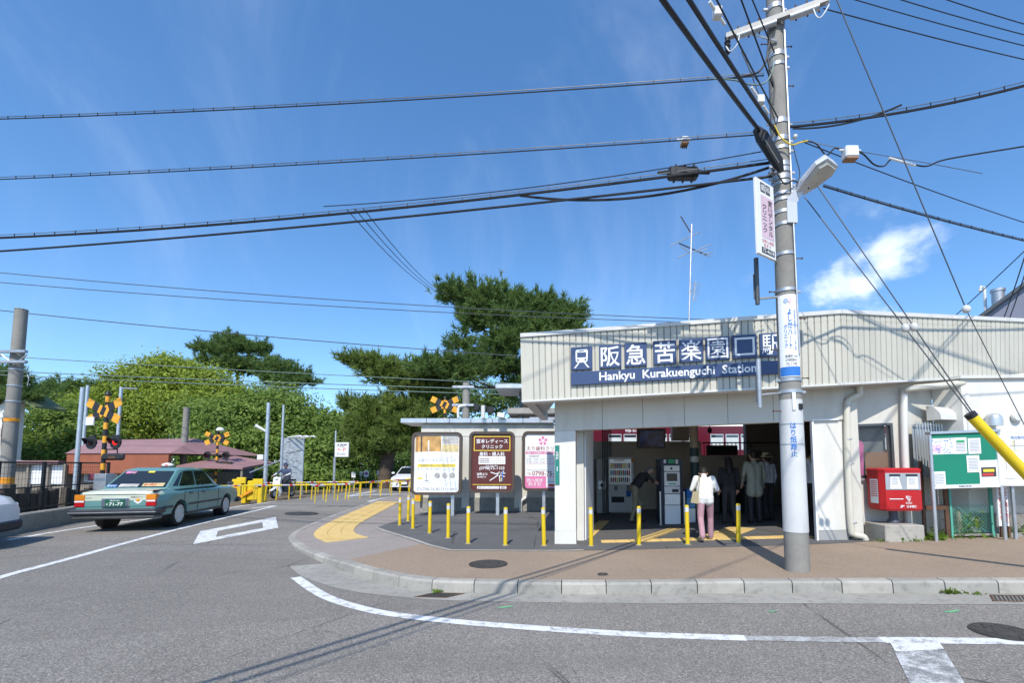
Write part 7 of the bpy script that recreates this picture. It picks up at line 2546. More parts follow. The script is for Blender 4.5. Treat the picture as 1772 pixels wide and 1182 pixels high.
def car(name, label, loc, rz, st, gh, arches, paint, paint2=None, cut2=None, wheel_r=0.305, sc=1.0, taxi=False, mats_front=True):
    """st: stations (y, half width, bottom, shoulder, deck); gh: greenhouse (yb0, yt0, yt1, yb1, zbelt, ztop, wb, wt)"""
    t_ = thing(name, label, 'car', loc, rz, sc=sc)
    b_ = MB()
    secs = []
    for (y, w, zb, zs, zd) in st:
        half = [(w * 0.80, zb), (w * 0.97, zb + 0.06), (w, zb + (zs - zb) * 0.45), (w * 0.995, zs - 0.05), (w * 0.955, zs), (w * 0.86, zd - 0.012), (w * 0.5, zd + 0.012)]
        ring = [(x, y, z) for x, z in half] + [(-x, y, z) for x, z in reversed(half)]
        secs.append(ring)
    n = len(secs[0])
    vs = [p for r_ in secs for p in r_]
    fs = [(i * n + k, i * n + (k + 1) % n, (i + 1) * n + (k + 1) % n, (i + 1) * n + k) for i in range(len(secs) - 1) for k in range(n)]
    fs += [tuple(range(n))[::-1], tuple(range(len(vs) - n, len(vs)))]
    me = b_.add(vs, fs).mesh('body')
    fixn(me)
    me = arch_cut(me, arches, wheel_r + 0.055, st[len(st) // 2][1])
    me.name = 'body'
    me.materials.clear()
    me.materials.append(M[paint])
    if paint2:
        me.materials.append(M[paint2])
        me.polygons.foreach_set('material_index', [1 if cut2(p.center) else 0 for p in me.polygons])
    shade(me, 32)
    link('body', me, t_)
    # greenhouse
    yb0, yt0, yt1, yb1, zb, zt, wb, wt = gh
    g = MB()
    ring_b = [(-wb * 0.86, yb0), (wb * 0.86, yb0), (wb, yb0 + 0.28), (wb, yb1 - 0.35), (wb * 0.9, yb1), (-wb * 0.9, yb1), (-wb, yb1 - 0.35), (-wb, yb0 + 0.28)]
    ring_t = [(-wt * 0.88, yt0), (wt * 0.88, yt0), (wt, yt0 + 0.12), (wt, yt1 - 0.12), (wt * 0.9, yt1), (-wt * 0.9, yt1), (-wt, yt1 - 0.12), (-wt, yt0 + 0.12)]
    ym = (yt0 + yt1) / 2
    ring_r = [(x * 0.72, ym + (y - ym) * 0.8) for x, y in ring_t]
    vs = [(x, y, zb - 0.03) for x, y in ring_b] + [(x, y, zt - 0.055) for x, y in ring_t] + [(x, y, zt) for x, y in ring_r]
    fs = [(i, (i + 1) % 8, 8 + (i + 1) % 8, 8 + i) for i in range(8)] + [(8 + i, 8 + (i + 1) % 8, 16 + (i + 1) % 8, 16 + i) for i in range(8)] + [tuple(range(16, 24))]
    ob = g.add(vs, fs).build('cabin', paint, t_, smooth=35)

    def lerp2(i, j, f, h):
        """point on the cabin skin: between ring corners i, j at fraction f and height fraction h"""
        a, c, d_, e = Vector(vs[i]), Vector(vs[j]), Vector(vs[8 + i]), Vector(vs[8 + j])
        return (a.lerp(c, f)).lerp(d_.lerp(e, f), h)

    def pane(nm, i, j, f0, f1, h0, h1, m_='car_glass', off=0.006, f0t=None, f1t=None):
        q = [lerp2(i, j, f0, h0), lerp2(i, j, f1, h0), lerp2(i, j, f1 if f1t is None else f1t, h1), lerp2(i, j, f0 if f0t is None else f0t, h1)]
        nn = (q[1] - q[0]).cross(q[3] - q[0]).normalized()
        cc = (q[0] + q[2]) / 2
        if nn.dot(Vector((cc.x, cc.y - ym, 0))) < 0:
            nn = -nn
        q = [p + nn * off for p in q]
        return MB().add(q, [(0, 1, 2, 3)]).build(nm, m_, t_), q
    pane('rear_window', 0, 1, 0.03, 0.97, 0.12, 0.93)
    pane('windscreen', 4, 5, 0.03, 0.97, 0.10, 0.95)
    for (i, j) in ((2, 3), (7, 6)):
        pane('side_window', i, j, 0.02, 0.43, 0.14, 0.93, f0t=0.02)
        pane('side_window', i, j, 0.47, 0.97, 0.14, 0.93)
        pane('window_pillar', i, j, 0.432, 0.468, 0.12, 0.95, 'bumper' if not taxi else paint, 0.009)
    for (i, j) in ((1, 2), (0, 7)):
        pane('quarter_window', i, j, 0.45, 0.97, 0.16, 0.86, f0t=0.72)
    # wheels
    wm = None
    for y in arches:
        for s in (-1, 1):
            x = s * (st[len(st) // 2][1] - 0.11)
            wo = MB().lathe([(wheel_r - 0.09, -0.09), (wheel_r - 0.015, -0.085), (wheel_r, -0.05), (wheel_r, 0.05), (wheel_r - 0.015, 0.085), (wheel_r - 0.09, 0.09)], 26, (x, y, wheel_r), 'x', False).build('wheel', 'tyre', t_, smooth=True)
            MB().lathe([(wheel_r - 0.095, s * 0.02), (wheel_r - 0.085, s * 0.09), (wheel_r - 0.12, s * 0.085), (wheel_r * 0.42, s * 0.07), (wheel_r * 0.2, s * 0.098), (0.0, s * 0.10)], 22, (x, y, wheel_r), 'x').build('rim', 'hubcap', wo, smooth=30)
            hb_ = MB()
            for k in range(8):
                a = 2 * math.pi * k / 8
                hb_.box((x + s * 0.083 - 0.004, y + 0.62 * wheel_r * math.cos(a) - 0.014, wheel_r + 0.62 * wheel_r * math.sin(a) - 0.014), (x + s * 0.083 + 0.004, y + 0.62 * wheel_r * math.cos(a) + 0.014, wheel_r + 0.62 * wheel_r * math.sin(a) + 0.014))
            tag(hb_.build('rim_slots', 'bumper', wo), kind='stuff')
            MB().lathe([(wheel_r + 0.045, -0.12 * s), (wheel_r + 0.045, 0.0)], 24, (s * (st[len(st) // 2][1] - 0.12), y, wheel_r), 'x').build('wheel_well', 'black', t_, smooth=True)
    W = st[len(st) // 2][1]
    y0, y1 = st[0][0], st[-1][0]
    # door gaps and mouldings
    for s in (-1, 1):
        for y in (yb0 + 0.55, (yb0 + yb1) / 2 - 0.12, yb1 - 0.28):
            MB().box((s * (W * 0.997), y - 0.005, 0.34), (s * (W + 0.003), y + 0.005, zb - 0.08)).build('door_gap', 'black', t_)
        for y in (yb0 + 0.85, (yb0 + yb1) / 2 + 0.12):
            MB().box((s * W, y - 0.09, zb - 0.17), (s * (W + 0.022), y + 0.09, zb - 0.135), 0.008).build('door_handle', 'bumper', t_)
        MB().box((s * W, y0 + 0.25, 0.50), (s * (W + 0.012), arches[0] - wheel_r - 0.07, 0.55), 0.004).build('side_moulding', 'bumper', t_)
        MB().box((s * W, arches[0] + wheel_r + 0.07, 0.50), (s * (W + 0.012), arches[1] - wheel_r - 0.07, 0.55), 0.004).build('side_moulding', 'bumper', t_)
    return t_


st_taxi = [(-2.34, 0.745, 0.42, 0.78, 0.86), (-2.30, 0.80, 0.34, 0.83, 0.925), (-2.0, 0.835, 0.30, 0.86, 0.955), (-1.45, 0.85, 0.27, 0.875, 0.965), (-0.6, 0.85, 0.25, 0.88, 0.95), (0.3, 0.85, 0.25, 0.875, 0.94), (1.05, 0.85, 0.25, 0.87, 0.94), (1.6, 0.845, 0.27, 0.85, 0.895), (2.1, 0.82, 0.32, 0.79, 0.83), (2.30, 0.78, 0.36, 0.72, 0.76), (2.35, 0.72, 0.42, 0.62, 0.67)]
gh_taxi = (-1.72, -1.02, 0.28, 1.02, 0.965, 1.475, 0.79, 0.64)
tp = gp(304, 911, z_road)
hd_ang = R(13.0)                     # heading turned to the left of straight ahead
hv = Vector((-math.sin(hd_ang), math.cos(hd_ang), 0)); rv = Vector((math.cos(hd_ang), math.sin(hd_ang), 0))
tc_ = tp + hv * 1.34 - rv * 0.76
TX = car('taxi', 'teal green taxi with cream boot lid and plate 71-77 driving away', (tc_.x, tc_.y, z_road(tc_.x, tc_.y) + 0.004), hd_ang, st_taxi, gh_taxi, (-1.34, 1.34), 'taxi_teal', 'taxi_cream',
         lambda c: c.y < -1.7 and c.z > 0.88 and abs(c.x) < 0.75, taxi=True, wheel_r=0.31, sc=1.0)
ry = -2.345
MB().box((-0.70, ry - 0.006, 0.72), (0.70, ry + 0.03, 0.85), 0.006).build('boot_panel', 'taxi_cream', TX)
MB().box((-0.60, ry - 0.006, 0.585), (0.60, ry + 0.03, 0.715), 0.006).build('boot_band', 'taxi_teal', TX)
# boot lid shut lines and bright window trims
for s in (-1, 1):
    MB().box((s * 0.712, ry + 0.02, 0.9), (s * 0.722, -1.75, 0.957)).build('shut_line', 'black', TX)
    MB().tube([(s * 0.80, -1.30, 0.968), (s * 0.80, 0.70, 0.962)], 0.008, 6).build('window_trim', 'chrome', TX)
    MB().box((s * 0.852, -0.98, 0.255), (s * 0.84, 0.98, 0.31)).build('sill', 'bumper', TX)
MB().box((-0.71, ry - 0.008, 0.858), (0.71, ry + 0.01, 0.866)).build('shut_line', 'black', TX)
for s in (-1, 1):
    lo = MB().box((s * 0.60, ry - 0.012, 0.585), (s * 0.795, ry + 0.12, 0.86), 0.01).build('tail_lamp', 'tail_red', TX)
    MB().box((s * 0.598, ry - 0.016, 0.735), (s * 0.798, ry + 0.122, 0.865), 0.008).build('indicator_lens', 'amber', lo)
    MB().box((s * 0.61, ry - 0.017, 0.695), (s * 0.79, ry - 0.011, 0.728)).build('reverse_lens', 'paper', lo)
MB().box((-0.86, ry - 0.10, 0.40), (0.86, ry + 0.35, 0.535), 0.035).build('bumper', 'bumper', TX)
MB().box((-0.85, ry - 0.105, 0.452), (0.85, ry + 0.30, 0.468), 0.004).build('bumper_strip', 'steel', TX)
MB().box((-0.82, ry - 0.05, 0.30), (0.82, ry + 0.3, 0.398), 0.03).build('bumper_skirt', 'steel_dark', TX)
MB().box((-0.27, ry - 0.03, 0.575), (0.27, ry + 0.01, 0.775), 0.01).build('plate_garnish', 'chrome', TX)
M['plate_g'] = pmat('green_number_plate', (0.012, 0.10, 0.055), 0.4)
MB().box((-0.19, ry - 0.042, 0.59), (0.19, ry - 0.031, 0.755), 0.003).build('number_plate', 'plate_g', TX)
letter(MB(), '71-77', 0.03, 0.645, 0.27, 0.075, ry - 0.044, 0.02).build('lettering', 'white', TX)
letter(MB(), '神戸500', 0, 0.725, 0.19, 0.035, ry - 0.044, 0.01).build('lettering', 'white', TX)
letter(MB(), 'あ', -0.145, 0.645, 0.04, 0.04, ry - 0.044, 0.01).build('lettering', 'white', TX)
letter(MB(), 'Comfort', -0.53, 0.79, 0.13, None, ry - 0.009, 0.008).build('lettering', 'chrome', TX)
flat(MB(), [(0.36, 0.70), (0.44, 0.64), (0.52, 0.70), (0.52, 0.735), (0.44, 0.68), (0.36, 0.735)], ry - 0.009).build('emblem', 'white', TX)
disc(MB(), 0.44, 0.735, 0.035, ry - 0.0095).build('emblem', 'orange', TX)
letter(MB(), '阪急タクシー', 0.44, 0.80, 0.28, 0.035, ry - 0.009, 0.01).build('lettering', 'ink_brown', TX)
# roof lamp with sign, rear shelf stickers
lo = MB().box((-0.13, -0.40, 1.476), (0.13, -0.22, 1.50), 0.01).build('roof_lamp', 'bumper', TX)
MB().ball((0, -0.31, 1.545), (0.15, 0.075, 0.06), 14, 8).build('lamp_globe', 'white', lo, smooth=True)
letter(MB(), '個', 0, 1.545, 0.07, 0.07, -0.392, 0.01).build('lettering', 'ink_red', lo)
yb0, yt0, yt1, yb1, zb_, zt_, wb_, wt_ = gh_taxi


def rear_sticker(x0_, x1_, h0_, h1_, m_, txt=None, tm='white'):
    f = lambda x, h: (x, yb0 + (yt0 - yb0) * h - 0.012, zb_ - 0.03 + (zt_ - 0.055 - zb_ + 0.03) * h + 0.008)
    MB().add([f(x0_, h0_), f(x1_, h0_), f(x1_, h1_), f(x0_, h1_)], [(0, 1, 2, 3)]).build('sticker', m_, TX)
    if txt:
        letter(MB(), txt, (x0_ + x1_) / 2, (h0_ + h1_) / 2, abs(x1_ - x0_) * 0.85, (h1_ - h0_) * 0.7, 0, 0.01, xy=lambda x, y, z: tuple(Vector(f(x, y)) + Vector((0, -0.003, 0.002)))).build('lettering', tm, TX)


rear_sticker(-0.50, -0.28, 0.80, 0.91, 'ink_pink')
rear_sticker(-0.40, -0.29, 0.80, 0.91, 'white')
rear_sticker(0.10, 0.56, 0.16, 0.31, 'photo_cream', '優良運転者 ETC', 'ink_red')
rear_sticker(-0.62, -0.42, 0.14, 0.24, 'ink_blue', 'ETC')
rear_sticker(-0.38, 0.02, 0.14, 0.28, 'photo_grey')
rear_sticker(-0.02, 0.12, 0.84, 0.92, 'ink_yellow')
for s in (-1, 1):
    mo = MB().box((s * 0.80, 1.42, 0.93), (s * 0.97, 1.47, 1.03), 0.02).build('fender_mirror', 'bumper', TX)
    MB().tube([(s * 0.76, 1.44, 0.86), (s * 0.85, 1.44, 0.95)], 0.012, 6).build('mirror_stalk', 'chrome', mo)
MB().box((-0.7, 2.30, 0.50), (0.7, 2.37, 0.66), 0.01).build('grille', 'bumper', TX)
MB().box((-0.84, 2.2, 0.34), (0.84, 2.45, 0.49), 0.03).build('front_bumper', 'bumper', TX)
for s in (-1, 1):
    MB().box((s * 0.5, 2.29, 0.56), (s * 0.76, 2.345, 0.68), 0.01).build('head_lamp', 'paper', TX)

# white saloon waiting beyond the crossing, facing the camera
wp = gp(683, 850.5, z_road)
st_w = [(-2.35, 0.78, 0.42, 0.85, 0.98), (-2.25, 0.86, 0.34, 0.92, 1.04), (-1.5, 0.90, 0.26, 0.95, 1.05), (0.2, 0.90, 0.24, 0.93, 0.99), (1.0, 0.90, 0.24, 0.90, 0.97), (1.7, 0.89, 0.25, 0.86, 0.90), (2.15, 0.86, 0.24, 0.78, 0.82), (2.34, 0.80, 0.26, 0.70, 0.74), (2.42, 0.70, 0.34, 0.58, 0.62)]
gh_w = (-1.9, -0.9, 0.30, 1.25, 0.98, 1.47, 0.82, 0.62)
WC = car('white_saloon', 'white saloon car waiting behind the far barrier, facing the camera', (wp.x + 0.3, wp.y + 2.4, z_road(wp.x, wp.y)), math.pi + R(6), st_w, gh_w, (-1.4, 1.4), 'car_white', wheel_r=0.32)
fy = 2.425
MB().add([(-0.36, fy, 0.70), (0.36, fy, 0.70), (0.30, fy + 0.03, 0.44), (0.18, fy + 0.03, 0.30), (-0.18, fy + 0.03, 0.30), (-0.30, fy + 0.03, 0.44)], [(0, 1, 2, 3, 4, 5)]).build('grille', 'bumper', WC)
MB().box((-0.17, fy + 0.035, 0.42), (0.17, fy + 0.045, 0.58), 0.003).build('number_plate', 'paper', WC)
MB().lathe([(0.0, 0.05), (0.07, 0.05), (0.07, 0.04), (0.05, 0.035)], 16, (0, fy, 0.655), 'y').build('badge', 'chrome', WC)
for s in (-1, 1):
    MB().add([(s * 0.40, fy - 0.02, 0.68), (s * 0.80, fy - 0.28, 0.74), (s * 0.80, fy - 0.25, 0.64), (s * 0.42, fy + 0.01, 0.60)], [(0, 1, 2, 3)]).build('head_lamp', 'photo_grey', WC)
    MB().add([(s * 0.36, fy + 0.025, 0.50), (s * 0.84, fy - 0.20, 0.52), (s * 0.80, fy - 0.18, 0.38), (s * 0.42, fy + 0.025, 0.36)], [(0, 1, 2, 3)]).build('fog_recess', 'bumper', WC)
    MB().box((s * 0.90, 0.75, 1.0), (s * 1.08, 0.86, 1.13), 0.03).build('mirror', 'car_white', WC)
MB().box((-0.84, fy - 0.35, 0.24), (0.84, fy + 0.02, 0.30), 0.02).build('lip', 'car_white', WC)

# white car cut off by the left edge of the view
vp = gp(-48, 957, z_road)
st_v = [(-2.2, 0.80, 0.40, 0.95, 1.05), (-1.9, 0.86, 0.30, 1.0, 1.08), (-1.0, 0.87, 0.26, 1.0, 1.06), (0.4, 0.87, 0.25, 0.98, 1.04), (1.1, 0.87, 0.25, 0.97, 1.05), (1.7, 0.85, 0.26, 0.93, 1.0), (2.0, 0.80, 0.28, 0.84, 0.92), (2.15, 0.70, 0.34, 0.70, 0.78)]
gh_v = (-2.0, -1.5, 0.45, 1.35, 1.05, 1.62, 0.82, 0.66)
va = R(-90 + 24)
vh = Vector((-math.sin(va), math.cos(va), 0)); vr_ = Vector((math.cos(va), math.sin(va), 0))
vc_ = vp - vh * 2.12 - vr_ * 0.5
VC = car('white_hatchback', 'nose of a white car entering at the left edge', (vc_.x, vc_.y, z_road(vc_.x, vc_.y)), va, st_v, gh_v, (-1.3, 1.35), 'car_white', wheel_r=0.31)
MB().box((-0.8, 2.0, 0.26), (0.8, 2.18, 0.48), 0.05).build('bumper', 'bumper', VC)
for s in (-1, 1):
    MB().box((s * 0.55, 1.95, 0.66), (s * 0.80, 2.09, 0.80), 0.03).build('head_lamp', 'paper', VC)
    mo = MB().box((s * 0.88, 0.95, 1.02), (s * 1.10, 1.08, 1.17), 0.03).build('mirror', 'black', VC)

# ------------------------------------------------------------------ people
M['skin'] = pmat('skin', (0.50, 0.31, 0.22), 0.55, 0, 0.06, 6)
M['hair'] = pmat('black_hair', (0.016, 0.013, 0.011), 0.5, 0, 0.3, 20)
M['hair_grey'] = pmat('grey_hair', (0.18, 0.18, 0.18), 0.6, 0, 0.3, 20)


def cloth(name, col, rough=0.85):
    return pmat(name, col, rough, 0, 0.10, 7, 0.04, bump=0.4, bscale=14)


M['c_white'] = cloth('white_blouse', (0.70, 0.69, 0.65))
M['c_pink'] = cloth('dusty_pink_trousers', (0.42, 0.24, 0.27))
M['c_black'] = cloth('black_cloth', (0.022, 0.022, 0.026))
M['c_grey'] = cloth('grey_green_jacket', (0.30, 0.315, 0.27))
M['c_dark'] = cloth('charcoal_trousers', (0.035, 0.035, 0.04))
M['c_khaki'] = cloth('khaki_trousers', (0.22, 0.19, 0.13))
M['c_pale'] = cloth('pale_shirt', (0.62, 0.65, 0.72))
M['c_straw'] = cloth('straw_hat', (0.62, 0.55, 0.38))
M['shoe'] = pmat('dark_shoe', (0.03, 0.025, 0.022), 0.5)
M['shoe_b'] = pmat('beige_shoe', (0.55, 0.46, 0.36), 0.55)
M['c_navy'] = cloth('navy_vest', (0.05, 0.07, 0.13))


def person(name, label, loc, rz, J, look, sc=1.0, voxel=0.013):
    """J: joints; look: materials by body region. One continuous skin grown over the tapered limbs."""
    segs = []

    def S(a, b, ra, rb, m):
        segs.append((Vector(a), Vector(b), ra, rb, m))
    P = {k: Vector(v) for k, v in J.items()}
    pel, che, nk, hd = P['pelvis'], P['chest'], P['neck'], P['head']
    up = (che - pel).normalized()
    sx = (P['sh_r'] - P['sh_l']).normalized()
    top, bot = look['top'], look['bottom']
    for s in (-1, 1):
        S(pel + sx * 0.055 * s, pel.lerp(che, 0.55) + sx * 0.045 * s, 0.115, 0.105, top if look.get('long') else bot)
        S(pel.lerp(che, 0.18) + sx * 0.05 * s, che + sx * 0.075 * s, 0.118, 0.115, top)
        S(che + sx * 0.07 * s, P['sh_r' if s > 0 else 'sh_l'] - sx * 0.02 * s, 0.105, 0.062, top)
    if look.get('long'):
        hem = pel + Vector((0, 0, -look['long']))
        for s in (-1, 1):
            S(pel + sx * 0.06 * s, hem + sx * 0.07 * s, 0.118, look.get('hem', 0.13), top)
    S(che.lerp(nk, 0.7), nk, 0.075, 0.058, top)
    S(nk, hd, 0.052, 0.055, 'skin')
    fwd = P['face']
    hu = (hd - nk).normalized()
    S(hd + hu * -0.02, hd + hu * 0.075, 0.078, 0.088, 'skin')
    S(hd + fwd * 0.03 - hu * 0.045, hd + fwd * 0.035 + hu * 0.03, 0.062, 0.07, 'skin')
    S(hd + fwd * 0.085 + hu * 0.02, hd + fwd * 0.112 - hu * 0.012, 0.010, 0.016, 'skin')      # nose
    sd = hu.cross(fwd).normalized()
    for s in (-1, 1):
        S(hd + sd * 0.084 * s + hu * 0.0, hd + sd * 0.09 * s + hu * 0.04, 0.014, 0.016, 'skin')   # ears
    for s in ('l', 'r'):
        S(P['hip_' + s], P['kn_' + s], 0.092, 0.065, bot)
        S(P['kn_' + s], P['an_' + s], 0.064, look.get('cuff', 0.05), bot)
        S(P['an_' + s] - Vector((0, 0, 0.03)), P['toe_' + s], 0.045, 0.036, look['shoes'])
        S(P['an_' + s], P['an_' + s] - Vector((0, 0, 0.05)), 0.042, 0.042, look.get('ankle', look['shoes']))
        S(P['sh_' + s], P['el_' + s], 0.060, 0.050, top)
        fm = look.get('fore', top)
        S(P['el_' + s], P['wr_' + s], 0.047, 0.034, fm)
        d = (P['wr_' + s] - P['el_' + s]).normalized()
        hp = P['wr_' + s] + d * 0.085
        S(P['wr_' + s], hp, 0.030, 0.032, 'skin')
        side = d.cross(fwd if abs(d.dot(fwd)) < 0.9 else Vector((0, 0, 1))).normalized()
        curl = side.cross(d).normalized() * (0.35 if d.z < 0 else -0.35)
        for k, ln in enumerate((0.065, 0.078, 0.072, 0.055)):
            o_ = side * (k - 1.5) * 0.017
            m_ = hp + o_ + d * 0.03
            tp_ = m_ + (d + curl * 0.5).normalized() * ln * 0.5
            S(hp - d * 0.02 + o_, m_, 0.011, 0.0105, 'skin')
            S(m_, tp_, 0.0105, 0.010, 'skin')
            S(tp_, tp_ + (d * 0.6 + curl * 1.4).normalized() * ln * 0.45, 0.010, 0.009, 'skin')
        tb_ = P['wr_' + s] + d * 0.03 + side * 0.028
        tm_ = tb_ + (side * 0.7 + d * 0.7).normalized() * 0.04
        S(tb_, tm_, 0.013, 0.012, 'skin'); S(tm_, tm_ + d * 0.03, 0.012, 0.010, 'skin')
    b_ = MB()
    for a, c, ra, rb, m in segs:
        L = (c - a).length
        ax = (c - a) / L if L > 1e-6 else Vector((0, 0, 1))
        n_ = 4
        pts, rs = [], []
        for k in range(n_ + 1):
            th = math.pi / 2 * (1 - k / n_)
            pts.append(a - ax * ra * math.sin(th)); rs.append(max(0.0008, ra * math.cos(th)))
        for k in range(n_ + 1):
            th = math.pi / 2 * k / n_
            pts.append(c + ax * rb * math.sin(th)); rs.append(max(0.0008, rb * math.cos(th)))
        b_.tube(pts, rs, 10)
    me = b_.mesh('tmp')
    fixn(me)
    o = bpy.data.objects.new('tmp', me)
    COL.objects.link(o)
    r_ = o.modifiers.new('r', 'REMESH'); r_.mode = 'VOXEL'; r_.voxel_size = voxel; r_.use_smooth_shade = True
    sm = o.modifiers.new('s', 'SMOOTH'); sm.factor = 0.5; sm.iterations = 3
    out = bpy.data.meshes.new_from_object(o.evaluated_get(bpy.context.evaluated_depsgraph_get()))
    bpy.data.objects.remove(o)
    out.name = 'body'
    names = []
    for s_ in segs:
        if s_[4] not in names: names.append(s_[4])
    out.materials.clear()
    for nme in names: out.materials.append(M[nme])
    cs = np.empty(len(out.polygons) * 3); out.polygons.foreach_get('center', cs); cs = cs.reshape(-1, 3)
    best = np.full(len(cs), 1e9); mi = np.zeros(len(cs), dtype=np.int32)
    for a, c, ra, rb, m in segs:
        A_, D_ = np.array(a), np.array(c - a)
        tt = np.clip(((cs - A_) @ D_) / max(1e-9, D_ @ D_), 0, 1)
        dist = np.linalg.norm(cs - A_ - tt[:, None] * D_, axis=1) - (ra + (rb - ra) * tt)
        k = dist < best
        best[k] = dist[k]; mi[k] = names.index(m)
    out.polygons.foreach_set('material_index', mi)
    out.polygons.foreach_set('use_smooth', [True] * len(out.polygons))
    t_ = thing(name, label, 'person', loc, rz, sc=sc)
    link('body', out, t_)
    # hair, eyes, mouth
    hm = look.get('hair', 'hair')
    c = hd + hu * 0.045 - fwd * 0.016
    fr_ = frame(c, sd, fwd, hu)
    hb_ = MB(fr_)
    hb_.ball((0, -0.012, 0.020), (0.097, 0.104, 0.104), 18, 12)
    hb_.ball((0, -0.045, -0.03), (0.085, 0.06, 0.075), 14, 8)
    if look.get('hairlen'):
        n0 = len(hb_.v)
        hb_.tube([(0, -0.03, 0.03), (0, -0.06, -0.06), (0, -0.075, -0.06 - look['hairlen'])], [0.09, 0.10, 0.085], 12)
    hb_.build('hair', hm, t_, smooth=True)
    for s in (-1, 1):
        MB(frame(hd, sd, fwd, hu)).ball((s * 0.032, 0.093, 0.022), (0.011, 0.008, 0.006), 8, 5).build('eye', 'hair', t_)
    MB(frame(hd, sd, fwd, hu)).ball((0, 0.094, -0.045), (0.022, 0.008, 0.005), 8, 5).build('mouth', 'ink_maroon', t_)
    if look.get('hat'):
        MB(fr_).lathe([(0.0, 0.14), (0.07, 0.135), (0.092, 0.09), (0.098, 0.045), (0.16, 0.02), (0.165, 0.012), (0.09, 0.03)], 18).build('hat', look['hat'], t_, smooth=True)
    return t_


def pose(**kw):
    d = dict(pelvis=(0, 0, 0.93), chest=(0, 0.0, 1.28), neck=(0, 0.01, 1.44), head=(0, 0.03, 1.56), face=(0, 1, 0), sh_l=(-0.185, 0, 1.385), sh_r=(0.185, 0, 1.385),
             el_l=(-0.235, -0.03, 1.12), el_r=(0.235, -0.03, 1.12), wr_l=(-0.225, 0.05, 0.89), wr_r=(0.225, 0.05, 0.89), hip_l=(-0.085, 0, 0.90), hip_r=(0.085, 0, 0.90),
             kn_l=(-0.095, 0.015, 0.50), kn_r=(0.095, 0.015, 0.50), an_l=(-0.10, -0.01, 0.10), an_r=(0.10, -0.01, 0.10), toe_l=(-0.115, 0.14, 0.037), toe_r=(0.115, 0.14, 0.037))
    d.update(kw)
    return d


def on_floor(px, py):
    p = gp(px, py)
    return (p.x, p.y, p.z + 0.011)


# woman in white blouse and pink trousers, head bowed, mid-step
pw_ = on_floor(1222, 938)
person('person', 'person in white blouse and pink trousers walking in with head bowed', pw_, R(-14),
       pose(pelvis=(0, 0, 0.90), chest=(0, 0.06, 1.20), neck=(0, 0.14, 1.335), head=(0, 0.235, 1.385), face=(0, 0.55, -0.83), sh_l=(-0.17, 0.07, 1.30), sh_r=(0.17, 0.07, 1.30), el_l=(-0.255, 0.08, 1.06), el_r=(0.255, 0.10, 1.07),
            wr_l=(-0.17, 0.28, 1.0), wr_r=(0.16, 0.30, 1.02), kn_l=(-0.10, -0.02, 0.48), an_l=(-0.085, -0.20, 0.13), toe_l=(-0.09, -0.06, 0.04), kn_r=(0.11, 0.14, 0.49), an_r=(0.11, 0.18, 0.10), toe_r=(0.12, 0.32, 0.04)),
       dict(top='c_white', bottom='c_pink', shoes='shoe_b', ankle='skin', cuff=0.06, long=0.06, hem=0.105), 0.95)
bg = thing('shoulder_bag', 'beige shoulder bag hanging on the left of the woman in white', 'bag', (pw_[0] - 0.20, pw_[1] - 0.05, pw_[2] + 0.72), R(-14))
M['bag'] = pmat('beige_leather', (0.36, 0.29, 0.17), 0.55)
MB().add([(-0.10, -0.04, 0.04), (0.05, -0.04, 0.02), (0.05, 0.04, 0.02), (-0.10, 0.04, 0.04), (-0.055, -0.03, 0.25), (0.06, -0.03, 0.27), (0.06, 0.03, 0.27), (-0.055, 0.03, 0.25)],
         [(0, 3, 2, 1), (4, 5, 6, 7), (0, 1, 5, 4), (1, 2, 6, 5), (2, 3, 7, 6), (3, 0, 4, 7)]).build('pouch', 'bag', bg)
MB().tube(smooth_path([(-0.06, 0, 0.27), (0.03, -0.03, 0.42), (0.07, 0.0, 0.55), (0.09, 0.06, 0.52), (0.06, 0.03, 0.29)], 4), 0.009, 6).build('strap', 'bag', bg)
# woman in black with long hair
person('person', 'person in black with long dark hair walking towards the ticket gates', on_floor(1263, 909), R(-4),
       pose(kn_l=(-0.09, 0.06, 0.50), an_l=(-0.09, 0.1, 0.10), toe_l=(-0.1, 0.24, 0.037), an_r=(0.09, -0.14, 0.11), toe_r=(0.1, 0.0, 0.037)), dict(top='c_black', bottom='c_dark', shoes='shoe', fore='c_black', hairlen=0.26), 0.97)
# man in grey jacket
person('person', 'person in long grey-green jacket seen from behind inside the station', on_floor(1308, 907), R(2),
       pose(el_l=(-0.26, 0.0, 1.13), wr_l=(-0.24, 0.12, 0.93)), dict(top='c_grey', bottom='c_dark', shoes='shoe', long=0.20), 1.06)
person('person', 'person in pale top with straw hat beside the grey-jacketed man', on_floor(1331, 902), R(20),
       pose(), dict(top='c_pale', bottom='c_dark', shoes='shoe', hat='c_straw'), 1.0)
person('person', 'person in dark clothes half hidden behind the grey-jacketed man', on_floor(1318, 899), R(0),
       pose(), dict(top='c_black', bottom='c_dark', shoes='shoe'), 1.05)
# man in white shirt at the right jamb
person('person', 'person in white shirt and dark trousers at the right edge of entrance', on_floor(1404, 913), R(-25),
       pose(face=(0.7, 0.7, 0), el_r=(0.24, 0.06, 1.13), wr_r=(0.18, 0.26, 1.12)), dict(top='c_pale', bottom='c_dark', shoes='shoe'), 1.04)
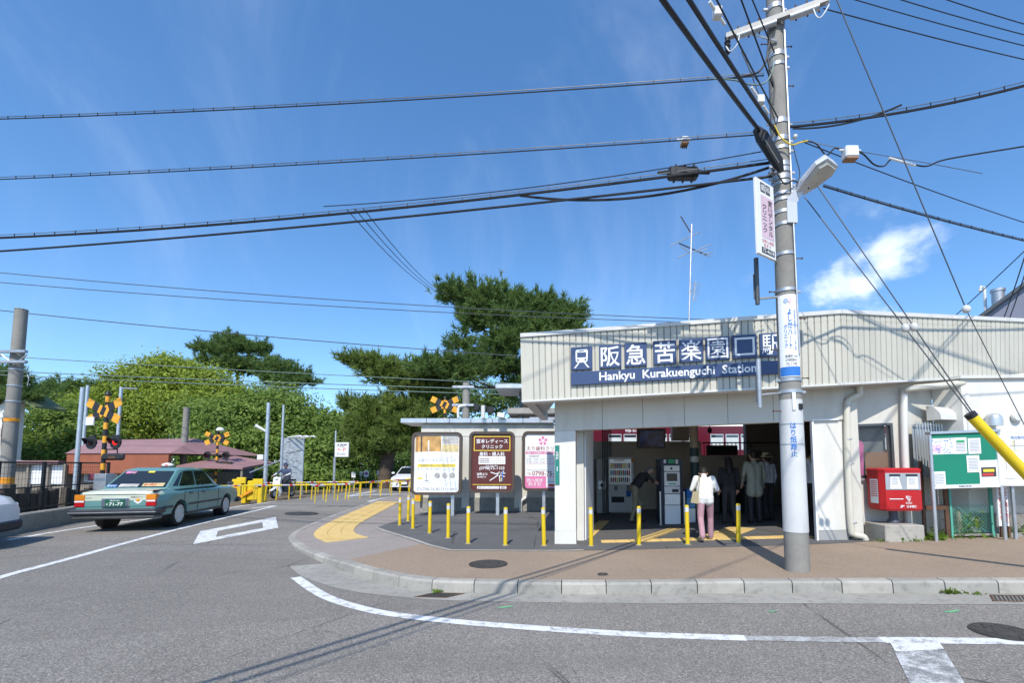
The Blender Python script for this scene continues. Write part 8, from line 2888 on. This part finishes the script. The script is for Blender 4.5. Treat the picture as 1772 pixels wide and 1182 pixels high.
# man in black stooping towards the machine
person('person', 'stooping person in black shirt and khaki trousers beside the ticket machine', on_floor(1104, 907), R(-80),
       pose(pelvis=(0, -0.10, 0.92), chest=(0, 0.12, 1.20), neck=(0, 0.26, 1.31), head=(0, 0.36, 1.37), face=(0, 0.93, -0.35), sh_l=(-0.17, 0.18, 1.28), sh_r=(0.17, 0.18, 1.28), el_l=(-0.2, 0.36, 1.12), el_r=(0.21, 0.36, 1.10),
            wr_l=(-0.15, 0.58, 1.06), wr_r=(0.14, 0.60, 1.02), hip_l=(-0.085, -0.10, 0.90), hip_r=(0.085, -0.10, 0.90), kn_l=(-0.09, 0.1, 0.50), an_l=(-0.1, 0.06, 0.10), toe_l=(-0.1, 0.2, 0.037), kn_r=(0.09, -0.1, 0.5), an_r=(0.1, -0.22, 0.11), toe_r=(0.1, -0.08, 0.037)),
       dict(top='c_black', bottom='c_khaki', shoes='shoe', fore='skin', hair='hair_grey'), 1.0)

# scooter and its rider
sp_ = gp(490, 862, z_road)
SCO = thing('scooter', 'dark motor scooter waiting behind the far barrier', 'scooter', (sp_.x, sp_.y, sp_.z), R(180 - 8))
for y in (0.62, -0.55):
    wo = MB().lathe([(0.14, -0.05), (0.21, -0.045), (0.23, 0.0), (0.21, 0.045), (0.14, 0.05)], 18, (0, y, 0.23), 'x', False).build('wheel', 'tyre', SCO, smooth=True)
    MB().lathe([(0.0, -0.04), (0.145, -0.03), (0.145, 0.03), (0.0, 0.04)], 14, (0, y, 0.23), 'x').build('rim', 'hubcap', wo, smooth=True)
MB().prism([(-0.75, 0.35), (-0.7, 0.75), (-0.05, 0.78), (0.05, 0.40), (0.30, 0.34), (0.30, 0.26), (-0.35, 0.26)], 'x', -0.13, 0.13).build('body', 'steel_dark', SCO)
MB().prism([(0.30, 0.28), (0.42, 0.62), (0.40, 0.98), (0.46, 0.98), (0.52, 0.62), (0.38, 0.26)], 'x', -0.18, 0.18).build('leg_shield', 'white_soft', SCO)
MB().box((-0.14, -0.72, 0.78), (0.14, 0.0, 0.86), 0.03).build('seat', 'black', SCO)
MB().tube([(-0.33, 0.36, 1.02), (-0.1, 0.42, 1.04), (0.1, 0.42, 1.04), (0.33, 0.36, 1.02)], 0.02, 8).build('handlebar', 'black', SCO)
MB().ball((0, 0.48, 0.93), (0.09, 0.07, 0.08)).build('head_lamp', 'paper', SCO, smooth=True)
MB().prism([(0.42, 0.36), (0.62, 0.50), (0.84, 0.40), (0.82, 0.36), (0.62, 0.44)], 'x', -0.07, 0.07).build('mudguard', 'white_soft', SCO)
person('person', 'person in dark cap, navy vest and white sleeves riding the scooter', (sp_.x, sp_.y, sp_.z), R(180 - 8),
       pose(pelvis=(0, -0.22, 0.92), chest=(0, -0.14, 1.24), neck=(0, -0.11, 1.38), head=(0, -0.08, 1.49), sh_l=(-0.19, -0.14, 1.33), sh_r=(0.19, -0.14, 1.33), el_l=(-0.36, 0.05, 1.14), el_r=(0.36, 0.05, 1.14), wr_l=(-0.31, 0.30, 1.06), wr_r=(0.31, 0.30, 1.06),
            hip_l=(-0.1, -0.2, 0.88), hip_r=(0.1, -0.2, 0.88), kn_l=(-0.17, 0.24, 0.72), kn_r=(0.22, 0.2, 0.66), an_l=(-0.13, 0.18, 0.40), an_r=(0.32, 0.12, 0.12), toe_l=(-0.13, 0.30, 0.36), toe_r=(0.33, 0.26, 0.045)),
       dict(top='c_navy', bottom='c_dark', shoes='shoe', fore='c_white', hat='c_navy'), 1.0)

# ------------------------------------------------------------------ trees and plants
def leaf_mat(name, dark, light, trans=0.35):
    t = NT(name)
    g = t.n.new('ShaderNodeNewGeometry')
    c1 = t.noise(t.obj(), 0.55, 3)
    f = t.math('ADD', t.math('MULTIPLY', g.outputs['Random Per Island'], 0.55), t.math('MULTIPLY', t.ramp(c1, 0.3, 0.7), 0.45))
    c = t.mix(f, dark, light)
    t.color(c)
    t.set(rough=0.6, spec=0.25)
    tr = t.n.new('ShaderNodeBsdfTranslucent')
    t.l.new(t.mix(0.5, c, light), tr.inputs['Color'])
    ms = t.n.new('ShaderNodeMixShader')
    ms.inputs[0].default_value = trans
    t.l.new(t.b.outputs[0], ms.inputs[1]); t.l.new(tr.outputs[0], ms.inputs[2])
    t.l.new(ms.outputs[0], t.out.inputs['Surface'])
    return t.m


M['leaf_bright'] = leaf_mat('camphor_leaf', (0.115, 0.175, 0.018), (0.33, 0.40, 0.05))
M['leaf_mid'] = leaf_mat('green_leaf', (0.06, 0.115, 0.020), (0.25, 0.345, 0.065))
M['leaf_dark'] = leaf_mat('dark_green_leaf', (0.05, 0.10, 0.021), (0.18, 0.27, 0.06))
M['needle'] = leaf_mat('pine_needle', (0.055, 0.105, 0.034), (0.22, 0.32, 0.09), 0.42)
M['needle_bright'] = leaf_mat('yellow_green_pine_needle', (0.075, 0.125, 0.030), (0.28, 0.36, 0.085), 0.42)  # the spreading pine's own yellow-green needle colour
M['bark'] = pmat('bark', (0.085, 0.062, 0.045), 0.95, 0, 0.35, 3, 0.1, bump=0.6, bscale=12)
M['weed_leaf'] = leaf_mat('weed_leaf', (0.06, 0.12, 0.015), (0.20, 0.30, 0.04))


def mesh_np(name, V, F, m, parent):
    me = bpy.data.meshes.new(name)
    nv, nf, k = len(V), len(F), F.shape[1]
    me.vertices.add(nv); me.vertices.foreach_set('co', V.astype(np.float32).ravel())
    me.loops.add(nf * k); me.loops.foreach_set('vertex_index', F.astype(np.int32).ravel())
    me.polygons.add(nf); me.polygons.foreach_set('loop_start', np.arange(0, nf * k, k, dtype=np.int32))
    me.update(calc_edges=True)
    me.materials.append(M[m])
    return link(name, me, parent)


def leaves(blobs, n, size, rs, up=0.35, tw=26):
    """leaf-sized folded quads gathered in twig clusters on lumpy blobs; blobs: (cx, cy, cz, rx, ry, rz)"""
    B = np.array(blobs, float)
    wgt = B[:, 3] * B[:, 5]; wgt /= wgt.sum()
    nt = max(12, int(n / tw))
    ti = rs.choice(len(B), nt, p=wgt)
    d = rs.normal(size=(nt, 3)); d[:, 2] += 0.15; d /= np.linalg.norm(d, axis=1)[:, None]
    rad = (1 - 0.42 * rs.random(nt) ** 1.8) * rs.uniform(0.78, 1.24, nt)
    T = B[ti, :3] + d * B[ti, 3:] * rad[:, None]
    sg = size * rs.uniform(0.7, 2.3, nt)
    k = rs.randint(0, nt, n)
    C = T[k] + rs.normal(size=(n, 3)) * sg[k][:, None] * np.array([1.0, 1.0, 0.62])
    nrm = d[k] * 0.9 + rs.normal(size=(n, 3)) * 0.5 + np.array([0, -0.12, up])
    nrm /= np.linalg.norm(nrm, axis=1)[:, None]
    t = np.cross(nrm, rs.normal(size=(n, 3))); t /= np.linalg.norm(t, axis=1)[:, None]
    s = np.cross(nrm, t)
    L = size * rs.uniform(0.6, 1.35, n)[:, None]
    Wd = L * rs.uniform(0.35, 0.6, n)[:, None]
    V = np.stack([C - t * L * 0.5, C + s * Wd * 0.5 - nrm * L * 0.08, C + t * L * 0.5 - nrm * L * 0.12, C - s * Wd * 0.5 - nrm * L * 0.08], 1).reshape(-1, 3)
    F = np.arange(n * 4).reshape(n, 4)
    return V, F


def tufts(pads, n, size, rs, nn=9):
    """pine shoots: fans of narrow needles along upturned twigs on flattened pads"""
    B = np.array(pads, float)
    wgt = B[:, 3] * B[:, 4] + 0.5 * B[:, 3] * B[:, 5]; wgt /= wgt.sum()
    nt = max(10, n // 5)
    ti = rs.choice(len(B), nt, p=wgt)
    d = rs.normal(size=(nt, 3)); d /= np.linalg.norm(d, axis=1)[:, None]
    r_ = (1 - 0.75 * rs.random(nt) ** 1.3) * rs.uniform(0.8, 1.28, nt)
    T = B[ti, :3] + d * B[ti, 3:] * r_[:, None]
    tdir = d * np.array([0.8, 0.8, 0.25]) + np.array([0, 0, 0.75]) + rs.normal(size=(nt, 3)) * 0.3
    tdir /= np.linalg.norm(tdir, axis=1)[:, None]
    tl = size * rs.uniform(0.6, 2.4, nt)
    k = rs.randint(0, nt, n)
    f = rs.random(n)
    C = T[k] + tdir[k] * (tl[k] * f)[:, None] + rs.normal(size=(n, 3)) * size * 0.25
    ax = tdir[k] + rs.normal(size=(n, 3)) * 0.25
    ax /= np.linalg.norm(ax, axis=1)[:, None]
    C = np.repeat(C, nn, 0); A = np.repeat(ax, nn, 0)
    m = n * nn
    dd = A + rs.normal(size=(m, 3)) * 0.5
    dd /= np.linalg.norm(dd, axis=1)[:, None]
    L = size * rs.uniform(0.7, 1.3, m)[:, None]
    s = np.cross(dd, rs.normal(size=(m, 3))); s /= np.linalg.norm(s, axis=1)[:, None]
    w_ = size * 0.095
    o = A * (rs.random(m)[:, None] - 0.5) * size * 0.7
    V = np.stack([C + o - s * w_, C + o + s * w_, C + o + dd * L], 1).reshape(-1, 3)
    return V, np.arange(m * 3).reshape(m, 3)


def tree(name, label, base, blobs_px, kind, n, size, seed, mat_, group, trunk_r=0.3, top_px=None, bare=None):
    """blobs_px: (px, py, Y, rx_px, rz_px[, ry m])"""
    rs = np.random.RandomState(seed)
    bx_ = pt(*base)
    t_ = thing(name, label, 'tree', (bx_.x, bx_.y, 0.0), group=group)
    o = Vector((bx_.x, bx_.y, 0.0))
    bl = []
    for q in blobs_px:
        c = pt(q[0], q[1], q[2]) - o
        k = q[2] / FPX
        rx, rz = q[3] * k, q[4] * k
        if kind == 'pine':
            rx, rz = rx * 0.92, rz * 0.9
        bl.append((c.x, c.y, c.z, rx, q[5] if len(q) > 5 else (rx + rz) / 2, rz))
    V, F = (leaves if kind == 'leaf' else tufts)(bl, n, size, rs)
    mesh_np('crown', V, F, mat_, t_)
    tb = MB()
    zt = max(b_[2] for b_ in bl)
    tx = sum(b_[0] for b_ in bl) / len(bl); ty = sum(b_[1] for b_ in bl) / len(bl)
    pts = [Vector((0, 0, -0.2)), Vector((tx * 0.08 + 0.1, ty * 0.1, zt * 0.2)), Vector((tx * 0.35 - 0.15, ty * 0.4, zt * 0.5)), Vector((tx * 0.8, ty * 0.8, zt * 0.8)), Vector((tx, ty, zt * 0.93))]
    if top_px:
        pts = [Vector((0, 0, -0.2))] + [pt(*p) - o for p in top_px]
    P = smooth_path(pts, 5)
    tb.tube(P, [trunk_r * (1 - 0.75 * i / (len(P) - 1)) for i in range(len(P))], 9)
    tb.build('trunk', 'bark', t_, smooth=True)
    for b_ in bl:
        c = Vector(b_[:3])
        cand = [p for p in P if p.z < c.z + 0.2] or P[:1]
        a = min(cand, key=lambda p: (p - c).length + 0.3 * abs(p.z - c.z + 0.8))
        mid = a.lerp(c, 0.55) + Vector((0, 0, -0.12 * (c - a).length))
        rr_ = max(0.035, trunk_r * 0.32)
        br = MB().tube(smooth_path([a, mid, c], 4), [rr_ * (1 - 0.09 * i) for i in range(9)], 6)
        for k in range(3):
            e = c + Vector((rs.uniform(-0.7, 0.7) * b_[3], rs.uniform(-0.6, 0.6) * b_[4], rs.uniform(-0.2, 0.6) * b_[5]))
            br.tube([mid.lerp(c, 0.4), e], [rr_ * 0.4, 0.015], 5)
        br.build('limb', 'bark', t_, smooth=True)
    return t_


G = 'trees in the park beyond the crossing'
# bright camphor
tree('camphor_tree', 'large rounded bright yellow-green tree behind the red-brown building', (285, 800, 44),
     [(240, 668, 43, 55, 38), (300, 655, 44, 60, 36), (355, 668, 44, 55, 34), (200, 705, 42, 45, 34), (265, 715, 41, 60, 42), (330, 712, 41, 55, 38), (400, 692, 44, 45, 30), (175, 745, 41, 40, 34), (225, 765, 40, 50, 36), (290, 640, 45, 40, 24), (440, 700, 45, 40, 24), (150, 700, 44, 30, 22)],
     'leaf', 54000, 0.31, 1, 'leaf_bright', G, 0.5)
tree('broadleaf_tree', 'dark green leafy tree right of the bright tree, behind the lamp post', (430, 810, 37),
     [(350, 725, 38, 50, 34), (400, 735, 36, 55, 42), (455, 715, 37, 50, 32), (510, 720, 38, 45, 32), (545, 745, 37, 40, 34), (350, 770, 35, 50, 36), (420, 780, 34, 55, 38), (490, 770, 35, 50, 40), (550, 785, 35, 40, 36), (480, 690, 40, 40, 22), (580, 735, 40, 32, 26)],
     'leaf', 40000, 0.29, 2, 'leaf_mid', G, 0.45)
tree('broadleaf_tree', 'mid green bushy tree left of the near crossing signal', (90, 810, 38),
     [(70, 745, 38, 40, 34), (120, 735, 37, 42, 36), (165, 765, 36, 40, 36), (60, 785, 36, 40, 30), (110, 785, 35, 45, 30), (150, 715, 40, 30, 22)],
     'leaf', 22000, 0.29, 3, 'leaf_mid', G, 0.4)
tree('pine_tree', 'flat-topped dark pine showing left of the bright tree', (75, 810, 48),
     [(60, 690, 48, 34, 9), (105, 677, 48, 38, 10), (150, 680, 48, 34, 9), (85, 705, 47, 36, 9), (35, 700, 48, 24, 9), (130, 697, 47, 30, 8)], 'pine', 2600, 0.5, 4, 'needle', G, 0.3)
tree('pine_tree', 'dark pine behind the concrete mast at the left border', (5, 800, 30),
     [(8, 648, 30, 18, 8), (25, 662, 30, 22, 8), (0, 668, 30, 22, 9), (35, 682, 30, 22, 8), (50, 690, 30, 18, 7), (5, 690, 30, 24, 9)], 'pine', 1800, 0.32, 5, 'needle', G, 0.22)
tree('pine_tree', 'tall dark pine rising above the bright green tree', (412, 815, 54),
     [(352, 605, 54, 20, 9), (395, 594, 54, 26, 11), (415, 602, 54, 26, 10), (442, 606, 54, 26, 9), (460, 617, 54, 12, 7), (385, 612, 53, 26, 9), (400, 635, 53, 26, 11), (428, 632, 54, 16, 12), (365, 628, 54, 14, 7), (352, 630, 54, 10, 6), (425, 645, 54, 16, 8)],
     'pine', 2700, 0.5, 6, 'needle', G, 0.3, [(411, 740, 54), (412, 670, 54), (408, 625, 54), (398, 592, 54)])
tree('pine_tree', 'dark pine with drooping right branches beside the tall pine', (485, 815, 52),
     [(470, 634, 52, 16, 9), (492, 642, 52, 24, 11), (462, 648, 52, 16, 9), (515, 655, 52, 20, 9), (535, 662, 52, 16, 6), (500, 665, 51, 24, 9), (455, 640, 52, 10, 6), (475, 660, 52, 20, 9)],
     'pine', 2000, 0.46, 7, 'needle', G, 0.3, [(486, 740, 52), (488, 690, 52), (484, 655, 52), (476, 634, 52)])
# the big leaning pine
tree('pine_tree', 'big pine leaning left above the station roof', (905, 800, 30),
     [(785, 512, 29, 28, 13), (830, 520, 29, 36, 17), (875, 527, 30, 42, 19), (925, 540, 30, 44, 22), (965, 556, 30, 36, 22), (990, 550, 30, 20, 18), (820, 545, 29, 30, 12), (870, 560, 29, 38, 15), (930, 578, 30, 44, 20), (980, 585, 30, 30, 18),
      (820, 565, 29, 24, 9), (880, 600, 29, 36, 18), (840, 630, 29, 40, 18), (800, 645, 28, 40, 14), (760, 640, 28, 42, 12), (880, 640, 30, 30, 20), (895, 680, 30, 20, 20), (885, 590, 29, 26, 14), (795, 600, 29, 16, 11)],
     'pine', 8200, 0.42, 8, 'needle', G, 0.34, [(912, 740, 30), (905, 680, 30), (890, 620, 30), (880, 570, 29.5), (850, 535, 29), (790, 512, 29)])
tree('pine_tree', 'spreading pine with long left branch above the parking sign', (665, 835, 31),
     [(615, 630, 30, 24, 7), (650, 636, 30, 32, 10), (690, 646, 30, 34, 12), (735, 650, 30, 34, 14), (770, 662, 30, 34, 16), (660, 655, 30, 26, 9), (700, 668, 30, 36, 13), (745, 690, 30, 36, 16), (700, 705, 30, 38, 14), (650, 715, 31, 40, 14), (640, 745, 31, 44, 18), (700, 735, 30, 40, 18), (740, 730, 29, 30, 20), (690, 765, 30, 38, 20), (640, 775, 31, 36, 20), (615, 705, 33, 24, 12)],
     'pine', 8600, 0.40, 9, 'needle_bright', G, 0.5, [(672, 790, 31), (690, 740, 31), (720, 700, 30.5), (700, 660, 30), (650, 640, 30)])
tree('broadleaf_tree', 'dark shrubby tree between parking sign and poster wall', (720, 830, 40),
     [(600, 770, 42, 34, 30), (640, 795, 40, 40, 26), (690, 800, 39, 40, 28), (740, 790, 40, 36, 40), (580, 800, 40, 34, 26), (780, 700, 42, 34, 26), (830, 690, 44, 40, 24), (880, 690, 44, 36, 28)],
     'leaf', 22000, 0.28, 10, 'leaf_dark', G, 0.3)
for i, (px, Y, w_, h_, lab) in enumerate(((215, 31, 60, 26, 'clipped hedge bush behind the red-brown building'), (350, 33, 30, 24, 'low bush left of the grey billboard'), (455, 31, 36, 26, 'low bush behind the steel lamp post'), (545, 31, 42, 28, 'leafy bush right of the town map board'), (610, 34, 34, 20, 'low bush under the parking sign'), (690, 37, 50, 20, 'low hedge behind the white saloon car'), (380, 30, 30, 16, 'short bush behind the far crossing signal'), (500, 33, 32, 30, 'bush directly behind the town map board'))):
    rs = np.random.RandomState(40 + i)
    c = pt(px, 826, Y)
    t_ = thing('bush', lab, 'bush', (c.x, Y, 0.0), group='bushes along the park edge')
    k = Y / FPX
    bl = [(rs.uniform(-0.6, 0.6) * w_ * k, rs.uniform(-0.5, 0.5), h_ * k * rs.uniform(0.4, 0.9), w_ * k * 0.5, 0.9, h_ * k * 0.6) for _ in range(5)] + [(0, 0, h_ * k * 0.5, w_ * k * 0.8, 1.0, h_ * k * 0.6)]
    V, F = leaves(bl, 3200, 0.26, rs)
    mesh_np('foliage', V, F, 'leaf_mid' if i % 2 else 'leaf_dark', t_)
    MB().tube([(0, 0, -0.05), (0.05, 0, h_ * k * 0.5)], [0.06, 0.03], 6).build('stem', 'bark', t_)

# far wood behind everything, one mass
rs = np.random.RandomState(99)
bl = []
for k in range(64):
    px = -260 + k * 24
    Y = rs.uniform(62, 80)
    c = pt(px, 770 + rs.uniform(-22, 10), Y)
    bl.append((c.x, Y, c.z * 0.7, 3.2 * rs.uniform(0.8, 1.3), 3, c.z * 0.75))
V, F = leaves(bl, 26000, 0.9, rs)
tag(mesh_np('far_wood', V, F, 'leaf_dark', None), label='distant dark green wood behind the park trees', cat='wood', kind='stuff')


# weeds
def weed(px, py, n, h, label, spread=0.12, zf=z_walk, Y=None):
    p = gp(px, py, zf) if Y is None else pt(px, py, Y)
    z = zf(p.x, p.y)
    t_ = thing('weed_clump', label, 'weed', (p.x, p.y, z), group='weeds at the pavement edges')
    rs = np.random.RandomState(int(px) * 3 + n)
    d = rs.normal(size=(n, 3)); d[:, 2] = np.abs(d[:, 2]) + 0.7; d /= np.linalg.norm(d, axis=1)[:, None]
    L = h * rs.uniform(0.5, 1.2, n)[:, None]
    b0 = np.column_stack([rs.normal(scale=spread, size=n), rs.normal(scale=spread * 0.35, size=n), np.zeros(n)])
    s = np.cross(d, rs.normal(size=(n, 3))); s /= np.linalg.norm(s, axis=1)[:, None]
    w_ = L * rs.uniform(0.10, 0.26, n)[:, None]
    V = np.stack([b0, b0 + d * L * 0.55 + s * w_, b0 + d * L - np.array([0, 0, 0.2]) * L, b0 + d * L * 0.55 - s * w_], 1).reshape(-1, 3)
    mesh_np('leaves', V, np.arange(n * 4).reshape(n, 4), 'weed_leaf', t_)


weed(1645, 1027, 150, 0.10, 'green weed growing from the kerb joint at right', 0.055, z_road)
weed(1648, 1027, 60, 0.06, 'small low leaves right beside the kerb weed', 0.08, z_road)
weed(1600, 934, 260, 0.15, 'weeds at the foot of the notice board left post', 0.22)
weed(1575, 937, 120, 0.10, 'weeds right of the post box block', 0.16)
weed(1668, 930, 240, 0.13, 'weeds under the green mesh of the fence', 0.28)
weed(1640, 929, 160, 0.2, 'weeds between rusty post and notice board', 0.16)
weed(1765, 926, 120, 0.22, 'weeds below the area map board', 0.12)
weed(1535, 938, 60, 0.07, 'tiny weeds at the left corner of the post box block', 0.10)
weed(757, 1027, 30, 0.07, 'tuft of grass in the kerb by the drain grate', 0.03, z_road)
weed(899, 1027, 36, 0.06, 'tiny tuft of grass at the kerb below the brown poster', 0.03, z_road)
weed(1690, 1030, 24, 0.05, 'tiny weed beside the right drain grate', 0.04, z_road)
# a potted green shrub behind the wire fence
rs = np.random.RandomState(77)
p = pt(1674, 905, 8.84)
t_ = thing('small_shrub', 'small green shrub behind the green mesh fence', 'shrub', (p.x, p.y, z_walk(p.x, p.y)))
V, F = leaves([(0, 0, 0.2, 0.12, 0.04, 0.2), (0.08, 0, 0.3, 0.08, 0.04, 0.12)], 260, 0.07, rs)
mesh_np('foliage', V, F, 'weed_leaf', t_)
MB().tube([(0, 0, -0.02), (0.02, 0, 0.25)], 0.012, 5).build('stem', 'bark', t_)
